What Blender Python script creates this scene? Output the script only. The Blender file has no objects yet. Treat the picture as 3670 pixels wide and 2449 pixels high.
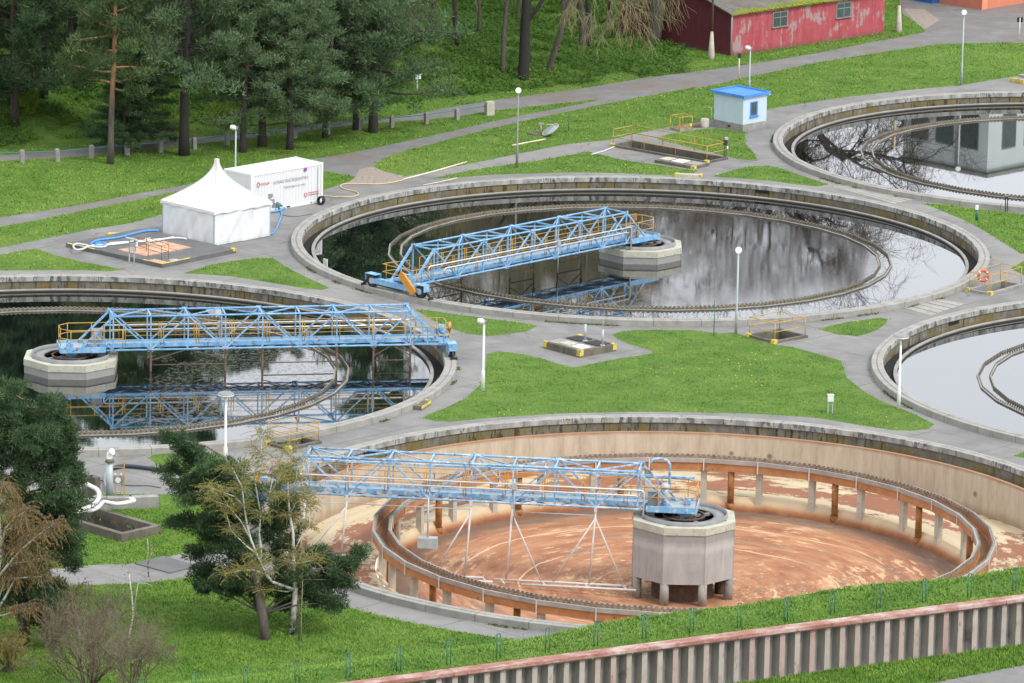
import bpy, math, random
import numpy as np
from mathutils import Vector, Matrix, geometry
random.seed(7); RNG = np.random.default_rng(7)
sc = bpy.context.scene
COL = sc.collection
PI = math.pi
R_ = math.radians

# ------------------------------------------------------------------ camera
FPX, CAMH, PITCH, ROLL = 19910.36, 68.8065, 0.225701232, 0.0212947   # focal length in photo pixels, height, tilt
KS = 3670 / 2350.0
_cp, _sp = math.cos(PITCH), math.sin(PITCH)
FW = Vector((0, _cp, -_sp)); _up = Vector((0, _sp, _cp)); _rt = Vector((1, 0, 0))
CR = _rt * math.cos(ROLL) + _up * math.sin(ROLL)
CU = -_rt * math.sin(ROLL) + _up * math.cos(ROLL)
cam_d = bpy.data.cameras.new('camera'); cam = bpy.data.objects.new('camera', cam_d); COL.objects.link(cam)
cam_d.sensor_fit = 'HORIZONTAL'; cam_d.sensor_width = 36; cam_d.lens = FPX * 36 / 3670
cam_d.clip_start = 1; cam_d.clip_end = 5000
mw = Matrix((CR, CU, -FW)).transposed().to_4x4(); mw.translation = (0, 0, CAMH)
cam.matrix_world = mw
sc.camera = cam

# ------------------------------------------------------------------ light
SUN_DIR = Vector((0.50, -0.42, 0.76)).normalized()                    # towards the sun
world = bpy.data.worlds.new('World'); sc.world = world; world.use_nodes = True
wt = world.node_tree
bg = wt.nodes['Background']
sky = wt.nodes.new('ShaderNodeTexSky'); sky.sky_type = 'NISHITA'; sky.sun_disc = False
sky.sun_elevation = math.asin(SUN_DIR.z); sky.sun_rotation = math.atan2(SUN_DIR.x, SUN_DIR.y)
sky.dust_density = 4.0; sky.air_density = 1.0; sky.ozone_density = 1.0
hs = wt.nodes.new('ShaderNodeHueSaturation'); hs.inputs['Saturation'].default_value = 0.12
wt.links.new(sky.outputs[0], hs.inputs['Color'])
# overcast layer: a closed cloud deck with soft structure, the same grey-white all over
tc = wt.nodes.new('ShaderNodeTexCoord'); wn = wt.nodes.new('ShaderNodeTexNoise')
wn.inputs['Scale'].default_value = 2.2; wn.inputs['Detail'].default_value = 5
wt.links.new(tc.outputs['Generated'], wn.inputs['Vector'])
wr = wt.nodes.new('ShaderNodeValToRGB')
wr.color_ramp.elements[0].position = 0.3; wr.color_ramp.elements[0].color = (13.5, 14.2, 15.4, 1)
wr.color_ramp.elements[1].position = 0.75; wr.color_ramp.elements[1].color = (17.0, 17.6, 18.6, 1)
wt.links.new(wn.outputs[0], wr.inputs[0])
wm = wt.nodes.new('ShaderNodeMix'); wm.data_type = 'RGBA'; wm.inputs[0].default_value = 0.62
wt.links.new(hs.outputs[0], wm.inputs[6]); wt.links.new(wr.outputs[0], wm.inputs[7])
wt.links.new(wm.outputs[2], bg.inputs['Color']); bg.inputs['Strength'].default_value = 0.125
sd = bpy.data.lights.new('sun', 'SUN'); sd.energy = 1.9; sd.angle = R_(11); sd.color = (1, 0.965, 0.91)
sun = bpy.data.objects.new('sun', sd); COL.objects.link(sun)
sun.rotation_euler = SUN_DIR.to_track_quat('Z', 'Y').to_euler()
sc.view_settings.view_transform = 'Standard'; sc.view_settings.look = 'None'
sc.view_settings.gamma = 1; sc.view_settings.exposure = 0.08
sc.cycles.max_bounces = 6; sc.cycles.transparent_max_bounces = 8
sc.cycles.diffuse_bounces = 3; sc.cycles.glossy_bounces = 3

# ------------------------------------------------------------------ places
TANK = {'T1': (-23.82, 292.41), 'T2': (7.527, 325.02), 'T3': (8.531, 261.08), 'T4': (40.43, 293.96), 'T5': (37.71, 358.43)}
RIM_O, RIM_I = 20.85, 20.2
E1 = Vector((math.cos(R_(46)), math.sin(R_(46)), 0)); E2 = Vector((-E1.y, E1.x, 0))   # the plant's grid

def flat(u, v, z=0.0):
    d = FW + CR * ((u * KS - 1835) / FPX) - CU * ((v * KS - 1224.5) / FPX)
    t = (z - CAMH) / d.z
    return Vector((d.x * t, d.y * t, z))

WALLZ = 3.3
WL, WR = flat(850, 1565, WALLZ), flat(2350, 1370, WALLZ)
WD = (WR - WL); WD.z = 0; WD.normalize(); WN = Vector((-WD.y, WD.x, 0))
BP0 = flat(-100, 352); BP1 = flat(1200, 212)
BD = (BP1 - BP0).normalized(); BN = Vector((-BD.y, BD.x, 0))

def sst(a, b, x):
    t = np.clip((x - a) / (b - a), 0, 1); return t * t * (3 - 2 * t)

def hgt(x, y):
    x = np.asarray(x, float); y = np.asarray(y, float)
    t = (x - WL.x) * WD.x + (y - WL.y) * WD.y; s = (x - WL.x) * WN.x + (y - WL.y) * WN.y
    k = sst(-4, 22, t)
    s1 = 1.0 + 2.6 * k; s2 = 15.0 + (6.4 - 15.0) * k
    crest = 0.10 * np.sin(t * 0.55) * sst(0, 3, s) + 0.28 * sst(0.5, 3.5, s) * k
    b = (WALLZ - 0.12 + crest) * (1 - sst(s1, s2, s))
    b = np.where(s < -0.01, 0, b)
    q = (x - BP0.x) * BN.x + (y - BP0.y) * BN.y; a = (x - BP0.x) * BD.x + (y - BP0.y) * BD.y
    fade = 1 - sst(38, 62, a)
    bank = (0.20 * np.clip(q - 0.5, 0, 26) * sst(0.5, 5, q) + 0.04 * np.clip(q - 26, 0, 80)) * fade
    return b + bank

def at(u, v, dz=0.0):
    """the point of the terrain that the photograph shows at (u, v) of the 2350-pixel-wide view"""
    d = FW + CR * ((u * KS - 1835) / FPX) - CU * ((v * KS - 1224.5) / FPX)
    t0 = (12.0 - CAMH) / d.z; t1 = (-0.01 - CAMH) / d.z
    n = 400; pt = t0
    for i in range(n + 1):
        t = t0 + (t1 - t0) * i / n
        if CAMH + d.z * t <= float(hgt(d.x * t, d.y * t)):
            lo, hi = pt, t
            for _ in range(24):
                m = (lo + hi) / 2
                if CAMH + d.z * m <= float(hgt(d.x * m, d.y * m)): hi = m
                else: lo = m
            t = hi; break
        pt = t
    x, y = d.x * t, d.y * t
    return Vector((x, y, float(hgt(x, y)) + dz))

# zoomed reading windows of the photograph: offset and scale in photo pixels -> the 2350-wide view
ZW = {'A': (0, 800, 1.8023), 'B': (1200, 800, 1.8023), 'C': (2370, 800, 1.8023), 'E': (0, 0, 1.8023), 'F': (1200, 0, 1.8023),
      'G': (2370, 0, 1.8023), 'L': (0, 1579, 1.8023), 'M': (1200, 1579, 1.8023), 'N': (2370, 1579, 1.8023),
      'P': (2150, 380, 3.9167), 'Q': (540, 540, 3.5606), 'S': (280, 1600, 3.92), 'K': (2300, 0, 2.35), 'Y': (3150, 0, 4.519),
      'H': (200, 780, 3.264), 'V': (3000, 700, 3.485), 'D': (0, 0, 1 / KS)}
def zz(w, pts):
    ox, oy, k = ZW[w]
    return [((ox + x / k) / KS, (oy + y / k) / KS) for x, y in pts]
def z1(w, x, y): return zz(w, [(x, y)])[0]

# ------------------------------------------------------------------ node helpers
class S:
    def __init__(s, name, rough=0.8, metal=0.0, spec=None):
        s.m = bpy.data.materials.new(name); s.m.use_nodes = True
        s.t = s.m.node_tree; s.b = s.t.nodes['Principled BSDF']
        s.b.inputs['Roughness'].default_value = rough; s.b.inputs['Metallic'].default_value = metal
        if spec is not None: s.b.inputs['Specular IOR Level'].default_value = spec
        s.g = s.t.nodes.new('ShaderNodeNewGeometry'); s.tc = s.t.nodes.new('ShaderNodeTexCoord')
        s.pos = s.g.outputs['Position']; s.obj = s.tc.outputs['Object']
    def put(s, sock, v):
        if isinstance(v, bpy.types.NodeSocket): s.t.links.new(v, sock)
        elif isinstance(v, (tuple, list)) and sock.type == 'RGBA': sock.default_value = (*v[:3], 1)
        else: sock.default_value = v
    def vec(s, v, scale=(1, 1, 1), rot=(0, 0, 0)):
        n = s.t.nodes.new('ShaderNodeMapping'); s.put(n.inputs['Vector'], v)
        n.inputs['Scale'].default_value = scale; n.inputs['Rotation'].default_value = rot
        return n.outputs[0]
    def noise(s, v, scale, detail=4, rough=0.55, dist=0.0):
        n = s.t.nodes.new('ShaderNodeTexNoise'); s.put(n.inputs['Vector'], v)
        n.inputs['Scale'].default_value = scale; n.inputs['Detail'].default_value = detail
        n.inputs['Roughness'].default_value = rough; n.inputs['Distortion'].default_value = dist
        return n.outputs[0]
    def voro(s, v, scale, feature='F1', out=0, rnd=1.0):
        n = s.t.nodes.new('ShaderNodeTexVoronoi'); n.feature = feature; s.put(n.inputs['Vector'], v)
        n.inputs['Scale'].default_value = scale; n.inputs['Randomness'].default_value = rnd
        return n.outputs[out]
    def ma(s, op, a, b=0.0, c=None):
        n = s.t.nodes.new('ShaderNodeMath'); n.operation = op
        s.put(n.inputs[0], a); s.put(n.inputs[1], b)
        if c is not None: s.put(n.inputs[2], c)
        return n.outputs[0]
    def step(s, f, lo, hi):
        n = s.t.nodes.new('ShaderNodeMapRange'); n.interpolation_type = 'SMOOTHSTEP'
        s.put(n.inputs[0], f); n.inputs[1].default_value = lo; n.inputs[2].default_value = hi
        return n.outputs[0]
    def mix(s, f, a, b, mode='MIX'):
        n = s.t.nodes.new('ShaderNodeMix'); n.data_type = 'RGBA'; n.blend_type = mode
        s.put(n.inputs[0], f); s.put(n.inputs[6], a); s.put(n.inputs[7], b)
        return n.outputs[2]
    def ramp(s, f, stops):
        n = s.t.nodes.new('ShaderNodeValToRGB'); cr = n.color_ramp
        while len(cr.elements) < len(stops): cr.elements.new(0.5)
        for e, (p, c) in zip(cr.elements, stops): e.position = p; e.color = (*c, 1)
        s.put(n.inputs[0], f); return n.outputs[0]
    def sep(s, v):
        n = s.t.nodes.new('ShaderNodeSeparateXYZ'); s.put(n.inputs[0], v); return n.outputs
    def com(s, x, y, z):
        n = s.t.nodes.new('ShaderNodeCombineXYZ'); s.put(n.inputs[0], x); s.put(n.inputs[1], y); s.put(n.inputs[2], z)
        return n.outputs[0]
    def cyl(s, R=20.0):
        """(arc length, radius, height) about the object's own axis"""
        o = s.sep(s.obj)
        a = s.ma('MULTIPLY', s.ma('ARCTAN2', o[1], o[0]), R)
        r = s.ma('SQRT', s.ma('ADD', s.ma('MULTIPLY', o[0], o[0]), s.ma('MULTIPLY', o[1], o[1])))
        return a, r, o[2]
    def rnd(s):
        n = s.t.nodes.new('ShaderNodeObjectInfo'); return n.outputs['Random']
    def bump(s, h, strength=0.4, dist=0.05):
        n = s.t.nodes.new('ShaderNodeBump'); n.inputs['Strength'].default_value = strength; n.inputs['Distance'].default_value = dist
        s.put(n.inputs['Height'], h); s.t.links.new(n.outputs[0], s.b.inputs['Normal'])
        if s.b.inputs['Coat Weight'].default_value > 0: s.t.links.new(n.outputs[0], s.b.inputs['Coat Normal'])
    def col(s, c): s.put(s.b.inputs['Base Color'], c); return s
    def rough(s, r): s.put(s.b.inputs['Roughness'], r); return s

def plain(name, c, rough=0.6, metal=0.0, var=0.18, sc_=3.0, bump=0.0, use='obj', dirt=None):
    s = S(name, rough, metal); v = s.obj if use == 'obj' else s.pos
    n = s.noise(v, sc_, 5, 0.6)
    c0 = tuple(x * (1 - var) for x in c); c1 = tuple(min(1, x * (1 + var)) for x in c)
    o = s.ramp(n, [(0.3, c0), (0.7, c1)])
    if dirt:
        d = s.step(s.noise(v, sc_ * 2.3, 6, 0.65), dirt[1], dirt[1] + 0.12)
        o = s.mix(d, o, dirt[0])
    s.col(o)
    if bump: s.bump(s.noise(v, sc_ * 6, 4), bump, 0.02)
    return s.m

M = {}
# ground
def m_grass(name, tuft=False):
    s = S(name, 0.9, spec=0.2); p = s.pos
    big = s.noise(p, 0.09, 3, 0.5); mid = s.noise(p, 0.55, 4, 0.6); fine = s.noise(p, 3.2, 4, 0.7)
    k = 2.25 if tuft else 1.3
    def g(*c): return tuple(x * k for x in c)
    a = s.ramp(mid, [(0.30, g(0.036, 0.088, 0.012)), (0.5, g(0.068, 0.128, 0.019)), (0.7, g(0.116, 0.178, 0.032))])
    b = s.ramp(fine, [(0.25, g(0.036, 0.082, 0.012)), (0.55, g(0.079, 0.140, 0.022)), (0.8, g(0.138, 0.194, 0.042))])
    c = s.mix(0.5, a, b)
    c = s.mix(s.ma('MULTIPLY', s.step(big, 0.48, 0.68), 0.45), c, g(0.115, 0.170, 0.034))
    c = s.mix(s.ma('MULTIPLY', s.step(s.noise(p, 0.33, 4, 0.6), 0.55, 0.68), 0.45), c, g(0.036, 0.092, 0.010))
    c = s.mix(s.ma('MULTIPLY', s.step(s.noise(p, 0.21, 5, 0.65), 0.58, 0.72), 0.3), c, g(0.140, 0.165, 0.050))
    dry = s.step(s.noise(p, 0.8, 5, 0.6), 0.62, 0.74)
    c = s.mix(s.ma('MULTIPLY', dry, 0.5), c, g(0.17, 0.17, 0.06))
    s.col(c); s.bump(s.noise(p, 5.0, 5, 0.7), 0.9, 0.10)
    return s.m
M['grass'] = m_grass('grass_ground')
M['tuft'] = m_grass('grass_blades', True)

def m_pave():
    s = S('asphalt_paving', 0.88); p = s.pos
    big = s.noise(p, 0.12, 4, 0.6); mid = s.noise(p, 0.7, 6, 0.65); fine = s.noise(p, 12, 4, 0.7)
    c = s.ramp(mid, [(0.25, (0.150, 0.145, 0.140)), (0.5, (0.205, 0.200, 0.195)), (0.75, (0.255, 0.250, 0.242))])
    c = s.mix(s.ma('MULTIPLY', s.step(big, 0.42, 0.66), 0.6), c, (0.30, 0.288, 0.27))
    c = s.mix(s.ma('MULTIPLY', s.step(s.noise(s.vec(p, (1, 1, 1), (0, 0, 1.0)), 0.30, 5, 0.6), 0.52, 0.64), 0.5), c, (0.145, 0.142, 0.140))
    c = s.mix(s.ma('MULTIPLY', fine, 0.35), c, (0.13, 0.125, 0.12))
    st = s.step(s.noise(p, 1.5, 7, 0.7), 0.60, 0.72)
    c = s.mix(s.ma('MULTIPLY', st, 0.4), c, (0.11, 0.105, 0.10))
    # cracks, half of them overgrown, along slab edges
    q = s.noise(p, 0.6, 3); wob = s.com(s.ma('MULTIPLY', q, 2.0), s.ma('MULTIPLY', q, -1.5), 0.0)
    n = s.t.nodes.new('ShaderNodeVectorMath'); s.put(n.inputs[0], p); s.put(n.inputs[1], wob)
    cr = s.voro(s.vec(n.outputs[0], (1, 1, 0), (0, 0, R_(46))), 0.16, 'DISTANCE_TO_EDGE')
    crk = s.ma('MULTIPLY', s.ma('SUBTRACT', 1.0, s.step(cr, 0.0, 0.010)), s.step(s.noise(p, 0.25, 3), 0.48, 0.62))
    c = s.mix(s.ma('MULTIPLY', crk, 0.6), c, (0.05, 0.055, 0.03))
    # joints of the cast slabs, dark and broken, and weeds in a few of them
    rot = s.sep(s.vec(p, (1, 1, 1), (0, 0, R_(-46))))
    for ax, pitch in ((0, 3.4), (1, 4.6)):
        j = s.step(s.ma('ABSOLUTE', s.ma('SUBTRACT', s.ma('FRACT', s.ma('DIVIDE', s.ma('ADD', rot[ax], s.ma('MULTIPLY', s.noise(p, 0.8, 2), 0.10)), pitch)), 0.5)), 0.489, 0.4955)
        j = s.ma('MULTIPLY', j, s.step(s.noise(p, 0.16 + 0.05 * ax, 3), 0.44, 0.52)); c = s.mix(s.ma('MULTIPLY', j, 0.75), c, (0.075, 0.08, 0.055))
    oil = s.step(s.noise(p, 2.6, 5, 0.7), 0.68, 0.74); c = s.mix(s.ma('MULTIPLY', oil, 0.45), c, (0.07, 0.068, 0.064))
    s.col(c); s.bump(s.noise(p, 20, 3), 0.25, 0.01)
    return s.m
M['pave'] = m_pave()
def m_road():
    s = S('old_road', 0.9); p = s.pos
    c = s.ramp(s.noise(s.vec(p, (1, 1, 1), (0, 0, 0)), 0.5, 6, 0.65), [(0.25, (0.135, 0.13, 0.128)), (0.55, (0.185, 0.18, 0.176)), (0.8, (0.25, 0.243, 0.235))])
    c = s.mix(s.ma('MULTIPLY', s.step(s.noise(p, 0.9, 6, 0.7), 0.56, 0.68), 0.45), c, (0.10, 0.085, 0.07))
    c = s.mix(s.ma('MULTIPLY', s.step(s.noise(p, 0.22, 4, 0.6), 0.5, 0.62), 0.45), c, (0.19, 0.135, 0.10))
    s.col(c); s.bump(s.noise(p, 15, 3), 0.3, 0.01); return s.m
M['road'] = m_road()
M['dirt'] = plain('bare_earth', (0.20, 0.15, 0.11), 0.95, var=0.3, sc_=1.6, bump=0.5, use='pos')
M['gravel'] = plain('pinkish_gravel', (0.285, 0.24, 0.20), 0.95, var=0.35, sc_=5, bump=0.8, use='pos')

# tank concrete
def m_cap():
    s = S('weathered_concrete_cap', 0.9); a, r, z = s.cyl(20.5); v = s.com(a, r, z)
    c = s.ramp(s.noise(v, 1.3, 7, 0.7), [(0.25, (0.20, 0.19, 0.17)), (0.5, (0.30, 0.29, 0.265)), (0.75, (0.39, 0.375, 0.34))])
    g = s.step(s.ma('ABSOLUTE', s.ma('SUBTRACT', r, 20.56)), 0.0, 0.05)
    c = s.mix(s.ma('MULTIPLY', s.ma('SUBTRACT', 1.0, g), 0.55), c, (0.11, 0.105, 0.095))
    jt = s.step(s.ma('ABSOLUTE', s.ma('SUBTRACT', s.ma('FRACT', s.ma('DIVIDE', a, 2.65)), 0.5)), 0.488, 0.497)
    c = s.mix(s.ma('MULTIPLY', jt, 0.7), c, (0.07, 0.07, 0.06))
    sp = s.step(s.noise(v, 5, 4, 0.7), 0.64, 0.74); c = s.mix(s.ma('MULTIPLY', sp, 0.55), c, (0.50, 0.49, 0.45))
    s.col(c); s.bump(s.noise(v, 9, 4, 0.7), 0.4, 0.02); return s.m
M['cap'] = m_cap()
def m_lip():
    s = S('streaked_concrete_lip', 0.9); a, r, z = s.cyl(20.2)
    v = s.com(s.ma('MULTIPLY', a, 1.0), 0.0, s.ma('MULTIPLY', z, 0.35))
    c = s.ramp(s.noise(v, 1.0, 6, 0.65), [(0.30, (0.13, 0.13, 0.12)), (0.48, (0.30, 0.30, 0.28)), (0.66, (0.50, 0.50, 0.475))])
    k = s.step(s.noise(s.com(s.ma('MULTIPLY', a, 3.0), 0.0, s.ma('MULTIPLY', z, 1.2)), 1.0, 5, 0.7), 0.50, 0.58)
    patch = s.step(s.noise(s.com(a, 0.0, 0.0), 0.16, 3), 0.36, 0.54)
    c = s.mix(s.ma('MULTIPLY', s.ma('MULTIPLY', k, patch), 0.85), c, (0.055, 0.055, 0.05))
    jt = s.step(s.ma('ABSOLUTE', s.ma('SUBTRACT', s.ma('FRACT', s.ma('DIVIDE', a, 2.65)), 0.5)), 0.485, 0.497)
    c = s.mix(s.ma('MULTIPLY', jt, 0.75), c, (0.05, 0.05, 0.045))
    s.col(c); s.bump(s.noise(v, 8, 3), 0.3, 0.02); return s.m
M['lip'] = m_lip()
def m_wall():
    s = S('lichen_stained_concrete', 0.92); a, r, z = s.cyl(20.2)
    v = s.com(a, 0.0, s.ma('MULTIPLY', z, 0.8))
    c = s.ramp(s.noise(v, 1.1, 6, 0.7), [(0.28, (0.075, 0.066, 0.05)), (0.5, (0.165, 0.148, 0.115)), (0.72, (0.30, 0.27, 0.215))])
    li = s.step(s.noise(s.com(s.ma('MULTIPLY', a, 0.7), 3.0, z), 1.1, 6, 0.7), 0.46, 0.60)
    c = s.mix(s.ma('MULTIPLY', li, 0.8), c, (0.185, 0.135, 0.030))
    k = s.step(s.noise(s.com(s.ma('MULTIPLY', a, 3.2), 7.0, s.ma('MULTIPLY', z, 0.5)), 1.0, 5, 0.7), 0.50, 0.60)
    patch = s.step(s.noise(s.com(a, 5.0, 0.0), 0.13, 3), 0.36, 0.56)
    c = s.mix(s.ma('MULTIPLY', s.ma('MULTIPLY', k, patch), 0.9), c, (0.030, 0.028, 0.024))
    s.col(c); s.bump(s.noise(v, 8, 4), 0.4, 0.02); return s.m
M['wall'] = m_wall()
def m_ring():
    s = S('baffle_ring_concrete', 0.9); a, r, z = s.cyl(19.5); v = s.com(a, r, s.ma('MULTIPLY', z, 2.0))
    c = s.ramp(s.noise(v, 1.4, 6, 0.65), [(0.25, (0.19, 0.18, 0.155)), (0.5, (0.28, 0.265, 0.235)), (0.8, (0.36, 0.345, 0.31))])
    wet = s.step(z, -0.34, -0.30)
    c = s.mix(s.ma('SUBTRACT', 1.0, wet), c, (0.035, 0.036, 0.034))
    s.col(c); return s.m
M['ring'] = m_ring()
def m_tan():
    s = S('tan_stained_wall', 0.9); a, r, z = s.cyl(19.4)
    v = s.com(s.ma('MULTIPLY', a, 1.6), 0.0, s.ma('MULTIPLY', z, 0.35))
    c = s.ramp(s.noise(v, 1.0, 6, 0.7), [(0.25, (0.34, 0.275, 0.195)), (0.5, (0.47, 0.395, 0.295)), (0.75, (0.58, 0.51, 0.40))])
    ru = s.step(s.ma('ADD', z, s.ma('MULTIPLY', s.noise(s.com(a, 0.0, 0.0), 0.5, 4), 0.3)), -0.30, -0.10)
    c = s.mix(s.ma('MULTIPLY', ru, 0.8), c, (0.30, 0.13, 0.055))
    lo = s.step(s.ma('ADD', z, s.ma('MULTIPLY', s.noise(s.com(a, 2.0, 0.0), 0.7, 4), 0.5)), -2.05, -1.5)
    c = s.mix(s.ma('MULTIPLY', s.ma('SUBTRACT', 1.0, lo), 0.55), c, (0.30, 0.17, 0.09))
    pn = s.step(s.ma('ABSOLUTE', s.ma('SUBTRACT', s.ma('FRACT', s.ma('DIVIDE', a, 0.55)), 0.5)), 0.47, 0.495)
    c = s.mix(s.ma('MULTIPLY', pn, 0.28), c, (0.20, 0.15, 0.10))
    bo = s.voro(s.com(s.ma('MULTIPLY', a, 1.0), 0.0, s.ma('MULTIPLY', z, 1.0)), 0.55, 'F1', 0, 0.35)
    c = s.mix(s.ma('MULTIPLY', s.ma('SUBTRACT', 1.0, s.step(bo, 0.05, 0.11)), 0.7), c, (0.10, 0.07, 0.04))
    k = s.step(s.noise(s.com(s.ma('MULTIPLY', a, 2.5), 9.0, s.ma('MULTIPLY', z, 0.25)), 1.0, 5, 0.7), 0.60, 0.70)
    c = s.mix(s.ma('MULTIPLY', k, 0.35), c, (0.16, 0.13, 0.07))
    s.col(c); s.bump(s.noise(v, 6, 4), 0.25, 0.02); return s.m
M['tan'] = m_tan()
def m_floor(inner):
    s = S('rust_stained_floor_inner' if inner else 'rust_stained_floor_outer', 0.85)
    a, r, z = s.cyl(1.0)
    v = s.com(s.ma('MULTIPLY', a, 3.2), r, 0.0); o = s.obj
    ns = s.noise(s.com(s.ma('MULTIPLY', a, 2.2), s.ma('MULTIPLY', r, 1.0), 0.0), 1.1, 8, 0.68)
    n2 = s.noise(o, 0.9, 7, 0.7); n3 = s.noise(v, 2.6, 6, 0.7)
    if inner:
        c = s.ramp(ns, [(0.26, (0.17, 0.080, 0.045)), (0.42, (0.33, 0.140, 0.065)), (0.56, (0.42, 0.205, 0.105)), (0.72, (0.50, 0.305, 0.175))])
        c = s.mix(s.ma('MULTIPLY', s.step(s.noise(s.com(s.ma('MULTIPLY', a, 2.0), s.ma('MULTIPLY', r, 0.7), 9.0), 0.8, 7, 0.72), 0.50, 0.60), 0.6), c, (0.225, 0.080, 0.042))
        cr = s.step(s.ma('ADD', n3, s.ma('MULTIPLY', s.noise(o, 0.22, 3), 0.5)), 0.80, 0.90)
        c = s.mix(s.ma('MULTIPLY', cr, 0.75), c, (0.64, 0.44, 0.25))
        gr = s.step(s.noise(s.com(s.ma('MULTIPLY', a, 1.7), s.ma('MULTIPLY', r, 0.8), 4.0), 1.0, 6, 0.7), 0.54, 0.66)
        c = s.mix(s.ma('MULTIPLY', gr, 0.65), c, (0.17, 0.135, 0.095))
        # pale arcs the scraper left
        wv = s.ma('FRACT', s.ma('MULTIPLY', s.ma('ADD', r, s.ma('MULTIPLY', s.noise(o, 0.25, 3), 0.9)), 0.30))
        arc = s.ma('MULTIPLY', s.ma('SUBTRACT', 1.0, s.step(s.ma('ABSOLUTE', s.ma('SUBTRACT', wv, 0.5)), 0.008, 0.022)), s.step(s.noise(v, 0.4, 3), 0.44, 0.56))
        c = s.mix(s.ma('MULTIPLY', arc, 0.7), c, (0.74, 0.53, 0.34))
        ed = s.step(s.ma('ADD', r, s.ma('MULTIPLY', n2, 1.6)), 13.2, 14.6)
        c = s.mix(s.ma('MULTIPLY', ed, 0.8), c, (0.125, 0.085, 0.06))
    else:
        c = s.ramp(ns, [(0.2, (0.42, 0.33, 0.20)), (0.5, (0.55, 0.46, 0.305)), (0.8, (0.66, 0.57, 0.41))])
        band = s.ma('MULTIPLY', s.step(r, 15.6, 16.3), s.ma('SUBTRACT', 1.0, s.step(r, 17.2, 18.4)))
        rf = s.step(s.ma('ADD', s.ma('ADD', s.ma('MULTIPLY', s.noise(s.com(s.ma('MULTIPLY', a, 9.0), s.ma('MULTIPLY', r, 1.0), 0.0), 0.75, 8, 0.8), 0.75), s.ma('MULTIPLY', s.noise(s.com(s.ma('MULTIPLY', a, 3.0), s.ma('MULTIPLY', r, 0.4), 2.0), 0.8, 4, 0.6), 0.45)), s.ma('MULTIPLY', band, 0.10)), 0.612, 0.650)
        c = s.mix(s.ma('MULTIPLY', rf, 0.92), c, (0.265, 0.095, 0.05))
    s.col(c); s.bump(n3, 0.2, 0.02); return s.m
M['floor_in'] = m_floor(True); M['floor_out'] = m_floor(False)
def m_curb():
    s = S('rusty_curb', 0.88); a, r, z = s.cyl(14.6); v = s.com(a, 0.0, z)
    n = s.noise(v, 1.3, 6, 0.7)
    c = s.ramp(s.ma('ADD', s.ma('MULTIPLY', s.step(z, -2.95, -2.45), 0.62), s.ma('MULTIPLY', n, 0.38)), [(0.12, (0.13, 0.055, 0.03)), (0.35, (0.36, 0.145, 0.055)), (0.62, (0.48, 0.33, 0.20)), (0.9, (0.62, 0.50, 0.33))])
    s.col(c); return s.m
M['curb'] = m_curb()
LZ_EDGE = -0.52
def m_launder(dry):
    s = S('launder_dry' if dry else 'launder_wet', 0.88); a, r, z = s.cyl(14.7); v = s.com(a, r, z)
    n = s.noise(v, 1.6, 7, 0.68)
    c = s.ramp(n, [(0.25, (0.17, 0.16, 0.135)), (0.5, (0.27, 0.255, 0.22)), (0.8, (0.36, 0.34, 0.30))])
    if dry:
        d = s.ramp(s.noise(v, 1.0, 7, 0.7), [(0.25, (0.29, 0.115, 0.045)), (0.5, (0.43, 0.19, 0.075)), (0.8, (0.54, 0.29, 0.14))])
        sp = s.step(s.noise(v, 6, 4), 0.66, 0.72); d = s.mix(sp, d, (0.10, 0.04, 0.02))
        c = s.mix(s.ma('SUBTRACT', 1.0, s.step(z, LZ_EDGE - 0.02, LZ_EDGE + 0.02)), c, d)
        bd = s.ma('MULTIPLY', s.step(r, 14.36, 14.42), s.ma('SUBTRACT', 1.0, s.step(r, 14.86, 14.92)))
        c = s.mix(s.ma('MULTIPLY', bd, 0.8), c, (0.10, 0.06, 0.03))
    else:
        mo = s.step(s.noise(s.com(s.ma('MULTIPLY', a, 0.6), r, z), 0.9, 5, 0.7), 0.5, 0.66)
        c = s.mix(s.ma('MULTIPLY', mo, 0.5), c, (0.13, 0.12, 0.055))
        c = s.mix(s.ma('SUBTRACT', 1.0, s.step(z, -0.40, -0.36)), c, (0.05, 0.05, 0.042))
    s.col(c); s.bump(s.noise(v, 8, 4), 0.3, 0.02); return s.m
M['laun_wet'] = m_launder(False); M['laun_dry'] = m_launder(True)
M['weir'] = plain('weir_plate', (0.20, 0.17, 0.125), 0.7, 0.2, 0.3, 4)
M['pale_edge'] = plain('pale_grey_edge', (0.33, 0.305, 0.275), 0.9, 0, 0.2, 1.5, 0.2, dirt=((0.25, 0.14, 0.08), 0.66))
M['weir_dry'] = plain('weir_plate_rusty', (0.30, 0.21, 0.145), 0.8, 0.1, 0.35, 4)
M['sludge'] = plain('channel_mud', (0.035, 0.028, 0.02), 0.5, 0, 0.3, 1.0)
M['colwhite'] = plain('pale_concrete_column', (0.46, 0.42, 0.35), 0.9, 0, 0.15, 2.0, 0.2, dirt=((0.25, 0.16, 0.09), 0.6))
M['rustpipe'] = plain('rust_orange_pipe', (0.29, 0.125, 0.040), 0.9, 0, 0.45, 2.5, 0.3, dirt=((0.07, 0.035, 0.02), 0.58))
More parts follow.
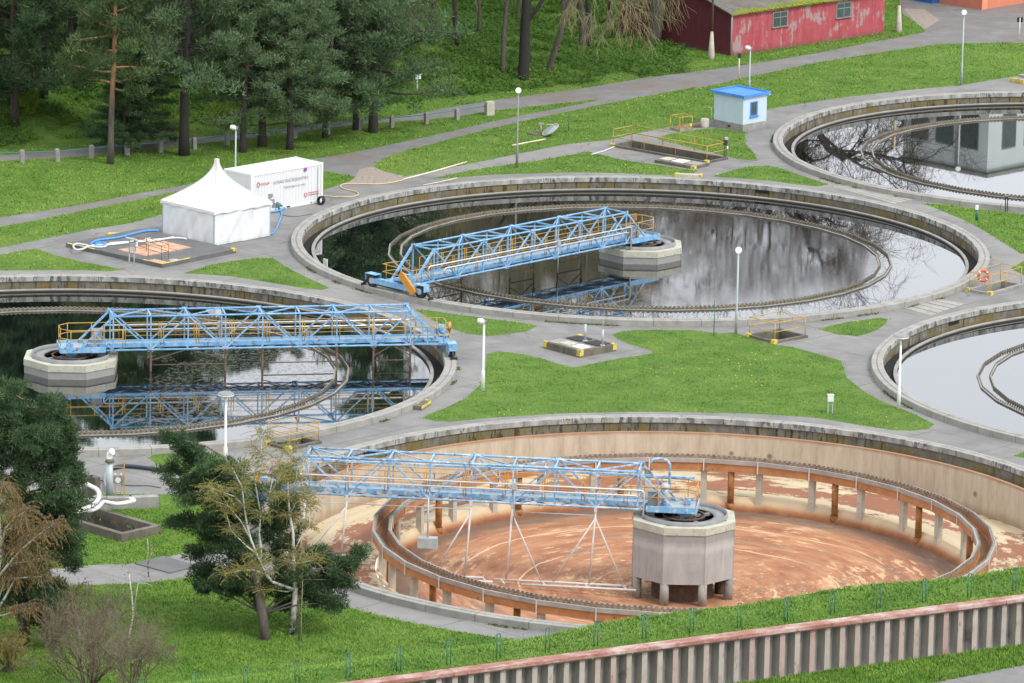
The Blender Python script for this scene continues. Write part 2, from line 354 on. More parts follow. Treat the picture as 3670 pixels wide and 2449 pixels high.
def m_well():
    s = S('well_concrete', 0.9); o = s.obj; x = s.sep(o)
    c = s.ramp(s.noise(s.com(x[0], x[1], s.ma('MULTIPLY', x[2], 0.5)), 1.2, 7, 0.68), [(0.25, (0.27, 0.265, 0.25)), (0.5, (0.36, 0.355, 0.34)), (0.8, (0.45, 0.44, 0.425))])
    wet = s.step(x[2], -0.34, -0.28)
    k = s.step(s.noise(s.com(s.ma('MULTIPLY', x[0], 4.0), s.ma('MULTIPLY', x[1], 4.0), s.ma('MULTIPLY', x[2], 0.4)), 1.0, 5), 0.56, 0.68)
    c = s.mix(s.ma('MULTIPLY', k, 0.3), c, (0.17, 0.165, 0.15))
    bz = s.ma('ADD', x[2], s.ma('MULTIPLY', s.noise(s.com(x[0], x[1], 0.0), 1.2, 4), 0.3))
    c = s.mix(s.ma('MULTIPLY', s.step(bz, -0.35, -0.15), 0.5), c, (0.20, 0.195, 0.18)); c = s.mix(s.ma('MULTIPLY', s.ma('MULTIPLY', s.step(bz, -0.85, -0.6), s.ma('SUBTRACT', 1.0, s.step(bz, -0.5, -0.35))), 0.5), c, (0.50, 0.48, 0.46))
    s.col(c); s.bump(s.noise(o, 7, 4), 0.2, 0.02); return s.m
M['well'] = m_well()
def m_wellcap():
    s = S('well_rim_lichen', 0.9); o = s.obj; x = s.sep(o)
    c = s.ramp(s.noise(o, 1.8, 7, 0.7), [(0.25, (0.31, 0.30, 0.245)), (0.5, (0.46, 0.45, 0.37)), (0.8, (0.56, 0.55, 0.46))])
    k = s.step(s.noise(s.com(s.ma('MULTIPLY', x[0], 3.0), s.ma('MULTIPLY', x[1], 3.0), s.ma('MULTIPLY', x[2], 0.7)), 1.2, 6, 0.7), 0.58, 0.68)
    c = s.mix(s.ma('MULTIPLY', k, 0.6), c, (0.13, 0.13, 0.085))
    s.col(c); s.bump(s.noise(o, 9, 4), 0.3, 0.02); return s.m
M['wellcap'] = m_wellcap()
M['steelgrey'] = plain('grey_steel', (0.25, 0.25, 0.25), 0.6, 0.1, 0.15, 2, dirt=((0.16, 0.11, 0.07), 0.66))
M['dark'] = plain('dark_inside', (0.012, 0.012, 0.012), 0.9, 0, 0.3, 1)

def m_water(name, kind):
    s = S(name, 0.02); a, r, z = s.cyl(1.0); o = s.obj
    s.b.inputs['IOR'].default_value = 1.6
    s.b.inputs['Coat Weight'].default_value = 0.8; s.b.inputs['Coat Roughness'].default_value = 0.0; s.b.inputs['Coat IOR'].default_value = 1.6
    base = (0.0035, 0.006, 0.0065); c = base
    if kind == 'rippled':      # wind ripples and a film inside the launder ring
        inn = s.ma('SUBTRACT', 1.0, s.step(r, 13.9, 14.4))
        rp = s.noise(s.vec(o, (0.55, 2.2, 1)), 2.4, 4, 0.65)
        calm = s.step(s.noise(o, 0.22, 3), 0.35, 0.6)
        h = s.ma('MULTIPLY', rp, s.ma('MULTIPLY', inn, s.ma('ADD', 0.25, calm)))
        s.bump(h, 0.028, 0.03)
        c = s.mix(s.ma('MULTIPLY', inn, 0.5), base, (0.007, 0.008, 0.008))
    elif kind == 'scum':
        inn = s.ma('SUBTRACT', 1.0, s.step(r, 13.9, 14.4)); x = s.sep(o)
        zone = s.step(s.ma('ADD', s.ma('MULTIPLY', x[0], 0.06), s.ma('MULTIPLY', s.noise(s.vec(o, (1, 1.0, 1)), 0.24, 4, 0.6), 1.35)), 0.90, 1.05)
        fl = s.step(s.ma('ADD', s.noise(s.vec(o, (1.2, 0.9, 1)), 3.0, 8, 0.78), s.ma('MULTIPLY', zone, 0.15)), 0.66, 0.70)
        fl = s.ma('MULTIPLY', s.ma('MULTIPLY', fl, inn), zone)
        c = s.mix(fl, base, (0.060, 0.048, 0.040))
        s.rough(s.ma('ADD', 0.02, s.ma('MULTIPLY', fl, 0.55)))
        s.bump(s.noise(s.vec(o, (0.55, 2.0, 1)), 2.0, 4, 0.6), 0.014, 0.03)
    else:
        s.bump(s.noise(o, 0.8, 2), 0.012, 0.02)
    s.col(c); return s.m
M['water_calm'] = m_water('still_dark_water', 'calm'); M['water_ripple'] = m_water('rippled_dark_water', 'rippled')
M['water_scum'] = m_water('water_with_scum', 'scum')

# paint and metal
def paint(name, c, rust=(0.16, 0.07, 0.03), amt=0.62, rough=0.45, white=0.0):
    s = S(name, rough); n = s.noise(s.obj, 1.6, 5, 0.6)
    o = s.ramp(n, [(0.3, tuple(x * 0.86 for x in c)), (0.7, tuple(min(1, x * 1.12) for x in c))])
    if white: o = s.mix(s.ma('MULTIPLY', s.step(s.noise(s.obj, 2.7, 5, 0.65), 0.48, 0.62), white), o, (0.62, 0.64, 0.66))
    o = s.mix(s.ma('MULTIPLY', s.step(s.noise(s.obj, 3.4, 6, 0.7), amt, amt + 0.07), 0.85), o, rust)
    s.col(o); return s.m
M['blue'] = paint('sky_blue_paint', (0.17, 0.395, 0.64), amt=0.555, white=0.35)
M['blue_faded'] = paint('faded_blue_paint', (0.20, 0.41, 0.62), amt=0.555, white=0.75)
M['blue_dark'] = paint('deep_blue_paint', (0.035, 0.15, 0.42), amt=0.66)
M['deck'] = paint('worn_walkway_plate', (0.34, 0.39, 0.42), amt=0.64)
M['yellow'] = paint('ochre_yellow_paint', (0.52, 0.315, 0.070), amt=0.66)
M['orange'] = paint('orange_paint', (0.62, 0.27, 0.03), amt=0.75)
M['yellow_edge'] = paint('chipped_yellow_edge', (0.62, 0.50, 0.06), (0.22, 0.20, 0.16), 0.52, 0.8)
M['silver'] = plain('galvanised_pipe', (0.62, 0.61, 0.60), 0.35, 0.55, 0.12, 2)
M['galv'] = plain('galvanised_post', (0.40, 0.45, 0.47), 0.5, 0.2, 0.15, 3)
M['rustbrown'] = plain('rusty_brown_steel', (0.115, 0.075, 0.055), 0.85, 0, 0.35, 3)
M['palesteel'] = plain('pale_painted_steel', (0.56, 0.54, 0.52), 0.7, 0, 0.15, 3, dirt=((0.32, 0.2, 0.12), 0.64))
M['black'] = plain('black_rubber', (0.02, 0.02, 0.022), 0.7, 0, 0.2, 3)
M['white'] = plain('white_paint', (0.74, 0.74, 0.72), 0.5, 0, 0.06, 2)
M['concrete'] = plain('grey_concrete', (0.27, 0.26, 0.24), 0.92, 0, 0.25, 1.5, 0.3, dirt=((0.12, 0.12, 0.08), 0.6))
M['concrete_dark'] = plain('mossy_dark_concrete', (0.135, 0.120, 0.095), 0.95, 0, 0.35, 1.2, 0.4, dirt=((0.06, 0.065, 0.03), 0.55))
M['asph_dark'] = plain('dark_asphalt_slab', (0.125, 0.123, 0.122), 0.9, 0, 0.2, 0.8, 0.2)
M['teal'] = plain('teal_paint', (0.05, 0.20, 0.21), 0.5, 0, 0.1, 2)
M['green'] = plain('dark_green_coating', (0.035, 0.135, 0.085), 0.5, 0, 0.15, 2)

# ------------------------------------------------------------------ mesh helpers
class MB:
    def __init__(s): s.v = []; s.f = []; s.mi = []; s.sm = []
    def add(s, vs, fs, mi=0, smooth=False):
        b = len(s.v); s.v += [tuple(v) for v in vs]
        for f in fs: s.f.append(tuple(i + b for i in f)); s.mi.append(mi); s.sm.append(smooth)
        return s
    def box(s, c, size, rz=0.0, mi=0, M4=None):
        hx, hy, hz = size[0] / 2, size[1] / 2, size[2] / 2; cs, sn = math.cos(rz), math.sin(rz)
        vs = []
        for dz in (-hz, hz):
            for dx, dy in ((-hx, -hy), (hx, -hy), (hx, hy), (-hx, hy)):
                p = Vector((c[0] + dx * cs - dy * sn, c[1] + dx * sn + dy * cs, c[2] + dz))
                vs.append(M4 @ p if M4 else p)
        return s.add(vs, [(3, 2, 1, 0), (4, 5, 6, 7), (0, 1, 5, 4), (1, 2, 6, 5), (2, 3, 7, 6), (3, 0, 4, 7)], mi)
    def bar(s, p, q, w=0.06, h=None, mi=0, up=Vector((0, 0, 1))):
        p, q = Vector(p), Vector(q); h = h or w; d = (q - p).normalized()
        if abs(d.dot(up)) > 0.98: up = Vector((1, 0, 0))
        x = d.cross(up).normalized(); y = x.cross(d)
        vs = [o + x * (a * w / 2) + y * (b * h / 2) for o in (p, q) for a, b in ((-1, -1), (1, -1), (1, 1), (-1, 1))]
        return s.add(vs, [(0, 1, 2, 3), (7, 6, 5, 4), (0, 4, 5, 1), (1, 5, 6, 2), (2, 6, 7, 3), (3, 7, 4, 0)], mi)
    def tube(s, pts, r, n=6, mi=0, caps=True):
        pts = [Vector(p) for p in pts]; rs = r if isinstance(r, (list, tuple)) else [r] * len(pts)
        vs = []; px = None
        for i, p in enumerate(pts):
            d = (pts[min(i + 1, len(pts) - 1)] - pts[max(i - 1, 0)])
            d = d.normalized() if d.length > 1e-9 else Vector((0, 0, 1))
            if px is None: px = d.cross(Vector((0.31, 0.17, 0.93)) if abs(d.z) < 0.9 else Vector((1, 0.1, 0))).normalized()
            px = (px - d * px.dot(d)).normalized(); py = d.cross(px)
            for k in range(n):
                a = 2 * PI * k / n; vs.append(p + (px * math.cos(a) + py * math.sin(a)) * rs[i])
        fs = [(i * n + k, i * n + (k + 1) % n, (i + 1) * n + (k + 1) % n, (i + 1) * n + k) for i in range(len(pts) - 1) for k in range(n)]
        s.add(vs, fs, mi, True)
        if caps and n > 2:
            b = len(s.v) - len(vs)
            s.f.append(tuple(b + k for k in reversed(range(n)))); s.mi.append(mi); s.sm.append(False)
            e = b + (len(pts) - 1) * n
            s.f.append(tuple(e + k for k in range(n))); s.mi.append(mi); s.sm.append(False)
        return s
    def lathe(s, prof, n=64, c=(0, 0, 0), mi=0, closed=False, smooth=True, a0=0.0, a1=2 * PI, off=0.0):
        """profile of (radius, z); full turn unless a0/a1 given"""
        full = abs(a1 - a0 - 2 * PI) < 1e-6; m = n if full else n + 1
        vs = []
        for k in range(m):
            a = a0 + (a1 - a0) * k / n + off
            for r, z in prof: vs.append((c[0] + r * math.cos(a), c[1] + r * math.sin(a), c[2] + z))
        L = len(prof); fs = []
        for k in range(n):
            k2 = (k + 1) % m
            for j in range(L if closed else L - 1):
                j2 = (j + 1) % L
                fs.append((k * L + j, k2 * L + j, k2 * L + j2, k * L + j2))
        return s.add(vs, fs, mi, smooth)
    def prism(s, poly, z0, z1, mi=0):
        n = len(poly); vs = [(x, y, z0) for x, y in poly] + [(x, y, z1) for x, y in poly]
        return s.add(vs, [tuple(reversed(range(n))), tuple(range(n, 2 * n))] + [(i, (i + 1) % n, n + (i + 1) % n, n + i) for i in range(n)], mi)
    def build(s, name, mats, parent=None, loc=(0, 0, 0), rz=0.0, flip=False):
        me = bpy.data.meshes.new(name); me.from_pydata(s.v, [], s.f); me.update()
        for m in (mats if isinstance(mats, (list, tuple)) else [mats]): me.materials.append(m)
        me.polygons.foreach_set('material_index', s.mi); me.polygons.foreach_set('use_smooth', s.sm)
        ob = bpy.data.objects.new(name, me); COL.objects.link(ob); ob.location = loc; ob.rotation_euler = (0, 0, rz)
        if parent: ob.parent = parent
        return ob
def npmesh(name, V, F, mat, parent=None, smooth=False, loc=(0, 0, 0)):
    """big meshes from arrays: V (n,3), F (m,3)"""
    me = bpy.data.meshes.new(name); V = np.ascontiguousarray(V, np.float32); F = np.ascontiguousarray(F, np.int32); k = F.shape[1]
    me.vertices.add(len(V)); me.vertices.foreach_set('co', V.ravel())
    me.loops.add(F.size); me.loops.foreach_set('vertex_index', F.ravel())
    me.polygons.add(len(F)); me.polygons.foreach_set('loop_start', np.arange(0, F.size, k, dtype=np.int32))
    try: me.polygons.foreach_set('loop_total', np.full(len(F), k, np.int32))
    except Exception: pass
    me.update(calc_edges=True); me.validate()
    me.materials.append(mat)
    if smooth: me.polygons.foreach_set('use_smooth', np.ones(len(F), bool))
    ob = bpy.data.objects.new(name, me); COL.objects.link(ob); ob.location = loc
    if parent: ob.parent = parent
    return ob
def tag(o, label=None, cat=None, group=None, kind=None):
    if label: o['label'] = label
    if cat: o['category'] = cat
    if group: o['group'] = group
    if kind: o['kind'] = kind
    return o
def empty(name, loc=(0, 0, 0), rz=0.0, label=None, cat=None, group=None):
    o = bpy.data.objects.new(name, None); o.empty_display_size = 0.3; COL.objects.link(o)
    o.location = loc; o.rotation_euler = (0, 0, rz); return tag(o, label, cat, group)
def kids(o): return [c for c in bpy.data.objects if c.parent == o]
def copy_tree(o, loc, rz=None, label=None, parent=None):
    c = o.copy(); COL.objects.link(c)
    if parent: c.parent = parent
    else:
        c.location = loc
        if rz is not None: c.rotation_euler = (0, 0, rz)
        if label: c['label'] = label
    for ch in kids(o): copy_tree(ch, None, parent=c)
    return c
# ------------------------------------------------------------------ the lie of the land: outlines read off the photograph, laid on the ground
def on0(pts): return [tuple(flat(u, v)[:2]) for u, v in pts]
def onT(pts): return [tuple(at(u, v)[:2]) for u, v in pts]
PLANT = zz('D', [(-320, 655), (-150, 600), (0, 569), (89, 551), (213, 526), (302, 512), (372, 492), (560, 455), (742, 437), (815, 412), (838, 400), (866, 392), (880, 408),
    (928, 405), (1074, 377), (1187, 354), (1301, 331), (1397, 322), (1440, 312), (1480, 303), (1540, 291), (1612, 280), (1640, 274), (1700, 264), (1748, 254), (1840, 238), (1950, 222),
    (2080, 207), (2206, 196), (2280, 183), (2350, 172), (2500, 150), (2900, 200), (3150, 700), (3100, 1250), (2600, 1200), (1600, 1110), (660, 1130), (362, 1135), (238, 1134), (110, 1128), (-320, 1160)])
ISL = [
    zz('A', [(-300, 230), (0, 205), (120, 180), (230, 164), (350, 205), (480, 238), (600, 262), (740, 290), (800, 302), (700, 312), (560, 306), (300, 304), (0, 306), (-300, 330)]),
    zz('A', [(1180, 325), (1350, 272), (1500, 243), (1650, 226), (1760, 223), (1850, 285), (1990, 355), (2130, 418), (2080, 432), (1980, 424), (1800, 394), (1500, 345), (1300, 330)]),
    zz('B', [(515, 556), (620, 566), (750, 585), (1000, 618), (1200, 642), (1312, 663), (1235, 700), (1100, 720), (1000, 730), (850, 716), (720, 670), (600, 610)]),
    zz('B', [(1790, 722), (1850, 700), (1950, 690), (2110, 690)]) + zz('C', [(0, 690), (200, 690), (330, 708), (490, 712), (560, 738), (640, 762), (740, 786), (850, 800), (1000, 842), (1160, 888), (1178, 935), (1200, 1000), (1300, 1080), (1400, 1140), (1500, 1180), (1640, 1235), (1765, 1300), (1720, 1332), (1600, 1342), (1500, 1338), (1250, 1300), (1000, 1258), (750, 1240), (500, 1228), (0, 1220)])
        + zz('B', [(1900, 1220), (1500, 1228), (1000, 1258), (750, 1284), (640, 1278), (572, 1258), (600, 1235), (700, 1200), (850, 1128), (935, 1045), (972, 945), (980, 848), (1050, 828), (1130, 836), (1230, 850), (1330, 872), (1430, 905), (1540, 932), (1680, 905), (1850, 872), (1990, 852), (2050, 840), (2040, 822), (1960, 798), (1900, 782), (1820, 745)]),
    zz('C', [(1010, 685), (1100, 662), (1200, 640), (1420, 610), (1462, 622), (1455, 645), (1400, 688), (1330, 715), (1270, 730), (1150, 722)]),
    zz('G', [(325, 1140), (500, 1090), (600, 1074), (700, 1070), (780, 1090), (950, 1150), (1085, 1193), (1000, 1205), (850, 1190), (700, 1168), (480, 1152)]),
    zz('F', [(620, 1155), (800, 1115), (1000, 1080), (1300, 1040), (1500, 1005), (1635, 980)]) + zz('P', [(250, 740), (450, 780), (740, 815), (1050, 868), (1330, 905), (1390, 915), (1300, 950), (1120, 968), (900, 975), (600, 962), (300, 945), (0, 938)]) + zz('F', [(1500, 1115), (1000, 1130), (800, 1148)]),
    zz('P', [(800, 462), (920, 410), (1050, 372), (1300, 342), (1450, 325), (1640, 316), (1960, 360), (2040, 372), (2050, 540), (2120, 610), (2180, 680), (2212, 775), (2080, 762), (1900, 738), (1500, 642), (1150, 556), (850, 482)]),
    zz('G', [(1690, 1315), (1850, 1322), (2000, 1345), (2200, 1368), (2343, 1385), (2700, 1420), (2700, 1640), (2500, 1640), (2320, 1640), (2200, 1562), (2100, 1500), (1950, 1420), (1780, 1350)]),
    zz('C', [(2255, 292), (2343, 245), (2600, 200), (2700, 330), (2343, 338)]),
    zz('N', [(2270, 100), (2343, 75), (2600, 40), (2700, 140), (2343, 112)]),
    zz('L', [(955, 112), (990, 95), (1080, 82), (1280, 72), (1450, 98), (1530, 160), (1500, 215), (1300, 250), (1170, 235), (1100, 195), (1000, 145)]),
]
ROADP = zz('Y', [(3300, -80), (1300, -200)]) + zz('G', [(1900, -60), (1530, -60), (1540, 20), (1560, 90), (1620, 130), (1690, 180), (1705, 208), (1600, 230), (1400, 266), (1000, 345), (700, 396), (300, 455), (0, 490)]) + zz('F', [(1950, 512), (1600, 572), (1300, 612), (1000, 652), (700, 702), (500, 742), (250, 778)]) + \
    zz('E', [(2300, 772), (1900, 826), (1500, 868), (1000, 912), (500, 960), (0, 1006), (-300, 1030), (-300, 1066), (0, 1040), (500, 1012), (1000, 962), (1700, 882), (2343, 802)]) + zz('F', [(330, 792), (600, 772), (800, 752), (1000, 718), (1250, 690), (1500, 664), (1680, 642), (1690, 652), (1500, 690), (1250, 738), (1000, 790), (750, 850), (500, 905), (200, 968), (0, 1008)]) + \
    zz('E', [(2000, 1030), (1500, 1135), (1200, 1195), (900, 1250), (600, 1310), (300, 1360), (0, 1406), (-300, 1450), (-300, 1515), (0, 1466), (300, 1412), (600, 1346), (1030, 1262), (1500, 1165), (2080, 1102), (2250, 1135)]) + zz('F', [(60, 1118), (150, 1150), (215, 1100), (300, 1030), (450, 975), (600, 938), (800, 884), (1000, 832), (1250, 775), (1500, 722), (1900, 642), (2343, 560)]) + \
    zz('G', [(200, 580), (600, 490), (1000, 405), (1500, 325), (1800, 286), (2000, 278), (2343, 276), (2700, 270), (3000, 0)])
GRAVELP = [zz('F', [(60, 1190), (130, 1150), (160, 1095), (240, 1075), (330, 1110), (440, 1135), (430, 1165), (340, 1185), (180, 1195)]),
           zz('G', [(1560, 55), (1700, 60), (1800, 130), (1700, 190), (1640, 140)])]
SWPATH = zz('L', [(-200, 850), (360, 828), (600, 805), (840, 795), (1000, 762), (1250, 718), (1420, 690), (1700, 720), (2050, 790), (2280, 905), (2343, 935), (2343, 1015), (2250, 955), (2050, 890), (1700, 840), (1380, 872), (1250, 872), (1185, 890), (1085, 903), (850, 926), (450, 936), (-200, 960)])
DIRTP = [zz('M', [(1900, 5000), (1901, 5000), (1900, 5001)])]
P_PLANT, P_ROAD, P_SW = on0(PLANT), onT(ROADP), onT(SWPATH)
P_ISL = [on0(p) for p in ISL]; P_GRAV = [onT(p) for p in GRAVELP]

def rect4(pts, shrink=0.0):
    """best rectangle through four ground corners given in order"""
    p = [Vector((x, y, 0)) for x, y in pts]
    c = sum(p, Vector()) / 4; a = ((p[1] - p[0]) + (p[2] - p[3])) / 2; b = ((p[3] - p[0]) + (p[2] - p[1])) / 2
    la, lb = a.length, b.length; ua = a.normalized(); ub = Vector((-ua.y, ua.x, 0))
    if ub.dot(b) < 0: ub = -ub
    return c, ua, ub, la - 2 * shrink, lb - 2 * shrink
def rcorners(r, g=0.0):
    c, ua, ub, la, lb = r
    return [tuple((c + ua * (sx * (la / 2 + g)) + ub * (sy * (lb / 2 + g)))[:2]) for sx, sy in ((-1, -1), (1, -1), (1, 1), (-1, 1))]
PIT = {
    'long': rect4(on0(zz('P', [(130, 568), (1485, 808), (1815, 757), (465, 512)]))),
    'lawn': rect4(on0(zz('C', [(565, 737), (740, 784), (938, 738), (750, 692)]))),
    'buoy': rect4(on0(zz('V', [(1620, 1205), (1915, 1250), (2335, 1140), (2030, 1080)]))),
    'birch': rect4(on0(zz('A', [(1700, 1428), (1860, 1470), (2085, 1425), (1925, 1385)]))),
}
BASIN = rect4(onT(zz('S', [(570, 1335), (1100, 1235), (250, 960), (-200, 1080)])))
BASIN = (BASIN[0], BASIN[1], BASIN[2], BASIN[3], BASIN[4])
HOLES = [rcorners(PIT[k], -0.12) for k in ('long', 'lawn', 'buoy', 'birch')] + [rcorners(BASIN, -0.1)]

def inpoly(X, Y, poly):
    P = np.asarray(poly); x1, y1 = P[:, 0], P[:, 1]; x2, y2 = np.roll(x1, -1), np.roll(y1, -1)
    r = np.zeros(X.shape, bool)
    for a, b, c, d in zip(x1, y1, x2, y2):
        if b == d: continue
        k = ((b > Y) != (d > Y)) & (X < (c - a) * (Y - b) / (d - b) + a); r ^= k
    return r
def classify(X, Y):
    """0 nothing, 1 grass, 2 paving, 3 road, 4 gravel"""
    k = np.ones(X.shape, int)
    k[inpoly(X, Y, P_ROAD)] = 3
    for n, (cx, cy) in TANK.items():
        if n == 'T3': k[(np.hypot(X - cx, Y - cy) < 22.7)] = 2
    k[inpoly(X, Y, P_SW)] = 2; k[inpoly(X, Y, P_PLANT)] = 2
    for p in P_ISL: k[inpoly(X, Y, p)] = 1
    for p in P_GRAV: k[inpoly(X, Y, p)] = 4
    for n, (cx, cy) in TANK.items(): k[np.hypot(X - cx, Y - cy) < RIM_O - 0.25] = 0
    for p in HOLES: k[inpoly(X, Y, p)] = 0
    s = (X - WL.x) * WN.x + (Y - WL.y) * WN.y
    k[s < 0] = 0
    return k
def build_ground():
    pts = []; edges = []
    def loop(p, closed=True, sub=3.0):
        b = len(pts); q = []
        for i in range(len(p)):
            a, c = p[i], p[(i + 1) % len(p)]
            n = max(1, int(math.hypot(c[0] - a[0], c[1] - a[1]) / sub)) if (closed or i < len(p) - 1) else 1
            for j in range(n): q.append((a[0] + (c[0] - a[0]) * j / n, a[1] + (c[1] - a[1]) * j / n))
        pts.extend(q); m = len(q)
        edges.extend((b + i, b + (i + 1) % m) for i in range(m if closed else m - 1))
    for n, (cx, cy) in TANK.items():
        loop([(cx + (RIM_O - 0.25) * math.cos(2 * PI * i / 120), cy + (RIM_O - 0.25) * math.sin(2 * PI * i / 120)) for i in range(120)], sub=9)
        if n == 'T3': loop([(cx + 22.7 * math.cos(2 * PI * i / 120), cy + 22.7 * math.sin(2 * PI * i / 120)) for i in range(120)], sub=9)
    for p in P_ISL + P_GRAV + [P_PLANT, P_ROAD, P_SW] + HOLES: loop(p)
    a, b = WL - WD * 120, WR + WD * 120
    loop([tuple(a[:2]), tuple(b[:2])], closed=False, sub=1.0)
    edges.pop() if False else None
    for t in np.arange(-30, 60, 1.0):
        for s in np.arange(0.6, 18, 0.8):
            p = WL + WD * t + WN * s; pts.append((p.x + random.uniform(-.1, .1), p.y + random.uniform(-.1, .1)))
    for x in np.arange(-62, 66, 3.0):
        for y in np.arange(252, 470, 3.0): pts.append((x + random.uniform(-.6, .6), y + random.uniform(-.6, .6)))
    for x in np.arange(-600, 601, 40.0):
        for y in np.arange(130, 1400, 40.0):
            if not (-66 < x < 70 and 240 < y < 470): pts.append((x + 1.3, y + 0.7))
    o = geometry.delaunay_2d_cdt([Vector(p) for p in pts], edges, [], 0, 1e-4)
    V = np.array([(v.x, v.y) for v in o[0]]); F = np.array([f for f in o[2] if len(f) == 3])
    c = V[F].mean(1); k = classify(c[:, 0], c[:, 1])
    s = (V[:, 0] - WL.x) * WN.x + (V[:, 1] - WL.y) * WN.y
    xy = V + np.outer(np.where(abs(s) < 0.02, 0.02, 0), WN[:2]); Z = hgt(xy[:, 0], xy[:, 1])
    V3 = np.c_[V, Z]
    a = V3[F]; nz = (a[:, 1, 0] - a[:, 0, 0]) * (a[:, 2, 1] - a[:, 0, 1]) - (a[:, 1, 1] - a[:, 0, 1]) * (a[:, 2, 0] - a[:, 0, 0])
    F[nz < 0] = F[nz < 0][:, ::-1]
    for cls, nm, mat in ((1, 'ground', M['grass']), (2, 'pavement', M['pave']), (3, 'road', M['road']), (4, 'gravel', M['gravel'])):
        f = F[k == cls]; u, inv = np.unique(f, return_inverse=True)
        ob = npmesh(nm, V3[u], inv.reshape(f.shape), mat); tag(ob, kind='structure')
build_ground()
# the lower ground in front of the sheet-pile wall, with a path along it
FZ = 1.12
def fz(s): return FZ - 0.02 * (-s)
mb = MB(); rows = [0.0, -3, -6, -10, -20, -60]
for i in range(len(rows) - 1):
    for t in range(-120, 160, 8):
        q = [WL + WD * tt + WN * ss for tt, ss in ((t, rows[i]), (t + 8, rows[i]), (t + 8, rows[i + 1]), (t, rows[i + 1]))]
        zsl = [fz(rows[i]), fz(rows[i]), fz(rows[i + 1]), fz(rows[i + 1])]
        mb.add([(p.x, p.y, z) for p, z in zip(q, zsl)], [(3, 2, 1, 0)])
tag(mb.build('ground', M['grass']), kind='structure')
fa, fb = flat(2100, 1573, FZ), flat(2360, 1523, FZ); fd = (fb - fa).normalized(); fn = Vector((fd.y, -fd.x, 0))
mb = MB(); q = [fa - fd * 60, fb + fd * 60, fb + fd * 60 + fn * 4.5, fa - fd * 60 + fn * 4.5]
def fs_(p): return (p.x - WL.x) * WN.x + (p.y - WL.y) * WN.y
mb.add([(p.x, p.y, fz(fs_(p)) + 0.02) for p in q], [(3, 2, 1, 0)])
tag(mb.build('path', M['pave']), kind='structure')

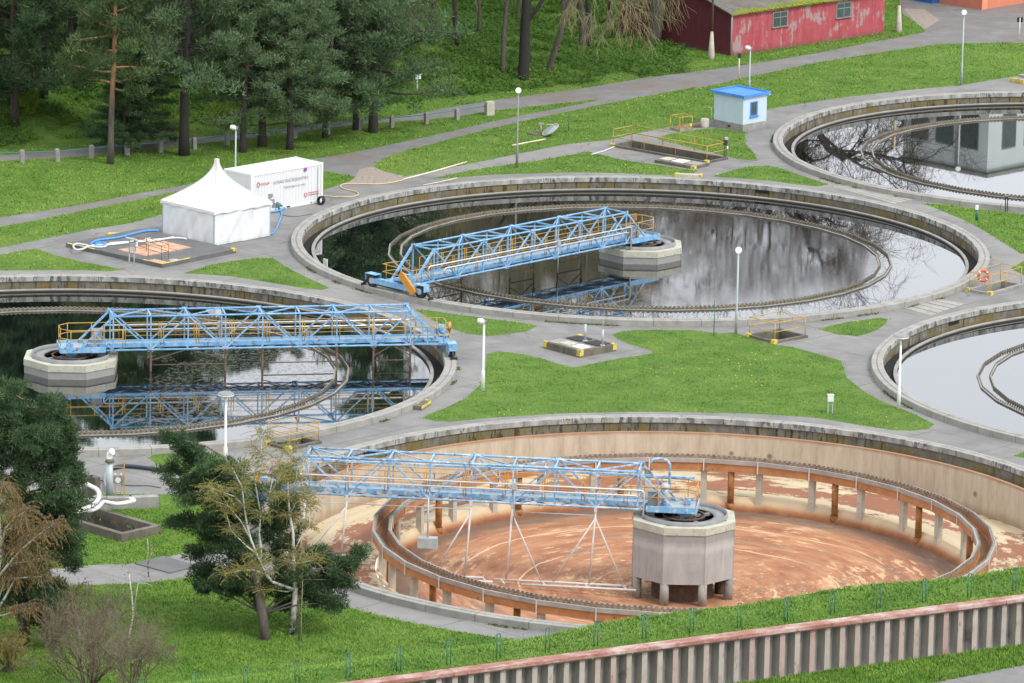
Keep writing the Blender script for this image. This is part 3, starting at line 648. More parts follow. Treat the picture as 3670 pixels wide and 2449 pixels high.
# ------------------------------------------------------------------ tanks
WATER_Z, RING_Z, LZ = -0.40, -0.25, -0.33
def circ(r, n=32, off=0.5): return [(r * math.cos(2 * PI * (i + off) / n), r * math.sin(2 * PI * (i + off) / n)) for i in range(n)]
def polyring(mb, prof, n=32, off=0.5):
    mb.lathe(prof, n, off=2 * PI * off / n, closed=True, smooth=False)
def mesh_parts(dry):
    out = {}
    b = MB(); b.lathe([(20.85, -0.25), (20.85, 0.32), (20.82, 0.345), (20.60, 0.345), (20.585, 0.325), (20.53, 0.325), (20.515, 0.35), (20.24, 0.35)], 192, smooth=False); out['rim_cap'] = (b, 'cap')
    b = MB(); b.lathe([(20.24, 0.35), (20.20, 0.335), (20.20, 0.06), (20.27, 0.06)], 192, smooth=False); out['rim_lip'] = (b, 'lip')
    b = MB(); b.lathe([(20.27, 0.07), (20.27, -1.05)], 192); out['wall'] = (b, 'wall')
    bot = -2.5 if dry else -1.05
    b = MB(); b.lathe([(19.63, -1.05), (19.63, RING_Z - 0.015), (19.615, RING_Z), (19.445, RING_Z), (19.43, RING_Z - 0.015), (19.43, bot)], 192, smooth=False); out['baffle_ring'] = (b, 'tan' if dry else 'ring')
    b = MB(); b.lathe([(20.3, -1.0 if dry else -0.52), (19.6, -1.0 if dry else -0.52)], 128); out['channel_floor'] = (b, 'sludge' if dry else 'dark')
    # launder: a 32-sided double-walled trough
    o, i = 15.10, 14.28; t = 0.10; d = -0.60
    b = MB(); polyring(b, [(o, LZ), (o, LZ + d), (i, LZ + d), (i, LZ), (i + t, LZ), (i + t, LZ + d + 0.10), (o - t, LZ + d + 0.10), (o - t, LZ)])
    out['launder'] = (b, 'laun_dry' if dry else 'laun_wet')
    if dry:   # outer lip slab of the trough, as the emptied tank shows
        b2 = MB(); polyring(b2, [(o + 0.06, LZ + 0.02), (o + 0.06, LZ - 0.20), (o + 0.003, LZ - 0.20), (o + 0.003, LZ + 0.03)])
        polyring(b2, [(i - 0.003, LZ + 0.02), (i - 0.003, LZ - 0.20), (i - 0.06, LZ - 0.20), (i - 0.06, LZ + 0.02)]); out['trough_edge'] = (b2, 'pale_edge')
    else:
        b2 = MB(); polyring(b2, [(o - t - 0.03, LZ - 0.30), (o - t - 0.03, LZ - 0.31), (i + t + 0.03, LZ - 0.31), (i + t + 0.03, LZ - 0.30)]); out['channel_water'] = (b2, 'water_calm')
    # toothed weir plates just inside both trough walls
    b = MB()
    for rr in (o - t - 0.015, i + t + 0.015):
        c = [Vector((x, y, 0)) for x, y in circ(rr)]
        for k in range(32):
            p, q = c[k], c[(k + 1) % 32]; n = 11
            for j in range(n):
                a0, a1, a2 = p.lerp(q, j / n), p.lerp(q, (j + 0.55) / n), p.lerp(q, (j + 1) / n)
                for (s0, s1, zt) in ((a0, a1, LZ + 0.075), (a1, a2, LZ - 0.02)):
                    nrm = Vector((-(q - p).y, (q - p).x, 0)).normalized() * 0.012
                    vs = [(*(s0 + nrm)[:2], LZ - 0.16), (*(s1 + nrm)[:2], LZ - 0.16), (*(s1 + nrm)[:2], zt), (*(s0 + nrm)[:2], zt),
                          (*(s0 - nrm)[:2], LZ - 0.16), (*(s1 - nrm)[:2], LZ - 0.16), (*(s1 - nrm)[:2], zt), (*(s0 - nrm)[:2], zt)]
                    b.add(vs, [(0, 1, 2, 3), (5, 4, 7, 6), (3, 2, 6, 7), (1, 0, 4, 5)])
    out['weir_plate'] = (b, 'weir_dry' if dry else 'weir')
    if dry:
        b = MB(); b.lathe([(19.45, -2.34), (14.95, -2.42)], 128, smooth=False); out['outer_floor'] = (b, 'floor_out')
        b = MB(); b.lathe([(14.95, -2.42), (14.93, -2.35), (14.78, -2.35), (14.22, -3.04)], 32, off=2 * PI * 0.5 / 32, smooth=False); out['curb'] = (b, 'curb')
        b = MB(); b.lathe([(14.4, -3.0), (10, -3.16), (5, -3.4), (1.2, -3.6), (0.01, -3.62)], 96); out['inner_floor'] = (b, 'floor_in')
    return out
PARTS_WET = mesh_parts(False); PARTS_DRY = mesh_parts(True)
MESH_WET = {}
WELL_R = 2.62; WT, WB = 0.37, -2.45
def well_meshes(dry):
    oct_ = [(math.cos(R_(22.5 + 45 * k)), math.sin(R_(22.5 + 45 * k))) for k in range(8)]
    o = {}
    b = MB(); b.lathe([(WELL_R, WT - 0.36), (WELL_R, WB), (WELL_R - 0.16, WB), (WELL_R - 0.16, WT - 0.36)], 8, off=R_(22.5), closed=True, smooth=False)
    for k in range(8):
        x, y = oct_[k]; b.bar((x * (WELL_R - 0.005), y * (WELL_R - 0.005), WB + 0.01), (x * (WELL_R - 0.005), y * (WELL_R - 0.005), WT - 0.37), 0.05)
    o['drum'] = (b, 'well')
    b = MB(); b.lathe([(WELL_R + 0.05, WT), (WELL_R + 0.05, WT - 0.36), (WELL_R - 0.42, WT - 0.36), (WELL_R - 0.42, WT)], 8, off=R_(22.5), closed=True, smooth=False)
    for k in range(8):
        p, q = Vector((*oct_[k], 0)) * (WELL_R + 0.05), Vector((*oct_[(k + 1) % 8], 0)) * (WELL_R + 0.05)
        for f in (0.3, 0.7):
            m = p.lerp(q, f); b.box((m.x, m.y, WT - 0.27), (0.05, 0.05, 0.12), math.atan2(m.y, m.x))
    o['drum_rim'] = (b, 'wellcap')
    b = MB(); b.lathe([(2.12, 0.16), (2.12, 0.58), (2.07, 0.58), (2.07, 0.16)], 72, closed=True); b.lathe([(2.07, 0.40), (1.45, 0.40), (1.45, 0.34), (2.07, 0.34)], 72, closed=True)
    for k in range(4):
        a = k * PI / 2 + 0.5; b.bar((0.2 * math.cos(a), 0.2 * math.sin(a), 0.3), (2.08 * math.cos(a), 2.08 * math.sin(a), 0.3), 0.16, 0.12)
    o['rotating_ring'] = (b, 'steelgrey')
    b = MB(); b.lathe([(1.05, 0.36), (1.05, 0.44), (0.95, 0.44), (0.95, 0.36)], 48, closed=True)
    b.lathe([(0.6, 0.1), (0.6, 0.33), (0.5, 0.33), (0.5, 0.1)], 32, closed=True); o['slip_ring'] = (b, 'rustbrown')
    b = MB(); b.lathe([(0.01, -0.05), (WELL_R - 0.2, -0.05)], 8, off=R_(22.5)); o['well_inside'] = (b, 'dark')
    return o
WELLM = well_meshes(True); WELL_MESH = {}
TANKLAB = {
    'T1': 'round settling tank full of black water with brown scum floating beside its bridge',
    'T2': 'round tank of rippled water whose blue bridge rests on its near left rim',
    'T3': 'drained round settling tank with rust orange floor and a tall octagonal drum on legs',
    'T4': 'round settling tank mirroring plain white sky at the right edge of the photo',
    'T5': 'round settling tank mirroring a grey building in its water, farthest from the camera'}
OPEN = {'T2': z1('G', 640, 1242), 'T3': z1('M', 310, 95), 'T4': z1('C', 1945, 650)}
for tn, (cx, cy) in TANK.items():
    dry = tn == 'T3'
    t = empty('settling_tank', (cx, cy, 0), 0, TANKLAB[tn], 'settling tank', None if dry else 'round tanks full of water')
    for nm, (b, mk) in (PARTS_DRY if dry else PARTS_WET).items():
        if dry: ob = b.build(nm, M[mk], t)
        elif nm in MESH_WET: ob = bpy.data.objects.new(nm, MESH_WET[nm]); COL.objects.link(ob); ob.parent = t
        else: ob = b.build(nm, M[mk], t); MESH_WET[nm] = ob.data
        if nm == 'launder': launder = ob
    if tn in OPEN:
        p = flat(*OPEN[tn], -0.02); a = math.atan2(p.y - cy, p.x - cx); b = MB()
        b.box((20.25 * math.cos(a), 20.25 * math.sin(a), -0.02), (0.06, 0.95, 0.26), a); b.build('overflow_opening', M['dark'], t)
    if tn == 'T2':
        b = MB(); a = R_(196); b.box((19.36 * math.cos(a), 19.36 * math.sin(a), -0.3), (0.05, 0.35, 0.9), a + 0.5); b.build('level_gauge', M['white'], t)
    well = empty('center_well', (0, 0, 0)); well.parent = t
    for nm, (b, mk) in WELLM.items():
        if nm == 'well_inside' and dry: pass
        if nm in WELL_MESH: ob = bpy.data.objects.new(nm, WELL_MESH[nm]); COL.objects.link(ob); ob.parent = well
        else: ob = b.build(nm, M[mk], well); WELL_MESH[nm] = ob.data
    if dry:
        for k in range(8):
            a = R_(22.5 + 45 * k); b = MB(); b.tube([(2.4 * math.cos(a), 2.4 * math.sin(a), -3.6), (2.4 * math.cos(a), 2.4 * math.sin(a), WB + 0.02)], 0.22, 14); b.build('leg', M['concrete'], well)
        b = MB(); b.lathe([(1.5, -3.6), (1.5, WB + 0.05)], 32); b.lathe([(0.35, -3.6), (0.35, WB)], 16, c=(1.95, 0.35, 0)); b.build('inlet_pipe', M['rustbrown'], well)
        for k in range(32):
            a = 2 * PI * (k + 0.5) / 32; b = MB(); ca, sa = math.cos(a), math.sin(a)
            b.box((14.66 * ca, 14.66 * sa, (LZ - 0.6 - 3.0) / 2 - 0.02), (0.30, 0.30, 2.05), a)
            b.box((14.66 * ca, 14.66 * sa, LZ - 0.66), (0.42, 0.46, 0.10), a); b.build('column', M['colwhite'], launder)
            b = MB(); b.box((14.205 * ca, 14.205 * sa, LZ - 0.31), (0.03, 0.06, 0.62), a); b.build('joint_strip', M['palesteel'], launder); b = MB(); b.box((15.165 * ca, 15.165 * sa, LZ - 0.31), (0.03, 0.06, 0.62), a); b.build('joint_strip', M['palesteel'], launder)
            if k % 2 == 0:
                a = 2 * PI * (k + 1) / 32; b = MB(); x, y = 14.45 * math.cos(a), 14.45 * math.sin(a)
                b.tube([(x, y, LZ - 0.58), (x, y, -2.75)], 0.17, 12); b.tube([(x, y, -2.62), (x, y, -2.98)], 0.22, 12); b.build('drain_pipe', M['rustpipe'], launder)
    else:
        wb = MB(); wb.lathe([(0.05, 0.0), (6, 0), (13.0, 0), (19.44, 0)], 96)
        tag(wb.build('water', M[{'T1': 'water_scum', 'T2': 'water_ripple'}.get(tn, 'water_calm')], None, (cx, cy, WATER_Z)), kind='structure')

# ------------------------------------------------------------------ the travelling scraper bridges
def bridge(tn, ang, label, faded, frames):
    cx, cy = TANK[tn]; L = 20.53
    t = empty('scraper_bridge', (cx, cy, 0), ang, label, 'bridge', None)
    BL = M['blue_faded'] if faded else M['blue']
    zb, zt, w = 0.80, 2.66, 0.85; s0, ds, nn = 2.2, 2.03, 9
    S_ = [s0 + ds * k for k in range(nn)]
    for sd in (-1, 1):
        y = sd * w; b = MB()
        b.tube([(0.25, y, zb), (L - 0.3, y, zb)], 0.055, 6)
        b.tube([(S_[0], y, zt), (S_[-1], y, zt)], 0.055, 6)
        b.bar((0.30, y, zb), (S_[0], y, zt), 0.10); b.bar((L - 0.35, y, zb), (S_[-1], y, zt), 0.12)
        for k in range(nn):
            b.bar((S_[k], y, zb), (S_[k], y, zt), 0.072)
            if k < nn - 1:
                a, c = ((zt, zb) if k % 2 == 0 else (zb, zt))
                b.bar((S_[k], y, a), (S_[k + 1], y, c), 0.072)
            b.box((S_[k], y, zt if k % 2 == 0 else zb), (0.30, 0.03, 0.20))
        b.bar((S_[0], y, zb), (S_[0] - 1.0, y, (zb + zt) / 2), 0.06); b.bar((S_[0] - 1.0, y, zb), (S_[0] - 1.0, y, (zb + zt) / 2), 0.06)
        b.bar((S_[-1], y, zb), (S_[-1] + 0.95, y, (zb + zt) / 2), 0.06); b.bar((S_[-1] + 0.95, y, zb), (S_[-1] + 0.95, y, (zb + zt) / 2), 0.06)
        b.build('side_truss', BL, t)
    b = MB()
    for k in range(nn):
        b.bar((S_[k], -w, zt), (S_[k], w, zt), 0.075)
        if k < nn - 1:
            f = 1 if k % 2 else -1; b.bar((S_[k], f * w, zt), (S_[k + 1], -f * w, zt), 0.065)
    b.build('top_bracing', BL, t)
    b = MB()
    for k in range(nn):
        b.bar((S_[k], -w, zb), (S_[k], w, zb), 0.07)
        if k < nn - 1:
            b.bar((S_[k], -w, zb - 0.02), (S_[k + 1], w, zb - 0.02), 0.05); b.bar((S_[k], w, zb - 0.06), (S_[k + 1], -w, zb - 0.06), 0.05)
    b.build('bottom_bracing', BL, t)
    b = MB(); b.box(((0.6 + L) / 2, 0.05, zb + 0.16), (L - 0.9, 0.80, 0.05)); b.build('walkway', M['deck'], t)
    for y in (-0.38, 0.48):
        b = MB(); b.box(((0.6 + L) / 2, y, zb + 0.18), (L - 0.8, 0.05, 0.19)); b.box(((0.6 + L) / 2, y, zb + 0.07), (L - 0.8, 0.12, 0.025)); b.build('walkway_beam', BL, t)
    for y in (-0.40, 0.52):
        b = MB()
        for h in (0.50, 1.02): b.tube([(2.9, y, zb + 0.2 + h), (L - 2.2, y, zb + 0.2 + h)], 0.019, 5)
        n = 9
        for k in range(n):
            x = 2.9 + (L - 5.1) * k / (n - 1)
            for dx in ((0, 0.14) if 0 < k < n - 1 else (0,)): b.tube([(x + dx, y, zb + 0.18), (x + dx, y, zb + 1.22)], 0.022, 5)
        b.build('handrail', M['orange'] if faded else M['yellow'], t)
    # platform round the pivot, its rail and cabinet
    b = MB(); b.box((0.55, 0, zb + 0.04), (2.4, 1.9, 0.05)); b.build('hub_platform', M['deck'], t)
    b = MB(); b.box((0.55, 0.96, zb + 0.07), (2.46, 0.05, 0.30)); b.box((0.55, -0.96, zb + 0.07), (2.46, 0.05, 0.30)); b.box((-0.66, 0, zb + 0.07), (0.05, 1.87, 0.30)); b.build('platform_kerb', BL, t)
    b = MB(); lo = [(2.7, -0.94), (-0.1, -0.94), (-0.62, -0.45), (-0.62, 0.45), (-0.1, 0.94), (2.7, 0.94)]
    for h in (0.55, 1.05): b.tube([(x, y, zb + 0.1 + h) for x, y in lo], 0.022, 5)
    for x, y in lo + [(1.2, 0.94), (1.2, -0.94)]: b.tube([(x, y, zb + 0.1), (x, y, zb + 1.15)], 0.022, 5)
    b.build('platform_rail', M['orange'] if faded else M['yellow'], t)
    b = MB(); b.box((0.0, 0, 0.60), (0.55, 0.7, 0.30)); b.box((0, 0, 0.36), (0.35, 0.45, 0.28)); b.build('pivot', BL, t)
    b = MB(); b.box((1.45, 0.55, zb + 0.45), (0.55, 0.45, 0.8)); b.box((1.45, 0.55, zb + 0.87), (0.6, 0.5, 0.04)); b.build('control_cabinet', M['steelgrey'], t)
    b = MB(); b.box((-0.1, -0.3, zb + 0.2), (0.35, 0.28, 0.22)); b.tube([(-0.1, -0.3, zb + 0.31), (-0.1, -0.3, zb + 0.42)], 0.07, 8); b.build('junction_box', BL, t)
    # pipes along one side
    for y, z, e in ((1.0, zb + 0.98, 18.9), (1.0, zb + 0.70, 17.6)):
        b = MB(); b.tube([(1.9 + (0.3 if e < 18 else 0), y, 0.1 if e > 18 else z - 0.02), (1.9 + (0.3 if e < 18 else 0), y, z - 0.08), (2.0 + (0.3 if e < 18 else 0), y, z), (e, y, z), (e + 0.12, y, z - 0.1), (e + 0.12, y, z - 0.35)], 0.045, 8)
        b.build('pipe', M['silver'], t)
    b = MB(); b.box((8.2, 1.0, zb + 0.9), (0.22, 0.18, 0.32)); b.tube([(8.2, 1.0, zb - 0.9), (8.2, 1.0, zb + 0.8)], 0.03, 6); b.build('valve_box', M['galv'], t)
    # the carriage that runs round the rim
    cr = empty('drive_carriage', (L, 0, 0)); cr.parent = t
    b = MB(); b.box((0, 0, 0.74), (0.34, 4.1, 0.30)); b.box((-0.25, 0, 0.80), (0.5, 1.9, 0.16))
    b.bar((-0.1, 1.1, 0.85), (-2.0, 0.85, 0.85), 0.10); b.bar((-0.1, -1.1, 0.85), (-2.0, -0.85, 0.85), 0.10); b.build('end_beam', BL, cr)
    for sd in (-1, 1):
        b = MB(); y = sd * 1.95; b.tube([(-0.16, y, 0.35 + 0.36), (0.16, y, 0.35 + 0.36)], 0.36, 20); wl = b.build('wheel', M['black'], cr)
        b = MB(); b.tube([(-0.175, y, 0.71), (0.175, y, 0.71)], 0.17, 14); b.build('hub', M['galv'], wl)
        b = MB(); b.box((0, y, 1.11), (0.5, 0.85, 0.04)); b.box((-0.22, y, 0.83), (0.03, 0.85, 0.55)); b.box((0, y + sd * 0.41, 0.92), (0.46, 0.03, 0.38)); b.build('wheel_hood', M['blue_dark'] if faded else BL, cr)
        b = MB(); b.bar((0.0, y + sd * 0.40, 0.70), (0, y + sd * 0.75, 0.45), 0.10); b.bar((-0.2, y + sd * 0.75, 0.40), (0.2, y + sd * 0.75, 0.40), 0.07, 0.14); b.build('rail_scraper', M['black'], cr)
    b = MB(); r = 0.22
    a0, a1 = Vector((0.26, 1.55, 0.72)), Vector((0.26, 0.72, 1.45)); dd = (a1 - a0).normalized(); pp = Vector((0, -dd.z, dd.y)); pl = []
    for k in range(9): an = PI / 2 + PI * k / 8; pl.append(a0 + dd * (r * math.cos(an)) + pp * (r * math.sin(an)))
    for k in range(9): an = -PI / 2 + PI * k / 8; pl.append(a1 + dd * (r * math.cos(an)) + pp * (r * math.sin(an)))
    n = len(pl); vs = [tuple(p) for p in pl] + [(p.x + 0.13, p.y, p.z) for p in pl]
    b.add(vs, [tuple(range(n)), tuple(range(2 * n - 1, n - 1, -1))] + [(i, n + i, n + (i + 1) % n, (i + 1) % n) for i in range(n)]); b.build('chain_guard', M['orange'], cr)
    b = MB(); b.tube([(-0.1, 0.75, 1.32), (-0.1, 0.2, 1.32)], 0.18, 12); b.box((-0.1, 0.82, 1.3), (0.34, 0.3, 0.4)); b.box((-0.1, 0.4, 1.1), (0.5, 0.9, 0.06)); b.tube([(-0.1, 0.2, 1.32), (-0.1, 0.12, 1.32)], 0.13, 12); b.build('drive_motor', BL, cr)
    b = MB()
    for h in (1.35, 1.8): b.tube([(-1.9, -0.9, h), (-0.3, -1.2, h), (0.0, -1.2, h), (0.05, -0.4, h), (0.05, 1.2, h), (-0.3, 1.25, h), (-1.9, 0.9, h)], 0.024, 5)
    for x, y in ((-1.9, -0.9), (-0.3, -1.2), (0.05, 0.4), (-0.3, 1.25), (-1.9, 0.9)): b.tube([(x, y, 0.85), (x, y, 1.82)], 0.022, 5)
    b.build('carriage_rail', M['orange'] if faded else M['yellow'], cr)
    # scraper frames hanging from the bottom chord
    sm = M['palesteel'] if faded else M['rustbrown']
    if faded:      # tall pale trestles reaching to the tank floor
        spec = [((1, 3), -3.10, {1: (2.0, -1.45), 3: (-1.5,)}, (9.1, 2.6)), ((4,), -3.05, {4: (1.8,)}, (12.3, 9.6)), ((7, 8), -2.28, {7: (1.8,)}, (18.8, 15.4))]
        for ks, zf, dg, (sa, sb2) in spec:
            b = MB()
            for k in ks:
                x = S_[k]; b.tube([(x, 0.85, zb - 0.22), (x + 0.22, 1.05, zf + 0.08)], 0.052, 7); b.box((x, 0.85, zb - 0.12), (0.14, 0.14, 0.26))
                for dx in dg.get(k, ()): b.tube([(x, 0.87, zb - 0.55), (x + dx, 1.05, zf + 0.1)], 0.042, 6)
            b.tube([(sa, 1.05, zf + 0.08), (sb2, 1.05, zf + 0.08)], 0.055, 7); b.tube([(sa - 1.4, 1.62, zf + 0.05), (sb2 - 0.5, 1.62, zf + 0.05)], 0.055, 7)
            for f in (0.05, 0.36, 0.68, 0.97): xx = sa + (sb2 - sa) * f; b.tube([(xx, 1.05, zf + 0.08), (xx - 0.25, 1.62, zf + 0.05)], 0.045, 6)
            b.build('scraper_frame', M['palesteel'], t)
        for ka, kb in ((1, 3), (4, 7), (7, 8)):
            b = MB(); b.tube([(S_[ka], 0.85, zb - 0.42), (S_[kb], 0.85, zb - 0.42)], 0.025, 5); b.build('tie_bar', M['galv'], t)
        frames = ()
    for i, (ka, kb) in enumerate(frames):
        b = MB(); zf = -3.02 if kb <= 6 else -2.38
        for k in (ka, kb):
            x = S_[k] if k < nn else L - 0.9
            for y in ((0.85,) if faded else (-0.85, )):
                b.tube([(x, y, zb), (x + 0.25 * (1 if faded else 0), y + (0.25 if faded else 0), zf + 0.1)], 0.045 if faded else 0.06, 6)
                b.box((x, y, zb - 0.16), (0.13, 0.13, 0.25))
        xa = S_[ka]; xb = S_[kb] if kb < nn else L - 0.9
        if faded:
            b.tube([(xa, 0.85, zb - 0.4), (xb, 0.85, zb - 0.4)], 0.03, 5)
            b.tube([(xa, 0.85, zb - 0.5), (xa - 1.55, 1.1, zf + 0.12)], 0.035, 5); b.tube([(xb, 0.85, zb - 0.5), (xb + 1.45, 1.1, zf + 0.12)], 0.035, 5)
            if i: b.tube([(xb, 0.85, zb - 0.5), (xb - 1.6, 1.1, zf + 0.12)], 0.035, 5)
            b.tube([(xa - 1.7, 1.1, zf + 0.12), (xb + 1.7, 1.1, zf + 0.12)], 0.05, 6); b.tube([(xa - 1.9, 1.55, zf + 0.06), (xb + 1.3, 1.75, zf + 0.06)], 0.05, 6)
            for f in (0.0, 0.35, 0.7, 1.0): b.tube([(xa - 1.7 + (xb - xa + 3.2) * f, 1.1, zf + 0.12), (xa - 1.8 + (xb - xa + 3.2) * f, 1.62, zf + 0.06)], 0.04, 5)
        else:
            b.tube([(xa, -0.85, zb - 0.85), (xb, -0.85, zb - 0.85)], 0.035, 6)
            m = (xa + xb) / 2; b.bar((xa, -0.85, zb - 0.6), (m, -0.85, zb), 0.05); b.bar((xb, -0.85, zb - 0.6), (m, -0.85, zb), 0.05)
        b.build('scraper_frame', sm, t)
    if tn == 'T2':
        b = MB(); b.box((-0.45, -0.95, zb + 0.95), (0.5, 0.06, 0.42)); b.build('rusty_plate', M['rustpipe'], t)
    if faded:
        b = MB(); b.tube([(1.75, -0.5, 2.75), (1.6, -0.5, 2.98), (1.25, -0.5, 3.05), (0.95, -0.5, 2.98), (0.8, -0.5, 2.8), (0.78, -0.5, 1.5)], 0.062, 10); b.build('vent_pipe', BL, t)
        b = MB(); b.tube([(0.95, 0.0, 1.0), (0.95, 0.0, 1.75)], 0.16, 12); b.lathe([(0.24, 1.75), (0.24, 1.85), (0.1, 1.95), (0.01, 1.97)], 16, c=(0.95, 0, 0)); b.build('gear_motor', M['galv'], t)
        b = MB(); b.bar((-0.4, -0.9, 2.05), (L - 2, -0.9, 2.05), 0.16, 0.10); b.build('crane_rail', BL, t)
        b = MB(); b.tube([(12.4, 0.95, 0.9), (12.4, 0.95, -1.6)], 0.05, 8); b.box((12.4, 0.95, -1.35), (0.95, 0.5, 0.5)); b.build('scum_box', M['galv'], t)
    return t
bridge('T1', R_(10.4), 'blue truss bridge with brown rusty frames dipping into scum covered water', False, [(1, 3), (4, 6), (7, 8)])
bridge('T2', R_(226.4), 'blue truss bridge with an orange chain guard on its wheeled carriage', False, [(1, 2), (3, 4), (6, 8)])
bridge('T3', R_(173.8), 'faded blue truss bridge spanning the drained rusty tank on tall pale scrapers', True, [(2, 4), (5, 8)])
# ------------------------------------------------------------------ sheet-pile wall and fence on the berm
def m_pile():
    s = S('peeling_sheet_piles', 0.85); o = s.obj; x = s.sep(o)
    v = s.com(x[0], x[1], s.ma('MULTIPLY', x[2], 0.25))
    c = s.ramp(s.noise(v, 2.2, 6, 0.7), [(0.25, (0.165, 0.15, 0.13)), (0.5, (0.265, 0.245, 0.22)), (0.8, (0.36, 0.335, 0.305))])
    k = s.step(s.noise(s.com(s.ma('MULTIPLY', x[0], 1.4), 0.0, s.ma('MULTIPLY', x[2], 0.4)), 1.1, 6, 0.7), 0.58, 0.68)
    c = s.mix(s.ma('MULTIPLY', k, 0.6), c, (0.075, 0.065, 0.06))
    s.col(c); s.bump(s.noise(o, 8, 4), 0.3, 0.01); return s.m
def m_flange():
    s = S('flaking_pink_white_paint', 0.8); o = s.obj; x = s.sep(o)
    c = s.ramp(s.noise(s.com(s.ma('MULTIPLY', x[0], 0.9), x[1], s.ma('MULTIPLY', x[2], 0.8)), 1.5, 7, 0.72), [(0.25, (0.31, 0.11, 0.08)), (0.36, (0.38, 0.23, 0.19)), (0.45, (0.40, 0.355, 0.31)), (0.75, (0.52, 0.48, 0.44))])
    tint = s.ramp(s.rnd(), [(0.0, (0.34, 0.15, 0.115)), (0.22, (0.40, 0.30, 0.255)), (0.5, (0.38, 0.345, 0.305)), (0.8, (0.31, 0.28, 0.245)), (1.0, (0.33, 0.24, 0.17))])
    c = s.mix(0.5, c, tint)
    k = s.step(s.noise(s.com(s.ma('MULTIPLY', x[0], 2.0), 0.0, s.ma('MULTIPLY', x[2], 0.5)), 2.2, 6, 0.72), 0.56, 0.66); c = s.mix(s.ma('MULTIPLY', k, 0.8), c, (0.15, 0.085, 0.055))
    s.col(c); s.bump(s.noise(o, 9, 4), 0.3, 0.01); return s.m
def m_capbeam():
    s = S('rusty_red_cap', 0.75); o = s.obj; x = s.sep(o)
    c = s.ramp(s.noise(s.com(s.ma('MULTIPLY', x[0], 0.55), x[1], x[2]), 1.3, 8, 0.75), [(0.28, (0.23, 0.075, 0.055)), (0.46, (0.33, 0.15, 0.12)), (0.56, (0.44, 0.31, 0.27)), (0.72, (0.58, 0.53, 0.49))])
    lo = s.step(x[2], WALLZ - 0.17, WALLZ - 0.13); c = s.mix(s.ma('SUBTRACT', 1.0, lo), c, (0.10, 0.045, 0.04))
    s.col(c); s.bump(s.noise(o, 9, 4), 0.25, 0.01); return s.m
M['pile'], M['flange'], M['capb'] = m_pile(), m_flange(), m_capbeam()
wang = math.atan2(WD.y, WD.x); P = 0.76
M['slabc'] = plain('bleached_slab', (0.31, 0.295, 0.265), 0.92, 0, 0.2, 0.9, 0.2, dirt=((0.17, 0.165, 0.10), 0.60))
wall = empty('sheet_pile_wall', WL, wang, 'corrugated steel sheet pile wall with peeling pink and white paint', 'retaining wall')
wall.location.z = 0; i0, i1 = -34, 92
webs = MB(); fl = []
for i in range(i0, i1):     # deep trapezoid corrugation: pale front flange, grey webs, back pan
    x = i * P; zt, zb_ = WALLZ - 0.14, 0.6
    pr = [(x + 0.25, -0.05), (x + 0.36, 0.34), (x + 0.65, 0.34), (x + P, -0.05)]
    for (xa, ya), (xb, yb) in zip(pr[:-1], pr[1:]):
        webs.add([(xa, ya, zb_), (xb, yb, zb_), (xb, yb, zt), (xa, ya, zt)], [(0, 1, 2, 3)])
    webs.bar((x + 0.50, 0.31, zb_), (x + 0.50, 0.31, zt), 0.06)
webs.build('pile_webs', M['pile'], wall)
for i in range(i0, i1):
    x = i * P; b = MB(); b.box((x + 0.125, -0.075, (WALLZ - 0.14 + 0.6) / 2), (0.25, 0.05, WALLZ - 0.14 - 0.6))
    if -7 < i < 91: b.build('pile_flange', M['flange'], wall)
x = -24.0; widths = [9.6, 9.2, 9.0, 9.4, 9.1, 9.0, 9.3, 9.2, 9.4, 12.0]
for wd in widths:
    b = MB(); b.box((x + wd / 2, 0.10, WALLZ - 0.035), (wd - 0.03, 0.62, 0.07)); b.box((x + wd / 2, -0.19, WALLZ - 0.12), (wd - 0.03, 0.035, 0.17)); b.build('cap_rail', M['capb'], wall); x += wd

fpos = [(62, 1575), (440, 1570), (568, 1583), (694, 1565), (808, 1556), (922, 1540), (1037, 1522), (1155, 1506), (1265, 1492), (1373, 1478), (1483, 1466), (1592, 1459), (1702, 1444),
        (1810, 1431), (1915, 1416), (2020, 1400), (2111, 1388), (2218, 1370), (2318, 1358)]
fence = empty('wire_fence', (0, 0, 0), 0, 'dark green wire fence running along the grass bank above the sheet pile wall', 'fence')
fpts = [WL + WD * t + WN * 1.15 for t in [(-9.9 + 2.36 * k) for k in range(-3, 22)]]
ftop = []
for k, p in enumerate(fpts):
    z = float(hgt(p.x, p.y)); b = MB()
    for d in (-0.09, 0.09):
        q = p + WD * d; b.tube([(q.x, q.y, z - 0.1), (q.x, q.y, z + 1.05)], 0.025, 6)
    b.tube([(p.x + WD.x * d, p.y + WD.y * d, z + 1.05 + h) for d, h in ((-0.09, 0), (-0.06, 0.06), (0, 0.085), (0.06, 0.06), (0.09, 0))], 0.025, 6)
    b.build('fence_post', M['green'], fence); ftop.append(Vector((p.x, p.y, z)))
b = MB()
for h in (0.12, 0.35, 0.58, 0.81, 1.0):
    for p, q in zip(ftop[:-1], ftop[1:]): b.tube([p + Vector((0, 0, h)), q + Vector((0, 0, h))], 0.0035, 3, caps=False)
for p, q in zip(ftop[:-1], ftop[1:]):
    for j in range(1, 12):
        m = p.lerp(q, j / 12); b.tube([m + Vector((0, 0, 0.1)), m + Vector((0, 0, 1.0))], 0.009 if j == 6 else 0.0025, 3, caps=False)
b.build('wire_mesh', M['green'], fence)

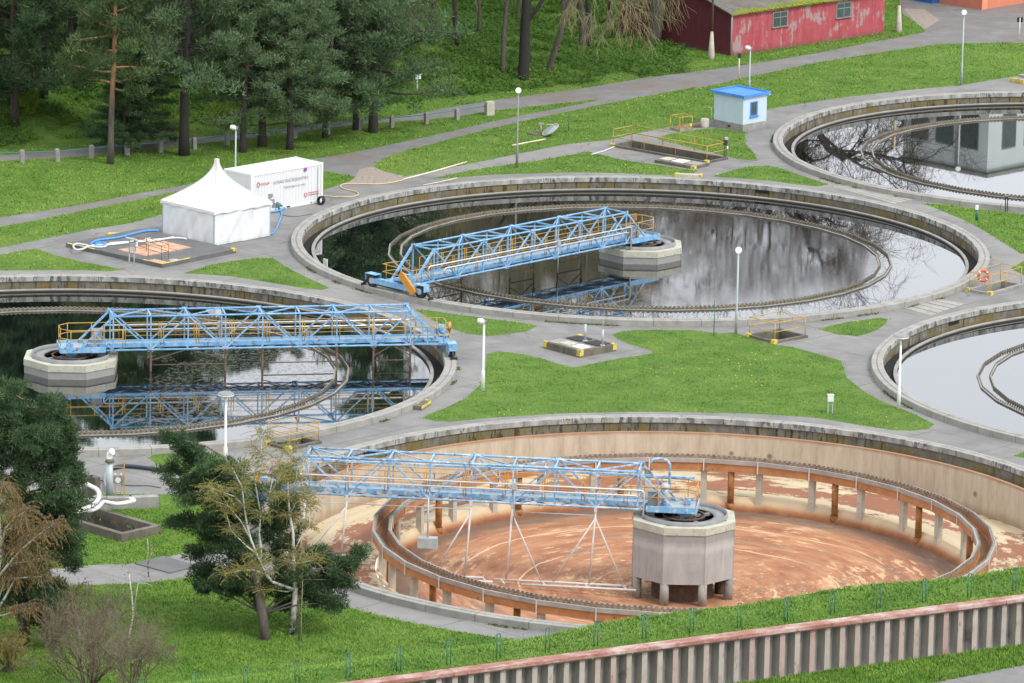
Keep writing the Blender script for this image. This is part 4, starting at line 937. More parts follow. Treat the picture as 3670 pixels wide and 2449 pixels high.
# ------------------------------------------------------------------ railed pits
def railing(parent, pts, closed, h=1.0, mids=(0.5,), r=0.03, every=2.2, mat='yellow', name='railing', z0=0.0):
    b = MB(); P_ = [Vector((x, y, z0)) for x, y in pts]; n = len(P_)
    segs = [(P_[i], P_[(i + 1) % n]) for i in range(n if closed else n - 1)]
    for p, q in segs:
        for z in [h] + [h * m for m in mids]: b.tube([p + Vector((0, 0, z)), q + Vector((0, 0, z))], r, 6)
        k = max(1, round((q - p).length / every))
        for j in range(k + (0 if closed else 1)):
            m = p.lerp(q, j / k); b.tube([m, m + Vector((0, 0, h))], r, 6)
    return b.build(name, M[mat], parent)
def pit(key, label, depth, wall_t=0.22, up=0.14, mats='concrete', corners_yellow=True, rail=True, mids=(0.5,), every=2.2, h=1.0):
    r = PIT[key]; c, ua, ub, la, lb = r; ang = math.atan2(ua.y, ua.x)
    t = empty('railed_pit' if rail else 'pit', (c.x, c.y, 0), ang, label, 'pit')
    sy = 1 if ub.dot(Vector((-ua.y, ua.x, 0))) > 0 else -1
    b = MB(); X, Y, w = la / 2, lb / 2, wall_t
    b.box((0, -Y + w / 2 - 0.02, (up - depth) / 2), (la, w, up + depth)); b.box((0, Y - w / 2 + 0.02, (up - depth) / 2), (la, w, up + depth))
    b.box((-X + w / 2, 0, (up - depth) / 2 - 0.002), (w, lb - 2 * w + 0.04, up + depth)); b.box((X - w / 2, 0, (up - depth) / 2 - 0.002), (w, lb - 2 * w + 0.04, up + depth))
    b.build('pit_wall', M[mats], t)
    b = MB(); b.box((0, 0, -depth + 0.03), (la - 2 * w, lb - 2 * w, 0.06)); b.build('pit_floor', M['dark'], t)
    if rail: railing(t, [(-X + w / 2, -Y + w / 2), (X - w / 2, -Y + w / 2), (X - w / 2, Y - w / 2), (-X + w / 2, Y - w / 2)], True, h, mids, 0.024, every, z0=up)
    if corners_yellow:
        for sx in (-1, 1):
            b = MB(); b.box((sx * (X - 0.10), -Y + 0.10 - 0.03, up / 2 + 0.03), (0.26, 0.30, up + 0.10)); b.build('yellow_corner', M['yellow_edge'], t)
    return t
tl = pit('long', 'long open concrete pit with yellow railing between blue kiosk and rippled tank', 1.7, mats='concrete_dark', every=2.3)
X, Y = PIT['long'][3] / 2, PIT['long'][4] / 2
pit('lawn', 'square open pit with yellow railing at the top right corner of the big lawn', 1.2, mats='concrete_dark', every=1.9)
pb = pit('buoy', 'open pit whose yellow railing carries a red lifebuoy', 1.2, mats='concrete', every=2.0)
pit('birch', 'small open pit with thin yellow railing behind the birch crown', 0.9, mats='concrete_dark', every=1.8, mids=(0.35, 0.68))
# lifebuoy hung on that railing
pl = flat(*z1('V', 1820, 1160)); b = MB(); bp = [(0.30 * math.cos(a), 0, 0.30 * math.sin(a)) for a in [2 * PI * k / 20 for k in range(21)]]; b.tube(bp, 0.075, 8, caps=False)
lb_ = empty('lifebuoy', (pl.x, pl.y, 0.72), R_(15), 'red ring lifebuoy hanging on a yellow pit railing', 'lifebuoy'); b.build('ring', plain('faded_red_foam', (0.60, 0.09, 0.035), 0.6, 0, 0.15, 3), lb_)
for k in range(4):
    a = PI / 4 + k * PI / 2; b = MB(); b.tube([(0.30 * math.cos(a - 0.12), 0, 0.30 * math.sin(a - 0.12)), (0.30 * math.cos(a), 0, 0.30 * math.sin(a)), (0.30 * math.cos(a + 0.12), 0, 0.30 * math.sin(a + 0.12))], 0.079, 8); b.build('band', M['white'], lb_)
# concrete shelf with hatches along the front of the long pit
sh = rect4(on0(zz('P', [(740, 800), (1340, 888), (1520, 845), (1010, 745)])))
t = empty('hatch_slab', sh[0], math.atan2(sh[1].y, sh[1].x), 'low concrete slab with hatch covers built against the front of the long railed pit', 'slab')
b = MB(); b.box((0, 0, 0.05), (sh[3], sh[4], 0.26)); b.build('slab', M['concrete_dark'], t)
for i, (f, mk) in enumerate(((-0.33, 'colwhite'), (-0.05, 'white'), (0.33, 'rustpipe'))):
    b = MB(); b.box((f * sh[3], 0, 0.20), (1.0, sh[4] * 0.55, 0.05)); b.build('hatch', M['concrete'] if mk == 'rustpipe' else M[mk], t)
b = MB(); b.box((sh[3] / 2 - 0.13, -sh[4] / 2 + 0.13, 0.06), (0.28, 0.28, 0.28)); b.build('yellow_corner', M['yellow_edge'], t)
# little guard over the square hatch near the kiosk
hp = on0(zz('P', [(1020, 335), (1145, 368), (1265, 335), (1130, 302)])); r = rect4(hp); t = empty('hatch_guard', r[0], math.atan2(r[1].y, r[1].x), 'small ochre guard frame over a rusty hatch beside the blue kiosk', 'guard rail')
b = MB(); b.box((0, 0, 0.07), (r[3], r[4], 0.16)); b.build('hatch_rim', M['concrete'], t); b = MB(); b.box((0, 0, 0.16), (r[3] * 0.8, r[4] * 0.8, 0.04)); b.build('hatch', M['rustpipe'], t)
railing(t, [(-r[3] / 2, -r[4] / 2), (r[3] / 2, -r[4] / 2), (r[3] / 2, r[4] / 2), (-r[3] / 2, r[4] / 2)], True, 0.95, (), 0.025, 3.0, 'yellow')
p = flat(*z1('P', 1272, 310)); b = MB(); b.tube([(0, 0, 0), (0, 0, 0.22), (0, 0, 0.3)], [0.13, 0.13, 0.06], 10)
tag(b.build('marker_stub', M['yellow_edge'], None, p), 'stubby yellow marker at the right of the ochre hatch guard', 'marker')
p = flat(*z1('P', 1470, 290)); t = empty('inspection_shaft', p, 0, 'short pale concrete shaft with a thin bent pipe left of the blue kiosk', 'shaft')
b = MB(); b.lathe([(0.30, 0), (0.30, 0.52), (0.24, 0.55), (0.0, 0.55)], 20); b.build('shaft', M['colwhite'], t); b = MB(); b.tube([(0.42, 0, 0), (0.42, 0, 1.25), (0.30, 0, 1.32), (0.2, 0, 1.3)], 0.03, 6); b.build('pipe', M['galv'], t)
b = MB(); b.box((-0.6, -0.1, 0.05), (0.75, 0.75, 0.1)); b.box((-0.6, -0.1, 0.11), (0.5, 0.5, 0.02)); b.build('cover', M['rustbrown'], t)
# instrument post at the pit's right end
p = flat(*z1('P', 1755, 752)); t = empty('instrument_post', p, 0.4, 'black instrument post with a grey head at the right end of the long pit', 'instrument')
b = MB(); b.bar((-0.06, 0, 0), (-0.06, 0, 1.25), 0.04); b.bar((0.06, 0, 0), (0.06, 0, 1.25), 0.04); b.build('post', M['black'], t)
b = MB(); b.box((0, 0, 1.12), (0.22, 0.16, 0.34)); b.build('box', M['black'], t); b = MB(); b.box((0.05, 0, 1.38), (0.22, 0.2, 0.16)); b.build('head', M['galv'], t); b = MB(); b.box((0.14, 0, 0.78), (0.1, 0.12, 0.16)); b.build('gauge', M['white'], t)
# yellow tipped step at the tank rim
p, q = flat(*z1('P', 1075, 992)), flat(*z1('P', 1415, 1008)); d = q - p; b = MB()
t = empty('rim_step', (p + q) / 2, math.atan2(d.y, d.x), 'low concrete step with yellow ends at the far rim of the rippled tank', 'step')
b.box((0, 0, 0.10), (d.length, 0.45, 0.2)); b.build('step', M['colwhite'], t)
for sx in (-1, 1): b = MB(); b.box((sx * d.length / 2, 0, 0.11), (0.2, 0.47, 0.24)); b.build('yellow_end', M['yellow_edge'], t)

# raised chamber with two posts in the paved bay by the lawn
r = rect4(on0(zz('B', [(1340, 805), (1570, 868), (1830, 828), (1590, 768)]))); c, ua, ub, la, lb = r
t = empty('valve_chamber', c, math.atan2(ua.y, ua.x), 'raised mossy concrete chamber with two grey posts and yellow painted corners', 'chamber'); sg = 1 if ub.dot(Vector((-ua.y, ua.x, 0))) > 0 else -1
b = MB(); b.box((0, 0, 0.18), (la, lb, 0.42)); b.build('chamber', M['concrete_dark'], t)
b = MB(); b.box((0, -lb * 0.25 * sg, 0.40), (la * 0.92, lb * 0.40, 0.05)); b.build('cover_slab', M['concrete'], t)
for f in (-0.24, 0.24): b = MB(); b.box((f * la, lb * 0.22 * sg, 0.405), (la * 0.38, lb * 0.34, 0.05)); b.build('grating', M['black'], t)
for f, hh in ((-0.04, 0.95), (0.44, 0.9)):
    b = MB(); b.tube([(f * la, lb * 0.18 * sg, 0.39), (f * la, lb * 0.18 * sg, 0.39 + hh)], 0.07, 8); b.tube([(f * la, lb * 0.18 * sg, 0.38), (f * la, lb * 0.18 * sg, 0.44)], 0.14, 10); b.tube([(f * la, lb * 0.18 * sg, 0.39 + hh), (f * la, lb * 0.18 * sg, 0.39 + hh + 0.5)], 0.015, 5); b.build('post', M['galv'], t)
for sx, sy in ((-1, -sg), (1, -sg), (-1, sg), (1, sg)): b = MB(); b.box((sx * (la / 2 - 0.12), sy * (lb / 2 - 0.12), 0.25), (0.28, 0.28, 0.34)); b.build('yellow_corner', M['yellow_edge'], t)
for f, mk in ((-0.05, 'colwhite'), (0.3, 'white')): b = MB(); b.box((f * la, -lb * 0.27 * sg, 0.44), (la * 0.26, lb * 0.26, 0.04)); b.build('hatch', M[mk], t)

# slab beside the near right rim of the scum tank
r = rect4(on0(zz('B', [(440, 1198), (560, 1212), (618, 1170), (490, 1160)]))); t = empty('rim_slab', r[0], math.atan2(r[1].y, r[1].x), 'small concrete slab with a yellow edge beside the rim of the scum tank', 'slab')
b = MB(); b.box((0, 0, 0.10), (r[3], r[4], 0.24)); b.build('slab', M['concrete_dark'], t); b = MB(); b.box((r[3] / 2 + 0.01, 0, 0.14), (0.05, r[4], 0.14)); b.box((r[3] * 0.1, r[4] / 2, 0.224), (r[3] * 0.6, 0.12, 0.012)); b.build('yellow_edge', M['yellow_edge'], t); b = MB(); b.box((-0.1, 0, 0.24), (r[3] * 0.5, r[4] * 0.5, 0.05)); b.build('hatch', M['colwhite'], t)

# ------------------------------------------------------------------ the slab, tent and container corner
r = rect4(on0(zz('H', [(90, 332), (1230, 597), (2120, 408), (1010, 190)]))); c, ua, ub, la, lb = r; sg = 1 if ub.dot(Vector((-ua.y, ua.x, 0))) > 0 else -1
SLAB_R, SLAB_T = r, 0.24
slab = empty('pump_slab', c, math.atan2(ua.y, ua.x), 'large dark slab with rusty floor hatches and yellow edges in front of the white tent', 'slab')
b = MB(); b.box((0, 0, 0.10), (la, lb, 0.28)); b.build('slab', M['asph_dark'], slab)
b = MB(); b.box((-la * 0.35, -sg * (lb / 2 - 0.08), 0.245), (la * 0.28, 0.16, 0.012)); b.box((la * 0.40, -sg * (lb / 2 - 0.08), 0.245), (la * 0.2, 0.16, 0.012)); b.box((la / 2 - 0.08, -sg * lb * 0.30, 0.246), (0.16, lb * 0.38, 0.012)); b.box((la / 2 - 0.1, sg * (lb / 2 - 0.12), 0.2), (0.3, 0.3, 0.16)); b.build('yellow_edge', M['yellow_edge'], slab)
hatchm = plain('rust_blistered_hatch', (0.52, 0.33, 0.22), 0.85, 0, 0.25, 1.5, 0.3, dirt=((0.33, 0.14, 0.07), 0.55), use='obj')
Rinv = Matrix.Rotation(-slab.rotation_euler.z, 4, 'Z')
def inslab(x, y): return Rinv @ (flat(*z1('H', x, y), SLAB_T) - Vector((c.x, c.y, 0)))
hc = [inslab(*q) for q in ((730, 380), (1060, 460), (1590, 350), (1250, 275))]
hr = rect4([(p.x, p.y) for p in hc]); hang = math.atan2(hr[1].y, hr[1].x)
for k in range(3):
    p = hr[0] + hr[2] * (hr[4] * (k - 1) / 3); b = MB(); b.box((p.x, p.y, 0.255), (hr[3] * 0.96, hr[4] / 3 * 0.93, 0.03), hang); b.build('hatch', hatchm, slab)
p = inslab(1180, 515); b = MB(); b.box((p.x, p.y, 0.255), (1.0, 0.6, 0.03), hang); b.build('hatch', hatchm, slab)
p = inslab(1380, 500); b = MB(); b.lathe([(0.3, 0.24), (0.3, 0.27), (0.0, 0.27)], 20, c=(p.x, p.y, 0)); b.build('manhole_cover', M['colwhite'], slab)
rp = [inslab(*q) for q in ((930, 400), (1235, 500), (1320, 480), (1060, 400))]
railing(slab, [(p.x, p.y) for p in rp], True, 0.85, (0.5,), 0.018, 1.6, 'rustpipe', z0=SLAB_T)
p = inslab(1078, 350); b = MB(); b.tube([(p.x, p.y, 0.24), (p.x, p.y, 0.72), (p.x, p.y, 0.80)], [0.13, 0.13, 0.17], 12); b.build('vent_stub', M['white'], slab)
# meter cabinet on posts
p = flat(*z1('H', 888, 525)); t = empty('meter_stand', p, R_(20), 'grey steel stand with a slanted roof and meter boxes at the slab edge', 'meter stand')
b = MB(); b.bar((-0.15, 0, 0), (-0.15, 0, 1.35), 0.06); b.bar((0.15, 0, 0), (0.15, 0, 1.35), 0.06); b.bar((-0.15, 0, 0.7), (0.15, 0, 0.7), 0.05); b.build('legs_frame', M['galv'], t)
b = MB(); b.box((0, -0.05, 1.1), (0.34, 0.16, 0.28)); b.build('meter_box', M['steelgrey'], t); b = MB(); b.box((-0.06, -0.1, 0.82), (0.22, 0.14, 0.26)); b.build('switch_box', M['colwhite'], t)
b = MB(); b.box((0, 0, 0), (0.75, 0.5, 0.03), M4=Matrix.Translation((0, 0, 1.42)) @ Matrix.Rotation(R_(14), 4, 'Y')); b.build('roof', M['galv'], t); b = MB(); b.box((0.28, 0, 1.12), (0.14, 0.12, 0.3)); b.build('white_box', M['white'], t)
p = flat(*z1('H', 730, 195)); b = MB(); b.box((0, 0, 0.03), (0.95, 0.5, 0.06), R_(10)); tag(b.build('floor_plate', M['colwhite'], None, p), 'flat white plate lying on paving at the back of the dark slab', 'plate')
p = flat(*z1('H', 632, 206)); b = MB(); b.tube([(0, 0, 0), (0, 0, 0.1), (0, 0, 0.16)], [0.16, 0.16, 0.06], 10); tag(b.build('marker_stub', M['yellow_edge'], None, p), 'small yellow stub beside the white plate behind the dark slab', 'marker')
# hoses on the slab
def hose(name, w, pts, r, mat, label, z=0.0, base=None, smooth=4):
    P0 = [(flat(*z1(w, x, y), (base or 0.0)) + Vector((0, 0, r + z))) for x, y in pts]; P_ = []
    for i in range(len(P0) - 1):
        a, b_, c_, d = P0[max(i - 1, 0)], P0[i], P0[i + 1], P0[min(i + 2, len(P0) - 1)]
        for k in range(smooth):
            u = k / smooth; P_.append(0.5 * ((2 * b_) + (c_ - a) * u + (2 * a - 5 * b_ + 4 * c_ - d) * u * u + (3 * b_ - a - 3 * c_ + d) * u ** 3))
    P_.append(P0[-1]); m = MB(); o = P0[0].copy(); m.tube([q - o for q in P_], r, 8)
    return tag(m.build(name, mat, None, o), label, 'hose')
M['hose_blue'] = plain('blue_plastic_hose', (0.08, 0.30, 0.68), 0.4, 0, 0.15, 2); M['hose_white'] = plain('milky_hose', (0.62, 0.62, 0.66), 0.4, 0, 0.1, 2); M['hose_tan'] = plain('tan_hose', (0.56, 0.42, 0.23), 0.6, 0, 0.12, 2); M['hose_cream'] = plain('cream_hose', (0.68, 0.61, 0.46), 0.6, 0, 0.1, 2)
hose('hose', 'H', [(1208, 165), (1060, 170), (900, 205), (720, 250), (520, 275), (430, 305), (420, 330), (520, 345), (590, 325), (540, 305), (460, 318)], 0.07, M['hose_blue'], 'thick blue hose running out of the tent across the dark slab to a loop', base=SLAB_T)
hose('hose', 'H', [(1530, 262), (1400, 250), (1200, 268), (1000, 285), (820, 300), (640, 315), (560, 355), (420, 350), (330, 330), (240, 318), (205, 350), (240, 388), (320, 378), (380, 350), (520, 330), (640, 330), (900, 300), (1150, 285), (1380, 240)], 0.06, M['hose_white'], 'milky white hose looping over the left end of the dark slab', base=SLAB_T)
hose('hose', 'Q', [(1495, 800), (1600, 790), (1690, 760), (1715, 720), (1680, 700)], 0.07, M['hose_blue'], 'blue hose between the tent and the valves on the container')
hose('hose', 'Q', [(1500, 1082), (1560, 1070), (1600, 1010), (1640, 920), (1670, 830), (1660, 780), (1640, 720)], 0.05, M['hose_blue'], 'thin blue hose curving from the front corner of the tent to the container')
hose('hose', 'Q', [(2190, 585), (2350, 598)] + [((x * 0.29979 + 1000 - 540) * 3.5606, (y * 0.29979 + 600 - 540) * 3.5606) for x, y in [(700, 358), (840, 362), (930, 345), (945, 318), (880, 290), (780, 268), (735, 240), (760, 212), (850, 203), (1050, 208), (1200, 208), (1350, 190), (1500, 155)]], 0.042, M['hose_tan'], 'tan hose snaking over the paving right of the white container')
hose('pipe', 'F', [(440, 1165), (650, 1110), (850, 1052)], 0.05, M['hose_cream'], 'straight cream pipe lying along the path edge by the gravel patch', smooth=2)['category'] = 'pipe'
hose('pipe', 'F', [(570, 1200), (680, 1178), (792, 1153)], 0.03, M['hose_cream'], 'thin pale pipe lying on the path at the rim of the rippled tank', smooth=2)['category'] = 'pipe'
hose('pipe', 'F', [(1145, 945), (1250, 925), (1360, 905)], 0.05, M['hose_cream'], 'short cream pipe lying in the grass near the tilted round lid', smooth=2)['category'] = 'pipe'
hose('cable', 'Q', [(1660, 820), (1750, 840), (1850, 845), (1960, 830), (2060, 812)], 0.02, M['green'], 'thin green cable curving over the paving in front of the container')['category'] = 'cable'
hose('hose', 'P', [(-120, 690), (40, 645), (130, 610), (240, 570)], 0.04, M['hose_white'], 'thin white hose hanging over the left end of the long railed pit')
# coil of black hose
p = flat(*z1('Q', 2172, 690)); b = MB()
for k in range(5): b.tube([((0.24 + 0.015 * (k % 2)) * math.cos(a), 0.05 * k - 0.1 + 0.22 * math.sin(a) * 0.3, 0.26 + 0.24 * math.sin(a)) for a in [2 * PI * j / 18 for j in range(19)]], 0.035, 6, caps=False)
tag(b.build('hose_coil', M['black'], None, p, R_(-45)), 'coil of black hose leaning against the right corner of the container', 'hose coil')

# pagoda tent
M['fabric'] = plain('white_tent_fabric', (0.70, 0.695, 0.675), 0.7, 0, 0.035, 0.8); 
def m_fab():
    s = S('tent_wall_fabric', 0.7); x = s.sep(s.obj)
    n = s.noise(s.com(s.ma('MULTIPLY', x[0], 2.2), s.ma('MULTIPLY', x[1], 2.2), s.ma('MULTIPLY', x[2], 0.45)), 1.0, 5, 0.65)
    c = s.mix(s.step(n, 0.50, 0.72), (0.70, 0.71, 0.72), (0.60, 0.60, 0.59))
    c = s.mix(s.ma('MULTIPLY', s.ma('SUBTRACT', 1.0, s.step(s.ma('ADD', x[2], s.ma('MULTIPLY', s.noise(s.obj, 2.5, 4), 0.35)), 0.15, 0.5)), 0.35), c, (0.36, 0.34, 0.30)); s.col(c); return s.m
M['fabricwall'] = m_fab()
pf = flat(491, 566.5); pr_ = flat(616, 544); pl_ = flat(364, 537); print('tent', (pr_ - pf).length, (pl_ - pf).length); sz = ((pr_ - pf).length + (pl_ - pf).length) / 2; ta = math.atan2((pr_ - pf).y, (pr_ - pf).x)
ux = (pr_ - pf).normalized(); uy = Vector((-ux.y, ux.x, 0)); ux = ((pr_ - pf).normalized() + Matrix.Rotation(-PI / 2, 3, 'Z') @ (pl_ - pf).normalized()).normalized(); uy = Vector((-ux.y, ux.x, 0)); ta = math.atan2(ux.y, ux.x); tc_ = pf + ux * sz / 2 + uy * sz / 2
tent = empty('pagoda_tent', tc_, ta, 'white pagoda tent with a pointed roof standing behind the dark slab', 'tent')
H_e, H_p = 2.12, 4.62; hs_ = sz / 2
b = MB(); N = 14; rows = []
for j in range(N + 1):
    u = j / N; z = H_e + (H_p - H_e) * (u ** 1.0); sc2 = (1 - u) ** 1.75 * 0.965 + 0.035 if True else 0
    rows.append((sc2, z))
prof = [(1.0, H_e)] + [((1 - u) ** 1.9 * 0.96 + 0.04, H_e + (H_p - H_e) * u) for u in [k / N for k in range(1, N + 1)]]
M_ = 8
for sd in range(4):
    rot = Matrix.Rotation(sd * PI / 2, 3, 'Z'); vs = []
    for sc2, z in prof:
        for i in range(M_ + 1):
            f = -1 + 2 * i / M_; sag = 0.05 * (1 - f * f) * sc2 * (1 if z > H_e else 0)
            p = rot @ Vector((f * hs_ * sc2 * 1.02, -(hs_ * 1.02 * sc2 - sag), z - (0.05 * (1 - f * f) if z == H_e else 0) * 0)); vs.append(p)
    w_ = M_ + 1; b.add(vs, [(r0 * w_ + i, r0 * w_ + i + 1, (r0 + 1) * w_ + i + 1, (r0 + 1) * w_ + i) for r0 in range(len(prof) - 1) for i in range(M_)], 0, True)
b.box((0, 0, H_p + 0.02), (0.22, 0.22, 0.08))
b.build('roof', M['fabric'], tent)
b = MB()
for sd in range(4):
    rot = Matrix.Rotation(sd * PI / 2, 3, 'Z'); b.tube([rot @ Vector((hs_ * 1.02 * q, -hs_ * 1.02 * q, z + 0.008)) for q, z in prof], 0.022, 5)
b.build('hip_seam', plain('grey_seam', (0.50, 0.50, 0.48), 0.7), tent)
b = MB()
for sd in range(4):
    rot = Matrix.Rotation(sd * PI / 2, 3, 'Z'); vs = []; n = 24
    for i in range(n + 1):
        f = -1 + 2 * i / n; sc_h = 0.17 + 0.03 * math.cos(f * PI * 4)
        for z in (H_e + 0.0, H_e - sc_h): vs.append(rot @ Vector((f * hs_ * 1.025, -hs_ * 1.025, z)))
    b.add(vs, [(2 * i + 1, 2 * i + 3, 2 * i + 2, 2 * i) for i in range(n)])
b.build('valance', M['fabric'], tent)
for sd in range(4):
    rot = Matrix.Rotation(sd * PI / 2, 3, 'Z'); b = MB(); n, m = 40, 10; vs = []
    for j in range(m + 1):
        z = 0.03 + (H_e - 0.05) * j / m
        for i in range(n + 1):
            f = -1 + 2 * i / n
            wv = 0.022 * math.sin(f * 11 + z * 1.4 + sd) + 0.022 * math.sin(f * 27 + z * 3.0) * (1 - j / m) + 0.035 * math.sin(f * 5 - z * 2.2 + sd * 2) + 0.018 * math.sin(f * 17 - z * 5)
            if sd == 3: wv += 0.10 * math.exp(-((f + 0.02 + 0.10 * (z - 1)) / 0.09) ** 2) * (1.2 - z * 0.5)
            vs.append(rot @ Vector((f * hs_ * 0.985, -hs_ * 0.985 - wv * (1 - abs(f) ** 6), z)))
    w_ = n + 1; b.add(vs, [(r0 * w_ + i, r0 * w_ + i + 1, (r0 + 1) * w_ + i + 1, (r0 + 1) * w_ + i) for r0 in range(m) for i in range(n)], 0, True); b.build('side_wall', M['fabricwall'], tent)
for sx, sy in ((-1, -1), (1, -1), (1, 1), (-1, 1)): b = MB(); b.bar((sx * hs_ * 0.975, sy * hs_ * 0.975, 0), (sx * hs_ * 0.975, sy * hs_ * 0.975, H_e), 0.07); b.build('pole', M['galv'], tent)

# container
def m_cont():
    s = S('white_container_paint', 0.5); o = s.obj; x = s.sep(o)
    c = s.mix(s.ma('MULTIPLY', s.step(s.noise(s.com(s.ma('MULTIPLY', x[0], 2.0), s.ma('MULTIPLY', x[1], 2.0), s.ma('MULTIPLY', x[2], 0.3)), 1.5, 5), 0.55, 0.7), 0.25), (0.68, 0.69, 0.69), (0.55, 0.55, 0.53))
    s.col(c); return s.m
def m_croof():
    s = S('rust_streaked_container_roof', 0.6); o = s.obj; x = s.sep(o)
    k = s.step(s.noise(s.com(s.ma('MULTIPLY', x[0], 5.5), s.ma('MULTIPLY', x[1], 0.45), 0.0), 1.0, 4, 0.7), 0.53, 0.60)
    blk = s.step(s.ma('ABSOLUTE', s.ma('SUBTRACT', s.ma('FRACT', s.ma('DIVIDE', x[0], 1.15)), 0.5)), 0.16, 0.22); edge = s.ma('SUBTRACT', 1.0, s.step(s.ma('ABSOLUTE', s.ma('SUBTRACT', x[1], 1.22)), 0.75, 0.9))
    c = s.mix(s.ma('MULTIPLY', s.ma('MULTIPLY', k, blk), s.ma('MULTIPLY', edge, 0.85)), (0.70, 0.69, 0.66), (0.27, 0.20, 0.145)); s.col(c); return s.m
M['cont'], M['croof'] = m_cont(), m_croof()
cR = flat(740, 464); CLn, CWd, CHt = 6.06, 2.44, 2.50
cang = R_(46); cf = E1; co = cR - cf * CLn      # origin: near left bottom corner; x along the lettered side, y to the back
cont = empty('shipping_container', co, cang, 'white shipping container with red and grey lettering behind the tent', 'container')
b = MB(); n = 22; zb_, zt = 0.16, CHt - 0.13; pts = []
for i in range(n):
    x0 = 0.12 + (CLn - 0.24) * i / n; w_ = (CLn - 0.24) / n
    pts += [(x0, 0.0), (x0 + w_ * 0.36, 0.0), (x0 + w_ * 0.5, 0.035), (x0 + w_ * 0.86, 0.035)]
pts.append((CLn - 0.12, 0.0)); vs = [(x, y + 0.02, z) for x, y in pts for z in (zb_, zt)]
b.add(vs, [(2 * i, 2 * i + 2, 2 * i + 3, 2 * i + 1) for i in range(len(pts) - 1)])
b.box((0.06 - 0.0, CWd / 2, CHt / 2), (0.06, CWd - 0.2, CHt - 0.2)); b.box((CLn - 0.06, CWd / 2, CHt / 2), (0.06, CWd - 0.2, CHt - 0.2)); b.box((CLn / 2, CWd - 0.03, CHt / 2), (CLn - 0.2, 0.05, CHt - 0.2))
b.build('side_panels', M['cont'], cont)
b = MB()
for x in (0.06, CLn - 0.06):
    for y in (0.06, CWd - 0.06): b.box((x, y, CHt / 2), (0.15, 0.15, CHt + 0.01))
for y in (0.05, CWd - 0.05): b.box((CLn / 2, y, CHt - 0.07), (CLn - 0.25, 0.10, 0.13)); b.box((CLn / 2, y, 0.09), (CLn - 0.25, 0.10, 0.16))
for x in (0.06, CLn - 0.06): b.box((x, CWd / 2, CHt - 0.07), (0.12, CWd - 0.25, 0.13)); b.box((x, CWd / 2, 0.09), (0.12, CWd - 0.25, 0.16))
b.build('corner_frame', M['white'], cont)
b = MB(); b.box((CLn / 2, CWd / 2, CHt - 0.02), (CLn - 0.2, CWd - 0.2, 0.03)); b.build('roof', M['croof'], cont)
b = MB(); b.box((1.15, CWd * 0.62, CHt + 0.05), (0.7, 0.65, 0.12)); b.build('roof_unit', M['white'], cont)
b = MB(); b.box((CLn - 0.42, -0.012, CHt / 2), (0.025, 0.02, CHt - 0.5)); b.build('side_conduit', M['steelgrey'], cont)
b = MB(); b.box((CLn * 0.52, 0.0, 0.09), (0.30, 0.012, 0.10)); b.box((CLn * 0.84, 0.0, 0.09), (0.1, 0.012, 0.06)); b.build('fork_pocket', M['black'], cont)
for x, z in ((1.62, 0.98), (1.78, 0.62), (1.95, 0.36), (2.3, 0.30)): b = MB(); b.box((x, -0.03, z), (0.30, 0.07, 0.22)); b.build('valve_plate', M['steelgrey'], cont)
b = MB(); b.tube([(2.1, -0.1, 0.5), (2.1, -0.25, 0.5), (2.1, -0.3, 0.05)], 0.05, 8); b.tube([(2.35, -0.1, 0.3), (2.35, -0.3, 0.3)], 0.06, 8); b.build('valve_pipe', M['teal'], cont)
b = MB(); b.box((CLn + 0.16, 0.7, 0.62), (0.34, 0.42, 0.06)); b.box((CLn + 0.1, 0.7, 0.48), (0.2, 0.3, 0.22)); b.build('end_shelf', M['colwhite'], cont)
b = MB(); b.box((4.55, -0.016, CHt - 0.26), (0.26, 0.02, 0.2)); b.build('purple_tape', plain('purple_tape', (0.28, 0.07, 0.33), 0.6), cont)
def lettering(txt, size, x, z, mat, name, parent, sx=1.0):
    cu = bpy.data.curves.new(name, 'FONT'); cu.body = txt; cu.size = size; cu.extrude = 0.002; cu.resolution_u = 2
    o = bpy.data.objects.new(name, cu); COL.objects.link(o); bpy.context.view_layer.update()
    me = bpy.data.meshes.new_from_object(o.evaluated_get(bpy.context.evaluated_depsgraph_get())); bpy.data.objects.remove(o); bpy.data.curves.remove(cu)
    me.name = name; me.materials.clear(); me.materials.append(mat)
    ob = bpy.data.objects.new(name, me); COL.objects.link(ob); ob.parent = parent; ob.location = (x, -0.012, z); ob.rotation_euler = (PI / 2, 0, 0); ob.scale = (sx, 1, 1); return ob
M['ink_red'] = plain('red_lettering', (0.55, 0.10, 0.11), 0.5); M['ink_grey'] = plain('grey_lettering', (0.31, 0.31, 0.33), 0.5)
lettering('VEOLIA', 0.25, 0.82, 1.70, M['ink_red'], 'lettering', cont, 0.85)
lettering('ULTRAFILTRAČNÍ JEDNOTKA', 0.27, 1.85, 1.66, M['ink_grey'], 'lettering', cont, 0.83)
lettering('Mobilní úpravna vody', 0.22, 2.75, 1.28, M['ink_grey'], 'lettering', cont, 0.95)
b = MB(); b.tube([(0.60 + 0.12 * math.cos(a), -0.01, 1.79 + 0.14 * math.sin(a)) for a in [2 * PI * k / 20 for k in range(21)]], 0.022, 6, caps=False); b.build('round_emblem', M['ink_red'], cont)
b = MB(); b.tube([(4.62 + 0.10 * math.cos(a), -0.01, 0.66 + 0.13 * math.sin(a)) for a in [PI * 0.6 + 1.7 * PI * k / 16 for k in range(17)]], 0.02, 6); b.build('small_emblem', M['ink_red'], cont)
for z in (0.74, 0.60):
    b = MB(); x = 4.85
    for k in range(9): wd = 0.05 + 0.03 * ((k * 7) % 3); b.box((x + wd / 2, -0.008, z), (wd, 0.008, 0.045 if k % 3 else 0.06)); x += wd + 0.022
    b.build('small_print', M['ink_red'], cont)

